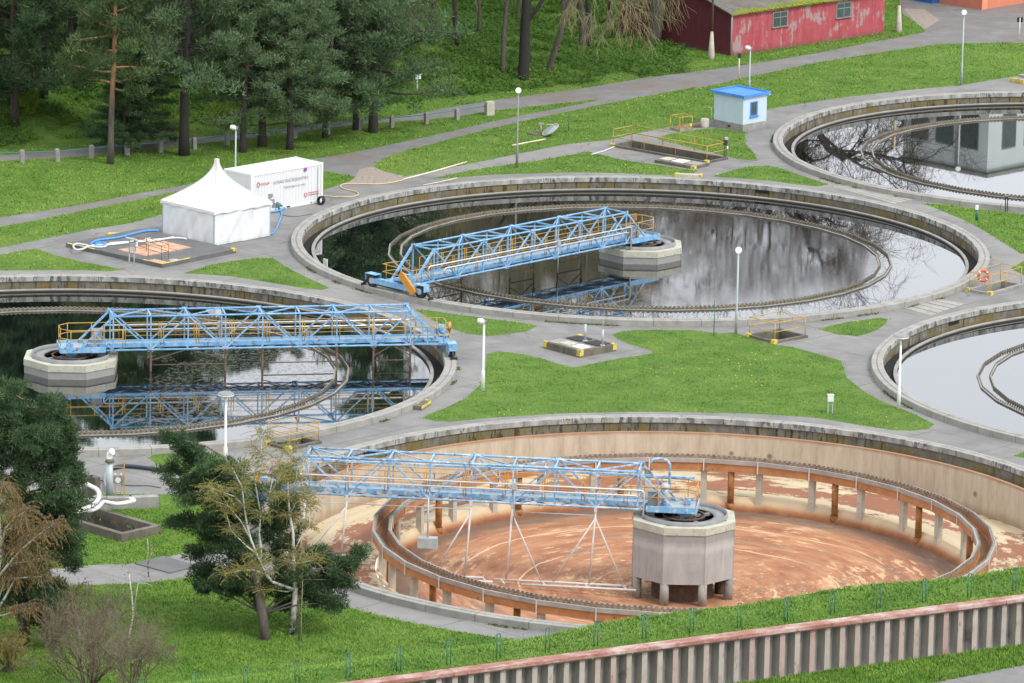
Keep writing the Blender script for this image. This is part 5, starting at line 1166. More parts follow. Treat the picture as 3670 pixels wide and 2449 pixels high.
# ------------------------------------------------------------------ lamps and poles
def lamp(u, v, h, label, kind='arm', mat='galv', r=0.055, rz=0.0, group='slender lamp posts'):
    p = at(u, v); t = empty('street_lamp', p, rz, label, 'street lamp', group)
    b = MB(); b.tube([(0, 0, -0.1), (0, 0, h * 0.28), (0, 0, h * 0.30), (0, 0, h)], [r * 1.6, r * 1.5, r, r * 0.8], 10); b.build('pole', M[mat], t)
    if kind == 'arm':
        b = MB(); b.tube([(0.02, 0, h - 0.02), (-0.14, 0, h + 0.05), (-0.36, 0, h + 0.09)], [0.10, 0.17, 0.11], 12); b.build('lamp_head', M['white'], t)
        b = MB(); b.box((0.07, 0, h + 0.02), (0.14, 0.16, 0.16)); b.build('lamp_collar', M['steelgrey'], t)
    elif kind == 'front':
        b = MB(); b.tube([(0, 0.06, h), (0, -0.16, h + 0.06)], [0.16, 0.19], 12); b.build('lamp_head', M['white'], t)
        b = MB(); b.box((0, 0.04, h - 0.06), (0.26, 0.2, 0.1)); b.build('lamp_collar', M['steelgrey'], t)
    else:
        b = MB(); b.lathe([(0.08, h - 0.02), (0.24, h + 0.04), (0.42, h + 0.11), (0.42, h + 0.15), (0.05, h + 0.15)], 28); b.build('lamp_head', M['white'], t)
        b = MB(); b.lathe([(0.42, h + 0.15), (0.40, h + 0.20), (0.28, h + 0.27), (0.0, h + 0.29)], 28); b.build('lamp_cap', M['steelgrey'], t)
    return t
lamp(540, 430, 3.75, 'grey lamp post standing between the tent and the white container', 'arm')
lamp(1186, 385, 5.0, 'dark lamp post on the grass strip behind the rippled tank', 'front', 'steelgrey')
lamp(1719, 212, 3.05, 'pale blue lamp post rising behind the blue kiosk roof', 'arm')
lamp(2206, 195, 5.1, 'pale blue lamp post at the far rim of the tank mirroring a building', 'front')
lamp(1108, 896, 3.72, 'white lamp post at the left tip of the big lawn', 'arm', 'white', 0.065)
lamp(1689, 766, 4.75, 'pale blue lamp post beside the railed pit on the lawn corner', 'front')
lamp(2062, 938, 3.75, 'mushroom headed lamp post between the lawn and the sky mirroring tank', 'dish', 'white', 0.065, group='mushroom headed lamp posts')
lamp(517, 1072, 3.6, 'mushroom headed lamp post in front of the scum covered tank', 'dish', 'white', 0.07, group='mushroom headed lamp posts')
def mast(u, v, h, label):
    p = at(u, v); t = empty('power_mast', p, 0, label, 'mast')
    b = MB(); b.tube([(0, 0, -0.1), (0, 0, 0.3), (0, 0, 2.0)], [0.24, 0.24, 0.10], 14); b.build('concrete_foot', M['colwhite'], t)
    b = MB(); b.tube([(0, 0, 1.95), (0, 0, h)], [0.09, 0.07], 10); b.build('pole', M['rustbrown'] if 'rusty' in label else M['hose_tan'], t)
mast(1632, 136, 7.5, 'rusty pole on a tapered concrete foot before the dark gable of the red shed')
mast(2062, 74, 8.0, 'tan pole on a tapered concrete foot right of the red shed')
p = at(1695, 183); t = empty('sign_post', p, 0, 'thin white post with a small dark box by the shed road', 'sign'); b = MB(); b.tube([(0, 0, 0), (0, 0, 1.75)], 0.05, 8); b.build('post', M['hose_cream'], t); b = MB(); b.box((0, 0, 1.7), (0.2, 0.14, 0.3)); b.build('box', M['black'], t)
p = at(2339, 92); t = empty('sign_post', p, 0, 'thin white post carrying two black plates at the yard edge', 'sign'); b = MB(); b.tube([(0, 0, 0), (0, 0, 1.6)], 0.035, 8); b.build('post', M['white'], t)
for sx in (-1, 1): b = MB(); b.box((sx * 0.13, 0, 1.5), (0.17, 0.04, 0.36)); b.build('plate', M['black'], t)
p = at(957, 216); t = empty('sign_post', p, 0, 'white notice plate on a post in the grass right of the pines', 'sign'); b = MB(); b.tube([(0, 0, 0), (0, 0, 1.3)], 0.05, 8); b.build('post', M['white'], t); b = MB(); b.box((0.06, -0.06, 1.22), (0.42, 0.05, 0.34), 0.5); b.build('plate', M['white'], t)
for i, (u, v, h, lb2) in enumerate(((1304, 300, 0.95, 'thin green stake in the grass right of the tilted lid'), (1638, 772, 2.0, 'thin green stake on the lawn left of the blue lamp post'))):
    p = at(u, v); b = MB(); b.tube([(0, 0, 0), (0, 0, h)], 0.025, 6); tag(b.build('stake', M['green'], None, p), lb2, 'stake')
for u, v, h, lb2 in ((2241, 507, 0.95, 'dark green stub post with a white cap at the edge of the right grass patch'), (2309, 487, 1.0, 'black stub post in front of the building mirroring tank')):
    p = at(u, v); t = empty('stub_post', p, 0, lb2, 'post'); b = MB()
    if 'green' in lb2: b.tube([(0, 0, 0), (0, 0, h * 0.75)], 0.085, 8); b.build('post', M['green'], t); b = MB(); b.box((0, 0, h * 0.88), (0.19, 0.16, 0.27)); b.build('cap', M['white'], t)
    else: b.bar((-0.06, 0, 0), (-0.06, 0, h), 0.06); b.bar((0.06, 0, 0), (0.06, 0, h), 0.06); b.box((0, 0, h * 0.9), (0.1, 0.05, 0.1)); b.build('post', M['black'], t); b = MB(); b.box((0, 0, h + 0.03), (0.22, 0.1, 0.06)); b.build('cap', M['steelgrey'], t)
for w_, pts_, lb2 in (('C', [(1545, 545), (1770, 485), (1965, 522), (1735, 600)], 'pale slab field set into the paving between the rippled and the sky mirroring tanks'), ('G', [(1100, 1205), (1230, 1200), (1660, 1285), (1500, 1318)], 'pale plank-like slab field on the neck between rippled and building mirroring tanks')):
    q4 = [flat(u, v) for u, v in zz(w_, pts_)]; o = sum(q4, Vector()) / 4; t = empty('slab_field', o, 0, lb2, 'slabs'); n_ = 5
    for k in range(n_):
        a_, b_ = k / n_ + 0.015, (k + 1) / n_ - 0.015; p_ = [q4[0].lerp(q4[1], a_), q4[0].lerp(q4[1], b_), q4[3].lerp(q4[2], b_), q4[3].lerp(q4[2], a_)]
        ar = sum(p_[i].x * p_[(i + 1) % 4].y - p_[(i + 1) % 4].x * p_[i].y for i in range(4)); p_ = p_ if ar > 0 else p_[::-1]
        b = MB(); b.prism([(p.x - o.x, p.y - o.y) for p in p_], -0.05, 0.018 + 0.004 * (k % 2)); b.build('slab', M['slabc'], t)
# white cabinet on the lawn
p = at(1905, 949); t = empty('meter_cabinet', p, 0.1, 'white meter cabinet on two thin legs standing on the big lawn', 'cabinet')
b = MB(); b.box((0, 0, 0.83), (0.30, 0.22, 0.34)); b.box((0, 0, 1.01), (0.34, 0.26, 0.03)); b.build('box', M['white'], t)
for sx in (-1, 1): b = MB(); b.bar((sx * 0.12, 0, -0.05), (sx * 0.12, 0, 0.67), 0.055); b.build('leg', M['galv'], t)
# tilted lid, its hinge and shaft
p = at(1262, 312); t = empty('shaft_lid', p, R_(-25), 'round grey lid leaning open beside its shaft in the grass', 'lid')
RM = Matrix.Translation((0, 0, 0.42)) @ Matrix.Rotation(R_(24), 4, 'X') @ Matrix.Rotation(R_(-25), 4, 'Y')
b = MB(); b.lathe([(0.0, 0.06), (0.42, 0.03), (0.58, -0.05), (0.60, -0.08), (0.0, -0.08)], 28); b.v = [tuple(RM @ Vector(v)) for v in b.v]; b.build('lid', M['galv'], t)
b = MB(); b.lathe([(0.56, -0.06), (0.64, -0.06), (0.64, 0.0), (0.56, 0.0)], 28, closed=True); b.v = [tuple(RM @ Vector(v)) for v in b.v]; b.build('lid_rim', M['colwhite'], t)
b = MB(); b.tube([(-0.75, 0.2, 0.05), (-0.75, 0.2, 0.75)], 0.05, 8); b.box((-0.75, 0.2, 0.7), (0.3, 0.1, 0.12)); b.tube([(-0.75, 0.2, 0.65), (0.2, 0.1, 0.75)], 0.04, 8); b.build('hinge_arm', M['colwhite'], t)
b = MB(); b.lathe([(0.55, 0), (0.55, 0.08), (0.42, 0.08), (0.42, 0.03), (0, 0.03)], 24, c=(-1.1, 0.1, 0)); b.build('shaft_rim', M['concrete_dark'], t)
# concrete step stack at the right edge by the far tank
p = at(*z1('Y', 2330, 1330)); t = empty('curb_stack', p, R_(46), 'stack of stained concrete blocks with yellow edges at the far right edge', 'block stack')
b = MB(); b.box((0.6, 0, 0.12), (2.4, 1.2, 0.30)); b.box((0.9, 0.1, 0.35), (1.6, 0.9, 0.18)); b.build('blocks', M['concrete'], t); b = MB(); b.box((-0.62, 0, 0.15), (0.10, 1.22, 0.28)); b.box((0.3, -0.62, 0.15), (1.0, 0.08, 0.28)); b.build('yellow_edge', M['yellow_edge'], t)

# ------------------------------------------------------------------ bollards along the upper path, with a pipe rail between
bol = [(50, 373), (132, 371), (209, 363), (292, 356), (369, 350), (446, 343), (521, 333), (600, 327), (676, 318), (752, 309), (825, 299), (899, 293), (978, 285), (1049, 275)]
bpos = [at(u, v) for u, v in bol]; proto = None
b = MB(); b.prism([(-0.13, -0.12), (0.13, -0.12), (0.13, 0.12), (-0.13, 0.12)], -0.15, 0.74); b.add([(-0.13, -0.12, 0.74), (0.13, -0.12, 0.74), (0.13, 0.12, 0.74), (-0.13, 0.12, 0.74), (-0.08, -0.07, 0.82), (0.08, -0.07, 0.82), (0.08, 0.07, 0.82), (-0.08, 0.07, 0.82)], [(0, 1, 5, 4), (1, 2, 6, 5), (2, 3, 7, 6), (3, 0, 4, 7), (4, 5, 6, 7)])
for i, p in enumerate(bpos):
    if i == 0: proto = b.build('bollard', M['concrete'], None, p); tag(proto, 'squat grey concrete bollard carrying the teal rail along the upper path', 'bollard', 'bollards along the upper path'); ob = proto
    else: ob = proto.copy(); COL.objects.link(ob); ob.location = p
    ob.rotation_euler = (random.uniform(-.04, .04), random.uniform(-.04, .04), 0.6 + random.uniform(-.1, .1)); ob.scale = (1, 1, random.uniform(0.93, 1.06))
p = at(1123, 264); b = MB(); b.box((0, 0, 0.42), (0.58, 0.42, 0.92)); b.box((0.02, 0, 0.90), (0.5, 0.36, 0.06)); tag(b.build('end_block', M['colwhite'], None, p, 0.5), 'wide pale concrete block ending the row of bollards', 'block')
b = MB(); pts = [bpos[0] - (bpos[1] - bpos[0])] + bpos + [p]; pts = [q + Vector((0, 0.15, 0.62)) for q in pts]; o = pts[0].copy(); b.tube([q - o for q in pts], 0.035, 6)
tag(b.build('pipe_rail', M['teal'], None, o), 'long teal pipe rail threaded along the concrete bollards', 'rail')

# ------------------------------------------------------------------ buildings
def m_red(dark):
    s = S('shade_toned_red_planks' if dark else 'flaking_red_cladding', 0.85); o = s.obj; x = s.sep(o)
    al = x[1] if dark else x[0]
    base = s.ramp(s.noise(s.com(s.ma('MULTIPLY', al, 2.0), 0.0, s.ma('MULTIPLY', x[2], 0.5)), 1.3, 5), [(0.3, (0.32, 0.052, 0.066)), (0.7, (0.45, 0.090, 0.105))])
    if dark: base = s.ramp(s.noise(s.com(s.ma('MULTIPLY', al, 2.0), 0.0, s.ma('MULTIPLY', x[2], 0.5)), 1.3, 5), [(0.3, (0.10, 0.018, 0.026)), (0.7, (0.15, 0.025, 0.035))])  # gable copy of the red, darkened to carry that side's shade
    else:
        k = s.step(s.ma('ADD', s.ma('MULTIPLY', s.noise(s.com(s.ma('MULTIPLY', al, 3.6), 0.0, s.ma('MULTIPLY', x[2], 0.55)), 1.0, 6, 0.72), 0.55), s.ma('MULTIPLY', s.noise(s.com(s.ma('MULTIPLY', al, 0.55), 1.0, s.ma('MULTIPLY', x[2], 0.8)), 1.0, 3), 0.55)), 0.575, 0.625)
        base = s.mix(s.ma('MULTIPLY', k, 0.85), base, (0.34, 0.27, 0.265))
    pn = s.step(s.ma('ABSOLUTE', s.ma('SUBTRACT', s.ma('FRACT', s.ma('DIVIDE', al, 1.25)), 0.5)), 0.48, 0.495); base = s.mix(s.ma('MULTIPLY', pn, 0.35), base, (0.10, 0.02, 0.02))
    hz = s.step(s.ma('ABSOLUTE', s.ma('SUBTRACT', x[2], 1.45)), 0.0, 0.03); base = s.mix(s.ma('MULTIPLY', s.ma('SUBTRACT', 1.0, hz), 0.4), base, (0.12, 0.02, 0.03))
    bs = s.ma('SUBTRACT', 1.0, s.step(s.ma('ADD', x[2], s.ma('MULTIPLY', s.noise(s.com(s.ma('MULTIPLY', al, 1.5), 0.0, 0.0), 1.0, 4), 0.7)), 0.35, 0.8)); base = s.mix(s.ma('MULTIPLY', bs, 0.5), base, (0.13, 0.07, 0.06))
    s.col(base); return s.m
def m_mossroof():
    s = S('felt_roof_with_moss', 0.95); o = s.obj; x = s.sep(o)
    c = s.ramp(s.noise(o, 1.0, 7, 0.7), [(0.25, (0.085, 0.075, 0.065)), (0.55, (0.15, 0.135, 0.115)), (0.8, (0.21, 0.195, 0.16))])
    mo = s.step(s.ma('SUBTRACT', s.ma('ADD', s.noise(o, 0.45, 6, 0.65), 0.0), s.ma('MULTIPLY', x[1], 0.16)), 0.38, 0.46); c = s.mix(s.ma('MULTIPLY', mo, 0.9), c, (0.17, 0.20, 0.02))
    s.col(c); s.bump(s.noise(o, 4, 5, 0.7), 0.6, 0.05); return s.m
M['red'], M['red_shaded'], M['moss'] = m_red(False), m_red(True), m_mossroof()
M['glassdark'] = plain('dusty_dark_glass', (0.06, 0.085, 0.085), 0.25, 0, 0.25, 1.2)
sC = flat(1677, 128); sR = flat(2028, 76); sang = math.atan2((sR - sC).y, (sR - sC).x); SL, SW_, SH, SRG = (sR - sC).length, 11.5, 3.0, 4.7
shed = empty('red_shed', sC, sang, 'long red shed with flaking paint and a mossy felt roof', 'shed')
b = MB(); b.box((SL / 2, 0.06, SH / 2), (SL, 0.12, SH)); b.box((SL / 2, SW_ - 0.06, SH / 2), (SL, 0.12, SH)); b.build('long_wall', M['red'], shed)
for x in (0.06, SL - 0.06):
    b = MB(); pl = [(0.125, 0.0), (SW_ - 0.125, 0.0), (SW_ - 0.125, SH - 0.01), (SW_ / 2, SRG - 0.02), (0.125, SH - 0.01)]
    vs = [(x - 0.058, y, z) for y, z in pl] + [(x + 0.058, y, z) for y, z in pl]; b.add(vs, [(4, 3, 2, 1, 0), (5, 6, 7, 8, 9)] + [(i, (i + 1) % 5, 5 + (i + 1) % 5, 5 + i) for i in range(5)]); b.build('gable_wall', M['red_shaded'], shed)
for sd in (0, 1):
    b = MB(); y0, y1 = (-0.28, SW_ / 2) if sd == 0 else (SW_ + 0.28, SW_ / 2); z0, z1_ = SH - 0.05, SRG
    b.add([(-0.3, y0, z0), (SL + 0.25, y0, z0), (SL + 0.25, y1, z1_), (-0.3, y1, z1_), (-0.3, y0, z0 + 0.1), (SL + 0.25, y0, z0 + 0.1), (SL + 0.25, y1, z1_ + 0.1), (-0.3, y1, z1_ + 0.1)], [(3, 2, 1, 0), (4, 5, 6, 7), (0, 1, 5, 4), (3, 0, 4, 7), (1, 2, 6, 5)]); b.build('roof', M['moss'], shed)
b = MB(); n = 260
for i in range(n):
    x = SL * (0.09 + 0.5 * random.random() ** 0.8); y = -0.30 + 0.5 * random.random() ** 2; z = SH + 0.05 + (y + 0.28) * (SRG - SH) / (SW_ / 2 + 0.28); r = random.uniform(0.04, 0.10)
    b.add([(x + r * dx, y + r * dy, z + r * dz) for dx, dy, dz in ((1.6, 0, 0), (0, 1, 0), (-1.6, 0, 0), (0, -1, 0), (0, 0, 0.9), (0, 0, -0.9))], [(0, 1, 4), (1, 2, 4), (2, 3, 4), (3, 0, 4), (1, 0, 5), (2, 1, 5), (3, 2, 5), (0, 3, 5)], 0, True)
o = b.build('moss', plain('yellow_green_moss', (0.19, 0.235, 0.02), 0.95, 0, 0.3, 3), shed); o['kind'] = 'stuff'
b = MB(); b.tube([(-0.06, -0.08, 0), (-0.06, -0.08, SH - 0.1), (0.3, -0.25, SH)], 0.06, 8); b.build('downpipe', M['galv'], shed)
for xf in (0.31, 0.725):
    W_ = 1.55; x = SL * xf; b = MB(); b.box((x, -0.012, 2.15), (W_, 0.05, 1.15)); f = b.build('window', M['steelgrey'], shed)
    b = MB(); b.box((x, -0.042, 2.15), (W_ - 0.16, 0.012, 0.99)); b.build('pane', M['glassdark'], f)
    b = MB(); b.box((x, -0.055, 2.15), (0.05, 0.02, 0.99)); b.box((x, -0.07, 1.60), (W_ + 0.12, 0.12, 0.05)); b.box((x, -0.056, 2.3), (W_ - 0.16, 0.02, 0.05)); b.build('glazing_bar', M['steelgrey'], f)
# blue kiosk
kF, kR, kL = flat(1704, 303), flat(1750, 290), flat(1640, 287); ka = math.atan2((kR - kF).y, (kR - kF).x)
kw, kd = 2.35, 2.6; kio = empty('kiosk', kF, R_(46), 'small pale blue kiosk with a bright blue roof and grey plinth', 'kiosk')
M['kioskwall'] = plain('pale_blue_render', (0.50, 0.61, 0.67), 0.85, 0, 0.05, 1.5); M['kioskblue'] = plain('bright_blue_sheet', (0.065, 0.25, 0.72), 0.5, 0, 0.15, 1.2)
b = MB(); b.box((kw / 2, kd / 2, 0.24), (kw + 0.04, kd + 0.04, 0.48)); b.build('plinth', M['concrete'], kio)
b = MB(); b.box((kw / 2, kd / 2, 1.40), (kw, kd, 1.90)); b.build('wall', M['kioskwall'], kio)
b = MB(); b.box((kw / 2, kd / 2, 2.36), (kw + 0.30, kd + 0.30, 0.05)); 
for y in (-0.15, kd + 0.15): b.box((kw / 2, y, 2.40), (kw + 0.36, 0.07, 0.17))
for x in (-0.15, kw + 0.15): b.box((x, kd / 2, 2.40), (0.07, kd + 0.22, 0.165))
b.build('roof', M['kioskblue'], kio)
wx = kw * 0.45; b = MB(); b.box((wx, -0.012, 1.42), (0.74, 0.05, 1.02)); b.box((wx, -0.05, 0.92), (0.86, 0.14, 0.06)); f = b.build('window', M['kioskblue'], kio); b = MB(); b.box((wx - 0.03, -0.042, 1.46), (0.52, 0.014, 0.84)); b.build('pane', M['glassdark'], f)
b = MB(); b.box((-0.012, 1.2, 0.22), (0.03, 0.22, 0.14)); b.build('vent', M['black'], kio)
b = MB(); b.box((kw + 0.1, -0.1, 2.28), (0.12, 0.12, 0.12)); b.tube([(0.12, -0.08, 2.3), (0.12, -0.08, 2.2)], 0.05, 8); b.build('spout', M['white'], kio)
# orange and blue buildings cut by the top edge of the view
oC = flat(2253, 23); obd = empty('orange_building', oC, R_(46), 'orange rendered building at the top right corner', 'building')
M['orangewall'] = plain('salmon_orange_render', (0.56, 0.19, 0.115), 0.85, 0, 0.08, 0.8); M['orangestrip'] = plain('orange_corner_strip', (0.68, 0.27, 0.15), 0.85, 0, 0.06, 0.8)  # corner strip in a paler orange than the wall
b = MB(); b.box((6.0, 7.0, 3.0), (12, 14, 6)); b.build('wall', M['orangewall'], obd); b = MB(); b.box((0.3, -0.01, 3.0), (0.64, 0.06, 6.0)); b.build('corner_strip', M['orangestrip'], obd); b = MB(); b.box((6, 7, 6.12), (12.6, 14.6, 0.24)); b.build('roof', M['concrete'], obd)
for x in (3.0, 6.5, 10): b = MB(); b.box((x, -0.01, 3.6), (1.6, 0.05, 1.4)); f = b.build('window', M['white'], obd); b = MB(); b.box((x, -0.04, 3.6), (1.4, 0.014, 1.2)); b.build('pane', M['glassdark'], f)
bC = flat(2188, 1); b = MB(); b.box((-1.3, 1.5, 1.3), (2.4, 3.0, 2.6)); b.box((-1.3, 1.5, 2.63), (2.5, 3.1, 0.06)); b.box((-1.3, -0.02, 1.2), (1.0, 0.05, 2.0)); tag(b.build('blue_shed', plain('deep_blue_sheet', (0.02, 0.12, 0.40), 0.5, 0, 0.15, 1.5), None, bC, R_(46)), 'deep blue metal shed beside the orange building', 'shed')
# the grey building beyond the view that the far tank mirrors
GB = Vector((37.7, 436.5, 0)); gb = empty('grey_building', GB, R_(46), 'tall grey building with dark windows seen mirrored in the far tank', 'building')
M['greywall'] = plain('pale_grey_render', (0.62, 0.66, 0.70), 0.85, 0, 0.05, 0.5); GH = 16.0
b = MB(); b.box((8, 4.4, GH / 2), (16, 8.8, GH)); b.build('wall', M['greywall'], gb); b = MB(); b.box((8, 4.4, GH + 0.15), (16.6, 9.4, 0.3)); b.build('roof', M['steelgrey'], gb)
for z in (4.0, 11.2):
    for y in (1.9, 4.5, 7.1): b = MB(); b.box((-0.015, y, z), (0.06, 1.85, 6.2)); f = b.build('window', M['steelgrey'], gb); b = MB(); b.box((-0.05, y, z), (0.02, 1.7, 6.0)); b.build('pane', M['glassdark'], f)
    for x in (2.6, 5.4, 8.2, 11, 13.8): b = MB(); b.box((x, -0.015, z), (1.75, 0.06, 6.2)); f = b.build('window', M['steelgrey'], gb); b = MB(); b.box((x, -0.05, z), (1.6, 0.02, 6.0)); b.build('pane', M['glassdark'], f)
b = MB(); b.tube([(-0.1, 3.2, 0), (-0.1, 3.2, GH)], 0.10, 8); b.build('downpipe', M['steelgrey'], gb)

# ------------------------------------------------------------------ basins, wall and pipes at the lower left
c, ua, ub, la, lb = BASIN; t = empty('sunken_basin', (c.x, c.y, float(hgt(c.x, c.y))), math.atan2(ua.y, ua.x), 'rectangular sunken concrete basin with mossy walls in the lower left grass', 'basin')
for (px, py, sx, sy) in ((0, -lb / 2, la + 0.3, 0.3), (0, lb / 2, la + 0.3, 0.3), (-la / 2, 0, 0.3, lb - 0.3), (la / 2, 0, 0.3, lb - 0.3)):
    b = MB(); b.box((px, py, -0.7), (sx, sy, 2.2)); b.build('basin_wall', M['concrete_dark'], t)
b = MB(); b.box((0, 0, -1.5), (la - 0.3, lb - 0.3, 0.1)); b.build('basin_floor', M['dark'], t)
def low_wall(name, pts, w, h, mat, label, z0=0.0):
    P_ = [flat(*z1('S', x, y)) for x, y in pts]; b = MB(); o = P_[0].copy()
    for p, q in zip(P_[:-1], P_[1:]):
        d = q - p; m = (p + q) / 2 - o; b.box((m.x, m.y, h / 2 - 0.1 + z0), (d.length + w * 0.2, w, h + 0.2), math.atan2(d.y, d.x))
    return tag(b.build(name, mat, None, o), label, 'wall')
low_wall('concrete_wall', [(365, 872), (740, 862), (1105, 845)], 0.5, 0.55, M['concrete'], 'low weathered concrete wall at the paving edge right of the grey mast')
low_wall('concrete_wall', [(130, 960), (240, 940), (330, 905)], 0.6, 0.75, M['concrete'], 'short thick concrete wall under the white insulated pipes')
low_wall('concrete_wall', [(60, 770), (200, 770), (270, 800)], 0.3, 1.3, M['concrete_dark'], 'stained curved concrete wall behind the white insulated pipes')
def spipe(pts, zs, r, mat, label, name='insulated_pipe', cat='pipe'):
    P0 = [flat(*z1('S', x, y), z) for (x, y), z in zip(pts, zs)]; P_ = []
    for i in range(len(P0) - 1):
        a, b_, c_, d = P0[max(i - 1, 0)], P0[i], P0[i + 1], P0[min(i + 2, len(P0) - 1)]
        for k in range(5): u = k / 5; P_.append(0.5 * ((2 * b_) + (c_ - a) * u + (2 * a - 5 * b_ + 4 * c_ - d) * u * u + (3 * b_ - a - 3 * c_ + d) * u ** 3))
    P_.append(P0[-1]); o = P0[0].copy(); b = MB(); b.tube([q - o for q in P_], r, 10); return tag(b.build(name, mat, None, o), label, cat)
spipe([(0, 470), (60, 503), (180, 560), (280, 625), (290, 730), (200, 830), (90, 875), (-60, 900)], [1.2] * 8, 0.105, M['white'], 'white insulated pipe bending round above the stained curved wall')
spipe([(-60, 925), (60, 913), (200, 897), (290, 850), (350, 787), (430, 793), (540, 810), (680, 792), (785, 762), (730, 733)], [0.85] * 10, 0.10, M['white'], 'white insulated pipe zigzagging along the top of the low concrete wall')
spipe([(470, 310), (560, 285), (660, 275), (850, 290), (1050, 315), (1230, 340)], [0.12] * 6, 0.10, plain('black_blue_hose', (0.025, 0.035, 0.055), 0.5), 'thick black hose lying across the paving behind the grey mast', 'hose', 'hose')
spipe([(20, 415), (200, 450), (370, 492)], [0.03] * 3, 0.018, M['black'], 'thin black cable left of the grey mast', 'cable', 'cable')
spipe([(600, 540), (760, 552), (1000, 555), (1160, 583)], [0.03] * 4, 0.018, M['black'], 'thin black cable right of the yellow ladder', 'cable', 'cable')
spipe([(400, 350), (372, 430), (378, 520), (410, 600)], [0.3, 0.2, 0.15, 0.2], 0.05, M['steelgrey'], 'grey hose curling down beside the grey mast', 'hose', 'hose')
p = flat(*z1('S', 440, 790)); t = empty('instrument_mast', p, 0, 'stout pale grey mast with instruments on top in the lower left', 'mast')
b = MB(); b.tube([(0, 0, 0), (0, 0, 2.05)], 0.17, 16); b.build('mast', M['galv'], t); b = MB(); b.tube([(0, 0, 2.05), (0, 0, 2.2)], [0.25, 0.15], 12); b.build('bracket', M['concrete_dark'], t)
b = MB(); b.box((0, 0, 2.36), (0.26, 0.26, 0.3)); b.tube([(0.0, 0.02, 2.50), (0.14, -0.10, 2.60)], [0.12, 0.17], 14); b.build('detector_head', M['white'], t); b = MB(); b.box((0.36, 0, 2.3), (0.06, 0.06, 0.42)); b.tube([(0, 0, 2.5), (0, 0, 2.95)], 0.012, 5); b.tube([(0, 0, 2.24), (0.36, 0, 2.24)], 0.02, 5); b.build('antenna', M['galv'], t)
p = flat(*z1('S', 640, 690)); t = empty('ladder_frame', p, 0, 'yellow ladder frame holding a grey instrument panel right of the mast', 'ladder')
b = MB(); b.bar((0.02, 0, 0), (0.02, 0, 1.78), 0.05)
for x in (-0.42, -0.12): b.bar((x, 0, 0), (x, 0, 0.65), 0.035)
for z in (0.15, 0.32, 0.5): b.bar((-0.42, 0, z), (-0.12, 0, z), 0.03)
b.bar((-0.55, 0, 1.0), (0.02, 0, 1.0), 0.03); b.bar((-0.55, 0, 1.42), (0.02, 0, 1.42), 0.03); b.build('frame', M['yellow'], t)
b = MB(); b.box((-0.28, -0.03, 0.80), (0.56, 0.05, 0.38)); b.build('panel', M['steelgrey'], t); b = MB(); b.tube([(-0.28, -0.05, 0.78), (-0.28, -0.075, 0.78)], 0.14, 16); b.build('dial', M['white'], t)
for x in (-0.42, -0.14): b = MB(); b.tube([(x, 0, 1.0), (x, 0, 1.09)], 0.05, 8); b.build('lamp', M['hose_cream'], t)
r = rect4(onT(zz('L', [(905, 793), (1185, 885), (1190, 790), (1020, 757)]))); 
p = r[0]; b = MB(); b.box((0, 0, 0.02), (r[3], r[4], 0.06)); tag(b.build('path_patch', M['asph_dark'], None, (p.x, p.y, float(hgt(p.x, p.y))), math.atan2(r[1].y, r[1].x)), 'dark tarred patch in the lower left path', 'patch')
# ------------------------------------------------------------------ trees
def m_leaf(name, c0, c1, c2, scale=0.9):
    s = S(name, 0.75, spec=0.25); n = s.noise(s.obj, scale, 4, 0.6); f = s.noise(s.obj, scale * 7, 3, 0.6)
    c = s.ramp(s.ma('ADD', s.ma('MULTIPLY', n, 0.55), s.ma('MULTIPLY', f, 0.45)), [(0.34, c0), (0.5, c1), (0.66, c2)])
    s.col(c); tr = s.t.nodes.new('ShaderNodeBsdfTranslucent'); s.put(tr.inputs[0], c); ms = s.t.nodes.new('ShaderNodeMixShader'); ms.inputs[0].default_value = 0.25
    s.t.links.new(s.b.outputs[0], ms.inputs[1]); s.t.links.new(tr.outputs[0], ms.inputs[2]); s.t.links.new(ms.outputs[0], s.t.nodes['Material Output'].inputs['Surface']); return s.m
M['needle'] = m_leaf('blue_green_needles', (0.048, 0.090, 0.040), (0.110, 0.178, 0.082), (0.215, 0.295, 0.150), 0.45)
M['needle_y'] = m_leaf('yellow_green_needles', (0.040, 0.075, 0.030), (0.085, 0.135, 0.050), (0.150, 0.205, 0.085), 0.5)
M['needle_d'] = m_leaf('deep_green_needles', (0.026, 0.054, 0.024), (0.062, 0.112, 0.048), (0.130, 0.200, 0.090), 0.8)
M['catkin'] = m_leaf('yellow_brown_catkins', (0.19, 0.165, 0.025), (0.30, 0.265, 0.045), (0.42, 0.38, 0.09), 0.8)
M['catkin_o'] = m_leaf('orange_brown_catkins', (0.18, 0.11, 0.03), (0.29, 0.19, 0.055), (0.40, 0.28, 0.095), 0.8)
M['bud'] = m_leaf('reddish_buds', (0.10, 0.07, 0.035), (0.165, 0.125, 0.055), (0.22, 0.18, 0.09), 0.8)
M['sprout'] = m_leaf('fresh_leaves', (0.07, 0.13, 0.01), (0.14, 0.22, 0.02), (0.22, 0.30, 0.04), 0.8)
def m_bark(name, lo, hi, z0, z1_):
    s = S(name, 0.95); x = s.sep(s.obj)
    n = s.noise(s.com(s.ma('MULTIPLY', x[0], 5.0), s.ma('MULTIPLY', x[1], 5.0), s.ma('MULTIPLY', x[2], 1.2)), 1.5, 6, 0.7)
    f = s.step(s.ma('ADD', x[2], s.ma('MULTIPLY', n, 1.5)), z0, z1_)
    a = s.ramp(n, [(0.3, tuple(v * 0.6 for v in lo)), (0.7, tuple(v * 1.35 for v in lo))]); b = s.ramp(n, [(0.3, tuple(v * 0.65 for v in hi)), (0.7, tuple(v * 1.3 for v in hi))])
    s.col(s.mix(f, a, b)); s.bump(n, 0.6, 0.03); return s.m
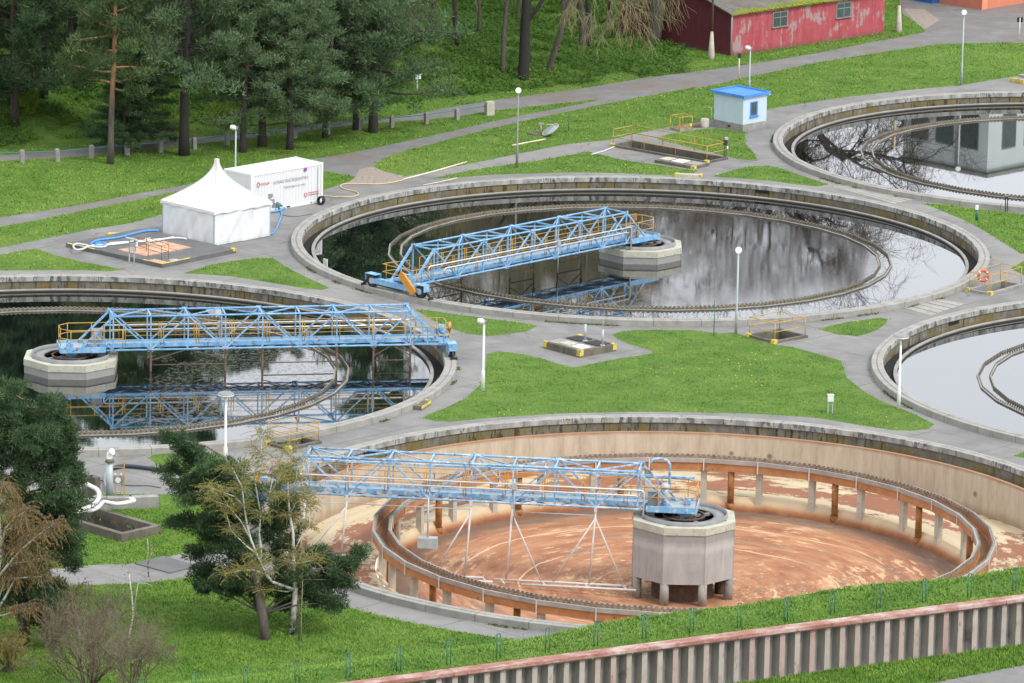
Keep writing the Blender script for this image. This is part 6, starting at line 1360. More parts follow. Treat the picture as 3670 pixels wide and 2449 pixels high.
M['bark'] = m_bark('dark_pine_bark', (0.062, 0.052, 0.047), (0.105, 0.075, 0.058), 5, 11)
M['bark_o'] = m_bark('orange_pine_bark', (0.10, 0.085, 0.07), (0.36, 0.20, 0.105), 4.0, 6.5)
M['bark_g'] = m_bark('grey_brown_bark', (0.115, 0.095, 0.08), (0.20, 0.175, 0.14), 3, 9)
M['bark_k'] = m_bark('near_black_bark', (0.030, 0.027, 0.025), (0.075, 0.065, 0.055), 6, 10)
M['twig_p'] = plain('pale_grey_twigs', (0.27, 0.245, 0.205), 0.95, 0, 0.2, 1.0); M['twig'] = plain('grey_brown_twigs', (0.20, 0.165, 0.125), 0.95, 0, 0.25, 1.0); M['twig_y'] = plain('pale_twigs', (0.26, 0.24, 0.12), 0.95, 0, 0.25, 1.0); M['twig_r'] = plain('red_brown_twigs', (0.115, 0.08, 0.06), 0.95, 0, 0.3, 1.0)
def m_birch():
    s = S('white_birch_bark', 0.85); x = s.sep(s.obj)
    n = s.noise(s.com(s.ma('MULTIPLY', x[0], 4.0), s.ma('MULTIPLY', x[1], 4.0), s.ma('MULTIPLY', x[2], 9.0)), 1.0, 5, 0.7)
    lo = s.step(s.ma('ADD', x[2], s.ma('MULTIPLY', s.noise(s.obj, 3.0, 4), 2.0)), 1.2, 2.6)
    c = s.mix(s.step(n, 0.53, 0.62), (0.56, 0.53, 0.48), (0.10, 0.085, 0.07)); c = s.mix(s.ma('MULTIPLY', s.ma('SUBTRACT', 1.0, lo), s.step(s.noise(s.obj, 5.0, 4), 0.40, 0.5)), c, (0.07, 0.06, 0.05)); s.col(c); return s.m
M['birch'] = m_birch()

def spikes(centers, radii, flat_, n, length, width, rng, up=0.35):
    """needle tufts: slim triangles scattered through flattened ellipsoids, pointing outwards and up"""
    Cc = np.repeat(np.asarray(centers, float), n, 0); Rr = np.repeat(np.asarray(radii, float), n)
    d = rng.normal(size=(len(Cc), 3)); d /= np.linalg.norm(d, axis=1)[:, None]; rr = rng.random(len(Cc)) ** 0.45
    off = d * rr[:, None] * Rr[:, None]; off[:, 2] *= flat_; b = Cc + off
    dr = d * 0.9 + rng.normal(size=d.shape) * 0.55; dr[:, 2] += up; dr /= np.linalg.norm(dr, axis=1)[:, None]
    sd = np.cross(dr, rng.normal(size=d.shape)); sd /= np.linalg.norm(sd, axis=1)[:, None] + 1e-9
    L = length * rng.uniform(0.6, 1.3, len(Cc))[:, None]; W = width * rng.uniform(0.7, 1.3, len(Cc))[:, None]
    V = np.stack([b - sd * W / 2, b + sd * W / 2, b + dr * L], 1).reshape(-1, 3); return V, np.arange(len(V)).reshape(-1, 3)
def pine(seed, h, cb, spread, nb, dens, lean=(0, 0), r0=0.28, tuft=(0.30, 0.075), csize=(0.38, 0.68)):
    rng = np.random.default_rng(seed); tb = MB(); k = 10; pts = []; rs = []
    wob = rng.normal(size=(4,)) * 0.12
    for i in range(k + 1):
        u = i / k; pts.append(Vector((lean[0] * u * h + wob[0] * math.sin(u * 5 + wob[2] * 9) * 1.2, lean[1] * u * h + wob[1] * math.sin(u * 4 + wob[3] * 9), -0.2 + (h + 0.2) * u))); rs.append(r0 * (1.25 if i == 0 else 1) * (1 - u) ** 0.75 + 0.02)
    tb.tube(pts, rs, 9)
    def tp(z):
        u = max(0, min(1, (z + 0.2) / (h + 0.2))) * k; i = min(int(u), k - 1); return pts[i].lerp(pts[i + 1], u - i)
    cen = []; rad = []; bb = MB()
    for j in range(nb):
        u = (j + rng.random()) / nb; z = cb + (h - cb) * u ** 0.9; a = j * 2.39996 + rng.normal() * 0.4
        L = spread * (0.30 + 0.70 * (1 - u) ** 0.65) * rng.uniform(0.6, 1.12); el = rng.uniform(-0.28, 0.14) + 0.62 * u
        p = tp(z); d = Vector((math.cos(a) * math.cos(el), math.sin(a) * math.cos(el), math.sin(el))); q = p.copy(); path = [p.copy()]; m = 5
        for s_ in range(m):
            d = (d + Vector(rng.normal(size=3)) * 0.13 + Vector((0, 0, 0.03))).normalized(); q = q + d * (L / m); path.append(q.copy())
            f = (s_ + 1) / m
            if f > 0.3:
                nc = 1 + int(rng.random() < dens) + int(f > 0.75)
                for _ in range(nc):
                    rc = rng.uniform(*csize) * (0.75 + 0.35 * (1 - u)); o_ = Vector(rng.normal(size=3)) * 0.32 * L * 0.28; o_.z *= 0.45; cen.append(q + o_); rad.append(rc)
        bb.tube(path, [0.03 + 0.16 * r0 / 0.28 * (1 - i / m) * (1 - u * 0.7) * 0.5 for i in range(m + 1)], 5)
    for _ in range(4): cen.append(tp(h) + Vector(rng.normal(size=3)) * 0.3); rad.append(csize[0])
    off = len(tb.v); tb.v += bb.v; tb.f += [tuple(i + off for i in f) for f in bb.f]; tb.mi += bb.mi; tb.sm += bb.sm
    V, F = spikes(cen, rad, 0.72, int(66 * (0.8 + dens * 0.4)), tuft[0], tuft[1], rng, 0.75)
    return tb, V, F
def put_tree(name, loc, label, cat, tb, barkm, V, F, leafm, group=None, rz=0.0, crown='crown'):
    t = empty(name, loc, rz, label, cat, group); tb.build('trunk', barkm, t)
    if V is not None: npmesh(crown, V, F, leafm, t)
    return t
def join_np(parts):
    Vs = []; Fs = []; o = 0
    for V, F in parts: Vs.append(V); Fs.append(F + o); o += len(V)
    return np.concatenate(Vs), np.concatenate(Fs)

# pine stock: five individuals, then copies with their own turn and size
STOCK = []
for i, (h, cb, sp_, nb, dens, lean, r0) in enumerate([(17, 3.7, 4.9, 64, 0.6, (0.012, 0.01), 0.30), (16, 2.0, 5.0, 66, 0.65, (-0.015, 0.0), 0.26), (15, 2.3, 4.5, 60, 0.6, (0.02, 0), 0.20), (18, 3.9, 4.8, 62, 0.55, (0, 0), 0.27), (14, 1.4, 4.4, 66, 0.9, (-0.02, 0.01), 0.19)]):
    tb, V, F = pine(100 + i, h, cb, sp_, nb, dens, lean, r0)
    STOCK.append((tb, V, F))
PROTO = {}
def bgpine(u, v, kind, label, scale=1.0, rz=0.0, needle='needle', bark='bark', group=None, loc=None, sx=1.0):
    p = loc if loc is not None else at(u, v); key = (kind, needle, bark)
    if key not in PROTO:
        tb, V, F = STOCK[kind]; t = put_tree('pine_tree', p, label, 'pine tree', tb, M[bark], V, F, M[needle], group, rz); PROTO[key] = t
    else:
        t = copy_tree(PROTO[key], p, rz, label)
        if group: t['group'] = group
        elif 'group' in t: del t['group']
    g_ = 1.12 if loc is None and scale > 0.6 else 1.0; ws = scale * sx * (1.03 if scale > 0.82 else 1.22); t.scale = (ws, ws, scale * g_); return t
bgpine(427, 357, 0, 'thick dark trunked pine behind the tip of the white tent', 1.0, 0.4, bark='bark_k', sx=1.0)
bgpine(562, 350, 3, 'thin pine with a bare grey lower trunk behind the lamp post by the tent', 0.63, 2.0)
bgpine(597, 336, 0, 'reddish pine rising straight behind the white container', 0.70, 3.3, bark='bark')
bgpine(662, 342, 1, 'low branching dark pine right of the reddish pine behind the container', 0.68, 1.0)
bgpine(860, 305, 1, 'bushy pale green pine at the right end of the pine stand', 1.0, 4.1, sx=1.05)
bgpine(752, 316, 2, 'slim pine tucked between bollards near the right end of the stand', 0.74, 5.0)
bgpine(815, 300, 2, 'small pine half hidden by the bushy pale green pine', 0.78, 2.6)
tb, V, F = pine(301, 16.5, 4.6, 3.4, 46, 0.5, (0.0, 0.0), 0.20, csize=(0.35, 0.65))
put_tree('pine_tree', at(258, 377), 'slender pine with an orange upper trunk and sparse yellowish branches', 'pine tree', tb, M['bark_o'], V, F, M['needle_y'], None, 0.6)
bgpine(318, 342, 4, 'low young pine spreading over the bollards left of the thick dark pine', 0.42, 0.5, needle='needle_d', sx=1.35)
bgpine(285, 352, 4, 'small drooping pine beside the foot of the slender orange pine', 0.36, 2.5, needle='needle_d', sx=1.3)
bgpine(35, 285, 4, 'dark broad pine cut by the left edge at the top', 1.0, 1.5, needle='needle_d', sx=1.2)
GP = 'pines deep in the stand at the top'
deep = [(95, 225, 3, 1.0), (168, 112, 0, 1.05), (480, 200, 2, 0.7), (345, 190, 3, 1.0), (262, 120, 1, 1.0), (420, 90, 0, 1.0), (560, 110, 1, 0.72), (690, 150, 3, 0.7), (655, 60, 0, 0.7), (760, 90, 1, 0.74), (815, 165, 2, 0.76), (905, 110, 3, 0.85), (20, 110, 1, 1.0)]
for i, (u, v, k, s_) in enumerate(deep): bgpine(u, v, k, 'pine in the dense background of the stand at the top left', s_, i * 1.7, group=GP, needle='needle' if i % 3 else 'needle_d')
GH2 = 'pines above the top edge, mirrored in the tanks'
far = [(-200, 300), (-120, 120), (60, -40), (190, -60), (320, -35), (860, -60), (980, -50), (1085, -70), (1240, -75), (1330, -80), (1450, -70), (2130, -250), (2240, -260), (2350, -250)]
for i, (u, v) in enumerate(far):
    p = flat(u, v); p.z = float(hgt(p.x, p.y)); bgpine(0, 0, i % 5, 'tall pine beyond the top edge that darkens the mirrored water', random.uniform(1.0, 1.25) if u < 1000 else (random.uniform(1.35, 1.55) if u < 2000 else random.uniform(1.15, 1.3)), i * 2.1, group=GH2, loc=p)

# bare deciduous trees
def bare(seed, h, r0, depth=5, spread=0.62, droop=0.05, tw=0.012, first=0.34, lean=0.0, nb=3, minz=-1.0):
    rng = np.random.default_rng(seed); tb = MB(); tw_ = MB()
    def grow(p, d, L, r, lev):
        n = 4; pts = [p.copy()]; q = p.copy()
        for i in range(n):
            d = (d + Vector(rng.normal(size=3)) * (0.10 if lev == 0 else 0.22) + Vector((0, 0, 0.06 if lev < 2 else -droop * 0.35 * (lev - 1)))).normalized(); q = q + d * (L / n); pts.append(q.copy())
        r1 = r * (0.62 if lev else 0.7)
        (tb if lev < 3 else tw_).tube(pts, [r + (r1 - r) * i / n for i in range(n + 1)], 9 if lev == 0 else (5 if lev < 3 else 3), caps=False)
        if lev >= depth: return
        m = nb + (1 if lev else 0) + int(rng.random() < 0.5)
        for k in range(m):
            f = rng.uniform(0.45, 1.0) if k else 1.0; i = min(int(f * n), n - 1); o = pts[i].lerp(pts[i + 1], f * n - i)
            if o.z < minz and lev > 1: continue
            a = rng.uniform(0, 2 * PI); ax = d.cross(Vector((math.cos(a), math.sin(a), 0.3))).normalized()
            nd = (d * math.cos(spread) + ax * math.sin(spread) * rng.uniform(0.6, 1.25)).normalized()
            grow(o, nd, L * rng.uniform(0.52, 0.82), max(tw, r1 * rng.uniform(0.5, 0.75)), lev + 1)
    grow(Vector((0, 0, -0.2)), Vector((lean, 0, 1)).normalized(), h * first, r0, 0); return tb, tw_
def put_bare(u, v, label, seed, h, r0, barkm, twigm, loc=None, **kw):
    tb, tw_ = bare(seed, h, r0, **kw); p = loc if loc is not None else at(u, v); t = empty('bare_tree', p, 0, label, 'tree', kw.get('group'))
    tb.build('trunk', barkm, t); tw_.build('twigs', twigm, t); return t
put_bare(1200, 183, 'thick near black bare tree standing nearest the road at the top', 11, 21, 0.42, M['bark_k'], M['twig_y'], lean=0.05, first=0.36, droop=0.15, depth=6, nb=3)
put_bare(1155, 165, 'thin grey brown tree just left of the thick near black tree', 12, 21, 0.20, M['bark_g'], M['twig'], first=0.5, depth=5)
put_bare(1257, 162, 'leaning grey tree just right of the thick near black tree', 13, 21, 0.22, M['bark_g'], M['twig'], lean=0.13, first=0.5, depth=5)
put_bare(1335, 110, 'left trunk of the pair of bare trees before the bank', 14, 22, 0.26, M['bark_g'], M['twig'], lean=-0.06, first=0.45, depth=5)
put_bare(1352, 108, 'right trunk of the pair of bare trees before the bank', 15, 20, 0.20, M['bark'], M['twig'], lean=0.10, first=0.45, depth=5)
put_bare(1053, 105, 'crooked bare tree between the pines and the thick near black tree', 16, 20, 0.19, M['bark'], M['twig'], lean=-0.12, first=0.42, depth=5)
put_bare(1500, 98, 'broad bare tree whose pale branches hang over the dark shed gable', 17, 21, 0.55, M['bark_g'], M['twig_p'], first=0.34, droop=0.0, depth=5, nb=3, spread=0.6, tw=0.006, minz=7.5)
put_bare(1440, 40, 'slim bare tree in the grass left of the red shed', 18, 20, 0.22, M['bark_g'], M['twig'], first=0.4, depth=5)
put_bare(1100, 78, 'slim bare trunk between the crooked tree and the thick black tree', 19, 19, 0.15, M['bark_g'], M['twig'], first=0.5, depth=5)
put_bare(1292, 66, 'slim bare trunk high on the bank behind the leaning grey tree', 20, 19, 0.16, M['bark_g'], M['twig'], first=0.5, depth=5, lean=0.04)
put_bare(1398, 62, 'slim bare trunk high on the bank right of the bare pair', 23, 19, 0.16, M['bark'], M['twig'], first=0.5, depth=5, lean=-0.05)
put_bare(985, 60, 'slim bare trunk at the right edge of the pine stand', 24, 19, 0.17, M['bark'], M['twig'], first=0.5, depth=5)
put_bare(1185, 52, 'slim pale trunk standing far behind the thick black tree', 25, 19, 0.14, M['bark_g'], M['twig_y'], first=0.5, depth=5, lean=0.05)
for i, (u, v) in enumerate(((1150, -30), (1290, -40), (1420, -45), (1580, -40), (1690, -30), (1780, -35), (1845, -20), (1905, -12))):
    p = flat(u, v); p.z = float(hgt(p.x, p.y)); t = put_bare(0, 0, 'bare tree beyond the top edge that shows only mirrored in the water', 40 + i, 26, 0.5 if i < 6 else 0.8, M['bark_k'], M['twig_r'], loc=p, first=0.34 if i < 6 else 0.45, depth=6); t['group'] = 'bare trees above the top edge'

# ---- foreground trees, their limbs read off the photograph in metres about the foot
def drooping(tips, rng, n, length, leaf, dens=10, grav=0.36):
    """thin hanging twigs from given points, with small hanging catkins"""
    tw_ = MB(); lv = []
    for p in tips:
        for _ in range(n):
            q = Vector(p) + Vector(rng.normal(size=3)) * 0.12; a = rng.uniform(0, 2 * PI); d = Vector((math.cos(a), math.sin(a), rng.uniform(0.1, 1.3))).normalized(); L = length * rng.uniform(0.5, 1.2); pts = [q.copy()]; m = 6
            for i in range(m):
                d = (d + Vector((0, 0, -grav)) + Vector(rng.normal(size=3)) * 0.10).normalized(); q = q + d * L / m; pts.append(q.copy())
            tw_.tube(pts, [0.009 - 0.0011 * i for i in range(m + 1)], 3, caps=False)
            for i in range(dens):
                u = rng.uniform(0.15, 1) * m; j = min(int(u), m - 1); c = pts[j].lerp(pts[j + 1], u - j); lv.append(c)
    lv = np.array([tuple(c) for c in lv]); k = len(lv); rng2 = np.random.default_rng(5)
    ang = rng2.uniform(0, 2 * PI, k); sx = np.stack([np.cos(ang), np.sin(ang), np.zeros(k)], 1) * leaf[0] * rng2.uniform(0.6, 1.3, (k, 1)); dn = np.stack([rng2.normal(size=k) * 0.4, rng2.normal(size=k) * 0.4, -np.ones(k)], 1) * leaf[1] * rng2.uniform(0.6, 1.3, (k, 1))
    V = np.stack([lv - sx / 2, lv + sx / 2, lv + dn], 1).reshape(-1, 3); return tw_, V, np.arange(len(V)).reshape(-1, 3)
def fig(px, py, bx, by, k=145.0): return ((px - bx) / k, (by - py) / (k * 0.965))
def limb_tree(name, w, base, limbs, barkm, seed, k=145.0, depth_scale=0.5, bias=0.0):
    """limbs: [points (x, y in the reading window), r0, r1]; depth chosen at random but kept continuous"""
    rng = np.random.default_rng(seed); tb = MB(); u, v = z1(w, *base); p0 = at(u, v); tips = []; store = {}
    for pts, r0, r1 in limbs:
        P_ = []; dy = 0.0; g = rng.normal() * depth_scale + bias
        st = store.get(pts[0])
        for i, q in enumerate(pts):
            x, z = fig(*q, *base, k); y = (st if st is not None else 0.0) + g * (i / max(1, len(pts) - 1)) * (1.5 if st is not None else 0.15)
            P_.append(Vector((x, y, z - (0.15 if q == base else 0)))); store[q] = y
        n = len(P_); tb.tube(P_, [r0 + (r1 - r0) * i / (n - 1) for i in range(n)], 8); tips += P_[max(1, n // 2):]
    return p0, tb, tips, rng
# the white birch in front
bb_ = (1882, 1252)
limbs = [([bb_, (1895, 1100), (1905, 960), (1893, 850), (1888, 720)], 0.155, 0.075), ([(1888, 720), (1885, 600), (1862, 480), (1850, 370), (1845, 250)], 0.08, 0.025),
    ([(1905, 960), (1850, 928), (1760, 880), (1715, 810), (1690, 730), (1665, 650)], 0.075, 0.05), ([(1665, 650), (1625, 560), (1600, 470), (1580, 360), (1565, 240), (1500, 120)], 0.055, 0.02), ([(1690, 730), (1690, 620), (1678, 520), (1690, 400), (1745, 260), (1770, 120)], 0.055, 0.02),
    ([(1690, 400), (1670, 260), (1650, 120), (1665, 20)], 0.04, 0.015), ([(1715, 810), (1640, 770), (1560, 757), (1470, 762)], 0.04, 0.015), ([(1893, 850), (1850, 800), (1880, 760), (1960, 735), (2040, 700)], 0.05, 0.02),
    ([(1905, 960), (1850, 965), (1760, 945), (1690, 935), (1630, 950)], 0.035, 0.012), ([(1665, 650), (1600, 600), (1500, 500), (1470, 390)], 0.035, 0.012), ([(1625, 560), (1560, 440), (1480, 340), (1390, 305)], 0.035, 0.012),
    ([(1862, 480), (1900, 400), (1960, 360), (1975, 320)], 0.03, 0.01), ([(1580, 360), (1520, 270), (1440, 215), (1370, 165)], 0.03, 0.01), ([(1745, 260), (1800, 150), (1850, 40), (1870, -80)], 0.03, 0.01), ([(1650, 120), (1690, -20), (1700, -140)], 0.025, 0.01), ([(1850, 370), (1900, 250), (1910, 130)], 0.025, 0.01), ([(1888, 720), (1930, 640), (1990, 560), (1985, 450)], 0.03, 0.012)]
p0, tb, tips, rng = limb_tree('birch', 'L', bb_, limbs, M['birch'], 21, bias=-0.55)
tw_, V, F = drooping([t_ for t_ in tips if t_.z > 2.2], rng, 36, 0.85, (0.034, 0.062), 16, 0.17)
t = empty('birch_tree', p0, 0, 'white barked birch with hanging yellowish catkins in front of the dark pine', 'birch tree'); tb.build('trunk', M['birch'], t); tw_.build('twigs', M['twig_y'], t); npmesh('catkins', V, F, M['catkin'], t)
# the pine leaning behind it
pb = (1718, 1285)
p0 = at(*z1('L', *pb)); rng = np.random.default_rng(33); tb = MB()
tr = [(1718, 1285), (1690, 1130), (1655, 960), (1610, 820), (1570, 640), (1530, 460), (1500, 300), (1420, 180), (1300, 110), (1130, 75)]
TP = [Vector((*[fig(*q, *pb)[0]], 1.9 * min(1, i / 7), fig(*q, *pb)[1] - (0.15 if i == 0 else 0))) for i, q in enumerate(tr)]
tb.tube(TP, [0.25, 0.22, 0.20, 0.19, 0.16, 0.13, 0.10, 0.07, 0.05, 0.03], 10)
pads = [(1100, 75, 95, 55), (1160, 140, 100, 55), (1230, 200, 120, 60), (1330, 240, 130, 70), (1100, 330, 90, 60), (1180, 375, 130, 65), (1290, 360, 150, 80), (1420, 330, 160, 100), (1240, 430, 110, 50), (1540, 420, 150, 110), (1380, 480, 150, 80),
    (1130, 610, 90, 35), (1220, 630, 120, 45), (1330, 590, 140, 70), (1440, 590, 150, 90), (1330, 690, 130, 70), (1450, 720, 150, 90), (1250, 800, 80, 60), (1560, 560, 130, 90), (1600, 700, 130, 80),
    (1270, 990, 90, 55), (1340, 930, 120, 60), (1420, 960, 120, 80), (1500, 900, 140, 90), (1500, 1010, 90, 80), (1390, 1060, 60, 40), (1290, 1040, 55, 40), (1620, 840, 120, 60), (1680, 990, 80, 90), (1650, 1080, 55, 60),
    (1760, 620, 120, 120), (1840, 480, 90, 110), (1800, 760, 120, 90), (1830, 330, 60, 60), (1850, 900, 110, 80), (1840, 1060, 80, 90), (1840, 1150, 60, 50),
    (1980, 860, 110, 80), (2080, 830, 120, 80), (2180, 860, 110, 80), (2260, 840, 80, 50), (2310, 790, 45, 45), (2000, 970, 120, 90), (2110, 960, 130, 90), (2060, 1060, 110, 70), (2150, 1060, 80, 60), (1950, 1060, 90, 60), (2220, 930, 70, 60)]
cen = []; rad = []; fl = []
for x, y, rx, ry in pads:
    X, Z = fig(x, y, *pb); yy = rng.normal() * 0.6 + (1.6 if x > 1900 else 1.9); c = Vector((X, yy, Z)); bp_ = min(TP, key=lambda q: (q - c).length + abs(q.z - c.z + 0.3) * 0.8); mid = bp_.lerp(c, 0.5) + Vector((0, 0, 0.15)); tb.tube([bp_, mid, c], [0.055, 0.04, 0.02], 5)
    for _ in range(max(7, int(rx * ry / 520))):
        cen.append((X + rng.normal() * rx / 145 * 0.48, yy + rng.normal() * rx / 145 * 0.55, Z + rng.normal() * ry / 145 * 0.42)); rad.append(rng.uniform(0.22, 0.40))
V, F = spikes(cen, rad, 0.75, 150, 0.19, 0.045, rng, 0.3)
put_tree('pine_tree', p0, 'dark leaning pine behind the white birch in the foreground', 'pine tree', tb, M['bark_g'], V, F, M['needle_d'])
# dense dark conifer at the left edge
cb_ = (150, 1330); p0 = at(*z1('L', *cb_)); rng = np.random.default_rng(35); tb = MB()
tb.tube([Vector((0, 0, -0.2)), Vector((0.05, 0.1, 3)), Vector((-0.25, 0.1, 6.5)), Vector((0.1, 0, 9.5)), Vector((0.2, 0, 11.0))], [0.30, 0.26, 0.2, 0.12, 0.04], 10)
pads = [(60, -330, 70, 70), (0, -250, 130, 90), (330, -270, 60, 60), (340, -190, 110, 90), (120, -180, 150, 90), (-60, -120, 150, 100), (260, -80, 150, 100), (400, -60, 90, 90), (80, -20, 170, 110), (420, 60, 90, 90), (300, 60, 150, 100), (-40, 80, 160, 100), (180, 130, 150, 100), (430, 190, 90, 80), (470, 260, 75, 80), (340, 220, 140, 90),
    (-60, 250, 140, 90), (120, 280, 120, 80), (460, 350, 80, 80), (350, 370, 130, 90), (440, 460, 90, 80), (300, 480, 120, 90), (450, 560, 80, 80), (360, 600, 120, 90), (450, 670, 75, 70), (380, 720, 100, 70), (470, 770, 50, 50), (300, 700, 110, 80), (250, 850, 110, 90), (340, 930, 90, 80), (390, 900, 60, 60), (150, 900, 120, 100), (60, 1000, 130, 100), (200, 1050, 110, 90), (250, 600, 120, 100), (120, 480, 130, 110), (100, 700, 140, 110), (-60, 600, 130, 120), (-50, 850, 130, 110)]
cen = []; rad = []
for x, y, rx, ry in pads:
    X, Z = fig(x, y, *cb_); yy = rng.normal() * 0.8; c = Vector((X, yy, Z)); b0 = Vector((0.1 * X, 0.05, max(0.6, Z - 0.6))); tb.tube([b0, b0.lerp(c, 0.55), c], [0.05, 0.035, 0.015], 5)
    for _ in range(max(8, int(rx * ry / 480))): cen.append((X + rng.normal() * rx / 145 * 0.45, yy + rng.normal() * rx / 145 * 0.6, Z + rng.normal() * ry / 145 * 0.42)); rad.append(rng.uniform(0.24, 0.42))
V, F = spikes(cen, rad, 0.85, 140, 0.18, 0.048, rng, 0.45)
put_tree('conifer_tree', p0, 'dense dark conifer standing at the left edge over the basins', 'conifer', tb, M['bark_o'], V, F, M['needle_d'])
# brown weeping birch at the far left
wb_ = (-60, 1420)
limbs = [([wb_, (-50, 1150), (-20, 900), (10, 700), (-10, 450)], 0.16, 0.05), ([(-20, 900), (60, 790), (140, 690), (240, 590)], 0.07, 0.025), ([(10, 700), (40, 560), (110, 480), (170, 430)], 0.05, 0.02), ([(-50, 1150), (40, 1000), (100, 880), (270, 860)], 0.06, 0.02), ([(-50, 1150), (20, 940), (60, 900), (100, 880)], 0.04, 0.02), ([(-10, 450), (20, 380), (60, 320), (40, 270)], 0.04, 0.015), ([(-10, 450), (-60, 360), (-90, 280)], 0.04, 0.015), ([(240, 590), (300, 560), (340, 540)], 0.02, 0.012), ([(60, 790), (160, 770), (260, 740)], 0.03, 0.012), ([(-50, 1150), (30, 1120), (120, 1080), (180, 1060)], 0.04, 0.015), ([(10, 700), (-60, 620), (-120, 560)], 0.04, 0.015), ([(0, 620), (60, 580), (110, 600), (160, 560)], 0.03, 0.01)]
p0, tb, tips, rng = limb_tree('birch', 'L', wb_, limbs, M['birch'], 22)
tw_, V, F = drooping([t_ for t_ in tips if t_.z > 1.6], rng, 48, 1.15, (0.038, 0.085), 16, 0.30)
t = empty('birch_tree', p0, 0, 'weeping birch with orange brown catkins at the lower left edge', 'birch tree'); tb.build('trunk', M['birch'], t); tw_.build('twigs', M['twig'], t); npmesh('catkins', V, F, M['catkin_o'], t)
# brown bare bushes, bottom left
def bush(w, base, h, width, seed, label, twm, leafm, stems=9, k=150.0, leaves=5, zoff=0.0, name='bare_bush'):
    rng = np.random.default_rng(seed); u, v = z1(w, *base); p0 = at(u, v); p0.z += zoff; st = MB(); tw_ = MB(); lv = []
    def g(p, d, L, r, lev):
        n = 4; pts = [p.copy()]; q = p.copy()
        for i in range(n): d = (d + Vector(rng.normal(size=3)) * 0.17 + Vector((0, 0, 0.05))).normalized(); q = q + d * L / n; pts.append(q.copy())
        (st if lev < 2 else tw_).tube(pts, [r * (1 - 0.4 * i / n) for i in range(n + 1)], 6 if lev == 0 else 3, caps=False)
        if lev >= 2:
            for _ in range(leaves): j = rng.integers(0, n); lv.append(pts[j].lerp(pts[j + 1], rng.random()))
        if lev >= 4: return
        for k_ in range(3 + int(rng.random() < 0.6)):
            f = rng.uniform(0.35, 1.0); i = min(int(f * n), n - 1); o = pts[i].lerp(pts[i + 1], f * n - i); ax = d.cross(Vector(rng.normal(size=3))).normalized(); g(o, (d * 0.8 + ax * rng.uniform(0.35, 0.75)).normalized(), L * rng.uniform(0.5, 0.8), max(0.006, r * 0.5), lev + 1)
    for k_ in range(stems):
        a = rng.uniform(0, 2 * PI); tl = rng.uniform(0.05, 0.55) * width; g(Vector((math.cos(a) * 0.15, math.sin(a) * 0.15, -0.1)), Vector((math.cos(a) * tl, math.sin(a) * tl, 1)).normalized(), h * rng.uniform(0.32, 0.46), 0.045 * rng.uniform(0.7, 1.4), 0)
    t = empty(name, p0, 0, label, 'bush'); st.build('stems', M['twig_r'], t); tw_.build('twigs', twm, t)
    if leaves:
        lv = np.array([tuple(c) for c in lv]); V, F = spikes(lv, np.full(len(lv), 0.02), 1.0, 1, 0.06, 0.035, rng, 0.2); npmesh('buds', V, F, leafm, t)
    return t
bush('L', (560, 1640), 6.0, 1.6, 51, 'broad bare bush with reddish brown buds at the bottom left', M['twig'], M['bud'], 13, leaves=3)
bush('L', (840, 1640), 4.6, 1.2, 52, 'thinner bare bush right of the broad bush at the bottom left', M['twig'], M['bud'], 7, leaves=3)
bush('L', (330, 1330), 3.6, 0.8, 53, 'dense purplish brown bush below the dark conifer', M['twig_r'], M['bud'], 12, leaves=7)
bush('L', (80, 1500), 2.6, 1.0, 54, 'low olive bush in the bottom left corner', M['twig'], M['catkin'], 8, leaves=5)
def slim(base, limbs, label, seed, barkm='birch'):
    p0, tb, tips, rng = limb_tree('birch', 'L', base, limbs, M[barkm], seed, 147.0, 0.12); t = empty('birch_sapling', p0, 0, label, 'sapling'); tb.build('stem', M[barkm], t); tw_ = MB()
    for q in tips:
        for _ in range(3): tw_.tube([q, q + Vector((rng.normal() * 0.2, rng.normal() * 0.2, 0.2 + 0.15 * rng.random())), q + Vector((rng.normal() * 0.35, rng.normal() * 0.35, 0.35))], [0.008, 0.006, 0.003], 3, caps=False)
    tw_.build('twigs', M['twig_y'], t)
slim((812, 1420), [([(812, 1420), (835, 1250), (860, 1120), (848, 990), (830, 860)], 0.055, 0.025), ([(860, 1120), (880, 980), (898, 860)], 0.03, 0.012), ([(885, 920), (940, 918), (985, 938)], 0.015, 0.008), ([(830, 860), (790, 810)], 0.012, 0.006)], 'forked slim birch with bright white stem right of the broad bare bush', 61)
slim((512, 1480), [([(512, 1480), (515, 1300), (503, 1190), (498, 1115)], 0.06, 0.035)], 'snapped white birch stem standing inside the broad bare bush', 62)
slim((962, 880), [([(962, 880), (950, 760), (955, 680), (950, 620)], 0.03, 0.012), ([(955, 790), (970, 740), (985, 712)], 0.02, 0.008)], 'thin pale sapling at the dark tarred patch of the path', 63)
slim((628, 1340), [([(628, 1340), (640, 1265), (632, 1260)], 0.05, 0.03)], 'short pale stump stem right of the snapped birch', 64)
slim((1932, 1300), [([(1932, 1300), (1930, 1180), (1922, 1050), (1918, 960)], 0.035, 0.015)], 'thin bare whip left of its twin at the foot of the birch', 65, 'bark_g')
slim((1948, 1308), [([(1948, 1308), (1944, 1160), (1946, 1020), (1950, 900)], 0.035, 0.015)], 'thin bare whip right of its twin at the foot of the birch', 66, 'twig_y')
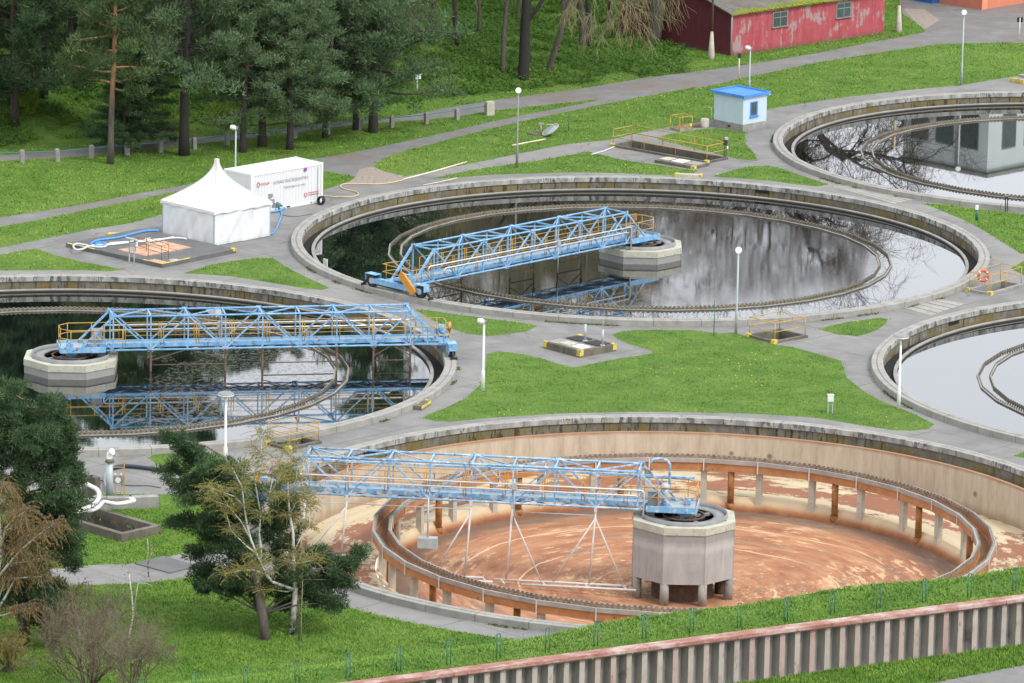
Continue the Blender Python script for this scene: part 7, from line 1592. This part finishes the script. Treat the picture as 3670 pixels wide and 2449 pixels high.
# shrubs with fresh leaves on the bank under the pines
for i, (u, v, s_) in enumerate(((487, 105, 0.6), (700, 190, 0.5), (520, 285, 0.45), (745, 268, 0.4), (640, 255, 0.4), (60, 260, 0.5))):
    p = at(u, v); rng = np.random.default_rng(70 + i); c = rng.normal(size=(26, 3)) * np.array([0.8, 0.8, 0.45]) * s_ * 1.6 + np.array([0, 0, 1.1 * s_]); V, F = spikes(c, np.full(26, 0.4), 0.8, 60, 0.14, 0.09, rng, 0.2)
    t = empty('shrub', p, 0, ['fresh yellow green shrub high on the bank behind the slender orange pine', 'fresh green shrub on the bank between the deep pines', 'fresh green shrub at the bank foot behind the tent tip', 'fresh green shrub right of the low branching dark pine', 'fresh green shrub behind the reddish pine', 'fresh green shrub at the left on the bank'][i], 'shrub')
    b = MB(); [b.tube([Vector((0, 0, -0.1)), Vector((rng.normal() * 0.2, rng.normal() * 0.2, 0.5 * s_)), Vector(tuple(c[k]))], [0.03, 0.02, 0.01], 4) for k in range(6)]; b.build('stems', M['twig'], t); npmesh('leaves', V, F, M['sprout'], t)
# ------------------------------------------------------------------ grass: tufts over all the lawns, banks and verges
def tufts():
    rng = np.random.default_rng(99); Vs = []; out = []
    def region(n, x0, x1, y0, y1, blade, width, nb):
        X = rng.uniform(x0, x1, n); Y = rng.uniform(y0, y1, n); k = classify(X, Y); ok = k == 1
        X, Y = X[ok], Y[ok]; Z = hgt(X, Y)
        P_ = np.stack([X, Y, Z], 1) - np.array([0, 0, CAMH]); d = P_ @ np.array(FW); u = (P_ @ np.array(CR)) / d * FPX + 1835; v = 1224.5 - (P_ @ np.array(CU)) / d * FPX
        ok = (u > -60) & (u < 3730) & (v > -60) & (v < 2520); X, Y, Z = X[ok], Y[ok], Z[ok]
        clump = 0.65 + 0.5 * (0.5 + 0.5 * np.sin(X * 1.7 + 2 * np.sin(Y * 0.9)) * np.sin(Y * 2.1 + np.sin(X * 1.3)))
        m = len(X); B = np.repeat(np.stack([X, Y, Z], 1), nb, 0); cl = np.repeat(clump, nb)
        B[:, :2] += rng.normal(size=(len(B), 2)) * 0.13; a = rng.uniform(0, 2 * PI, len(B)); ln = rng.uniform(0.4, 1.5, len(B))
        H = blade * rng.uniform(0.5, 1.25, len(B)) * cl; tip = B + np.stack([np.cos(a) * ln * H, np.sin(a) * ln * H, H], 1)
        sd = np.stack([-np.sin(a), np.cos(a), np.zeros(len(B))], 1) * (width / 2); B[:, 2] -= 0.03
        Vs.append(np.stack([B - sd, B + sd, tip], 1).reshape(-1, 3))
    region(150000, -26, 30, 222, 262, 0.085, 0.06, 5)
    region(120000, -38, 52, 262, 345, 0.07, 0.065, 4)
    region(130000, -46, 66, 325, 425, 0.09, 0.085, 4)
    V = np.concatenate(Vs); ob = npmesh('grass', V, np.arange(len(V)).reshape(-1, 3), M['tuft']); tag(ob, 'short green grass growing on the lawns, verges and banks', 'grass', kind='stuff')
    # strip in front of the wall
    n = 26000; t = rng.uniform(0, 42, n); s = -rng.uniform(0.12, 7, n); X = WL.x + WD.x * t + WN.x * s; Y = WL.y + WD.y * t + WN.y * s
    q = (X - fa.x) * fn.x + (Y - fa.y) * fn.y; ok = (q < 0) | (q > 4.5); X, Y, s = X[ok], Y[ok], s[ok]; Z = FZ + 0.02 * s
    B = np.repeat(np.stack([X, Y, Z], 1), 5, 0); B[:, :2] += rng.normal(size=(len(B), 2)) * 0.07; a = rng.uniform(0, 2 * PI, len(B)); H = 0.14 * rng.uniform(0.5, 1.3, len(B)); ln = rng.uniform(0.15, 0.7, len(B))
    tip = B + np.stack([np.cos(a) * ln * H, np.sin(a) * ln * H, H], 1); sd = np.stack([-np.sin(a), np.cos(a), np.zeros(len(B))], 1) * 0.025
    V = np.stack([B - sd, B + sd, tip], 1).reshape(-1, 3); ob = npmesh('grass', V, np.arange(len(V)).reshape(-1, 3), M['tuft']); tag(ob, 'short green grass growing at the foot of the sheet pile wall', 'grass', kind='stuff')
    # taller herbs on the bank, tree shade put into their darker green
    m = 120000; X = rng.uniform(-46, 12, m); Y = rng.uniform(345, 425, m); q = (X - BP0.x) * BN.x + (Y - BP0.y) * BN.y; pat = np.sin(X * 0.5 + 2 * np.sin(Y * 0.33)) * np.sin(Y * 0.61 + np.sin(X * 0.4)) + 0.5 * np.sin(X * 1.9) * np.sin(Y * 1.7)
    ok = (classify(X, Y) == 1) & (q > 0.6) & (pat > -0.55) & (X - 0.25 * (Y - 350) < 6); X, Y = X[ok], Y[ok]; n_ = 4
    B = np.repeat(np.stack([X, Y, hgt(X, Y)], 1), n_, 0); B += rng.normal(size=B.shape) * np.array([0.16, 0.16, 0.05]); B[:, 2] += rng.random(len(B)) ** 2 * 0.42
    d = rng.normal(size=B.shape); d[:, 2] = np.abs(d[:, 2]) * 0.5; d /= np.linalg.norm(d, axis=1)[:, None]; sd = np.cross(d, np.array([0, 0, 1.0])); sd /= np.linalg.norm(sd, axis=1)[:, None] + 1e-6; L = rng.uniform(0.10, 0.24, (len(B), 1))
    V = np.stack([B - sd * L * 0.4, B + sd * L * 0.4, B + d * L], 1).reshape(-1, 3); ob = npmesh('undergrowth', V, np.arange(len(V)).reshape(-1, 3), m_leaf('shade_toned_herbs', (0.040, 0.100, 0.014), (0.080, 0.175, 0.024), (0.150, 0.265, 0.045), 0.5)); tag(ob, 'wild undergrowth, tree shade put into its green, covering the bank beneath the trees', 'undergrowth', kind='stuff')
    # weeds and moss along the outer foot of the tank rims
    WV = []
    for n_, (cx, cy) in TANK.items():
        m = 9000; a = rng.uniform(0, 2 * PI, m); pat = np.sin(a * 7 + cx) + np.sin(a * 17.3 + cy) * 0.8 + np.sin(a * 41 + 1) * 0.6; a = a[pat > 0.9]; r_ = 20.87 + np.abs(rng.normal(size=len(a))) * 0.10
        X = cx + r_ * np.cos(a); Y = cy + r_ * np.sin(a); B = np.stack([X, Y, np.full(len(X), -0.01)], 1); t_ = rng.uniform(0, 2 * PI, len(X)); H = rng.uniform(0.03, 0.13, len(X))
        tip = B + np.stack([np.cos(t_) * H, np.sin(t_) * H, H], 1); sd = np.stack([-np.sin(t_), np.cos(t_), np.zeros(len(X))], 1) * 0.04; WV.append(np.stack([B - sd, B + sd, tip], 1).reshape(-1, 3))
    V = np.concatenate(WV); ob = npmesh('weeds', V, np.arange(len(V)).reshape(-1, 3), plain('mossy_weeds', (0.10, 0.13, 0.03), 0.95, 0, 0.35, 1.0)); tag(ob, 'moss and small weeds along the outer foot of the tank rims', 'weeds', kind='stuff')
    # dandelions
    n = 4200; X = rng.uniform(-40, 40, n); Y = rng.uniform(262, 400, n); pat = np.sin(X * 0.31 + 1.3) * np.sin(Y * 0.23) + 0.3 * np.sin(X * 1.1); ok = (classify(X, Y) == 1) & (pat > 0.45); X, Y = X[ok], Y[ok]; Z = hgt(X, Y) + 0.11
    B = np.stack([X, Y, Z], 1); r = 0.036; V = np.stack([B + np.array([-r, -r * .6, 0]), B + np.array([r, -r * .6, 0]), B + np.array([0, r, 0.03])], 1).reshape(-1, 3)
    ob = npmesh('dandelions', V, np.arange(len(V)).reshape(-1, 3), plain('dandelion_yellow', (0.62, 0.50, 0.03), 0.8)); tag(ob, 'yellow dandelions dotted through the grass', 'flowers', kind='stuff')
tufts()
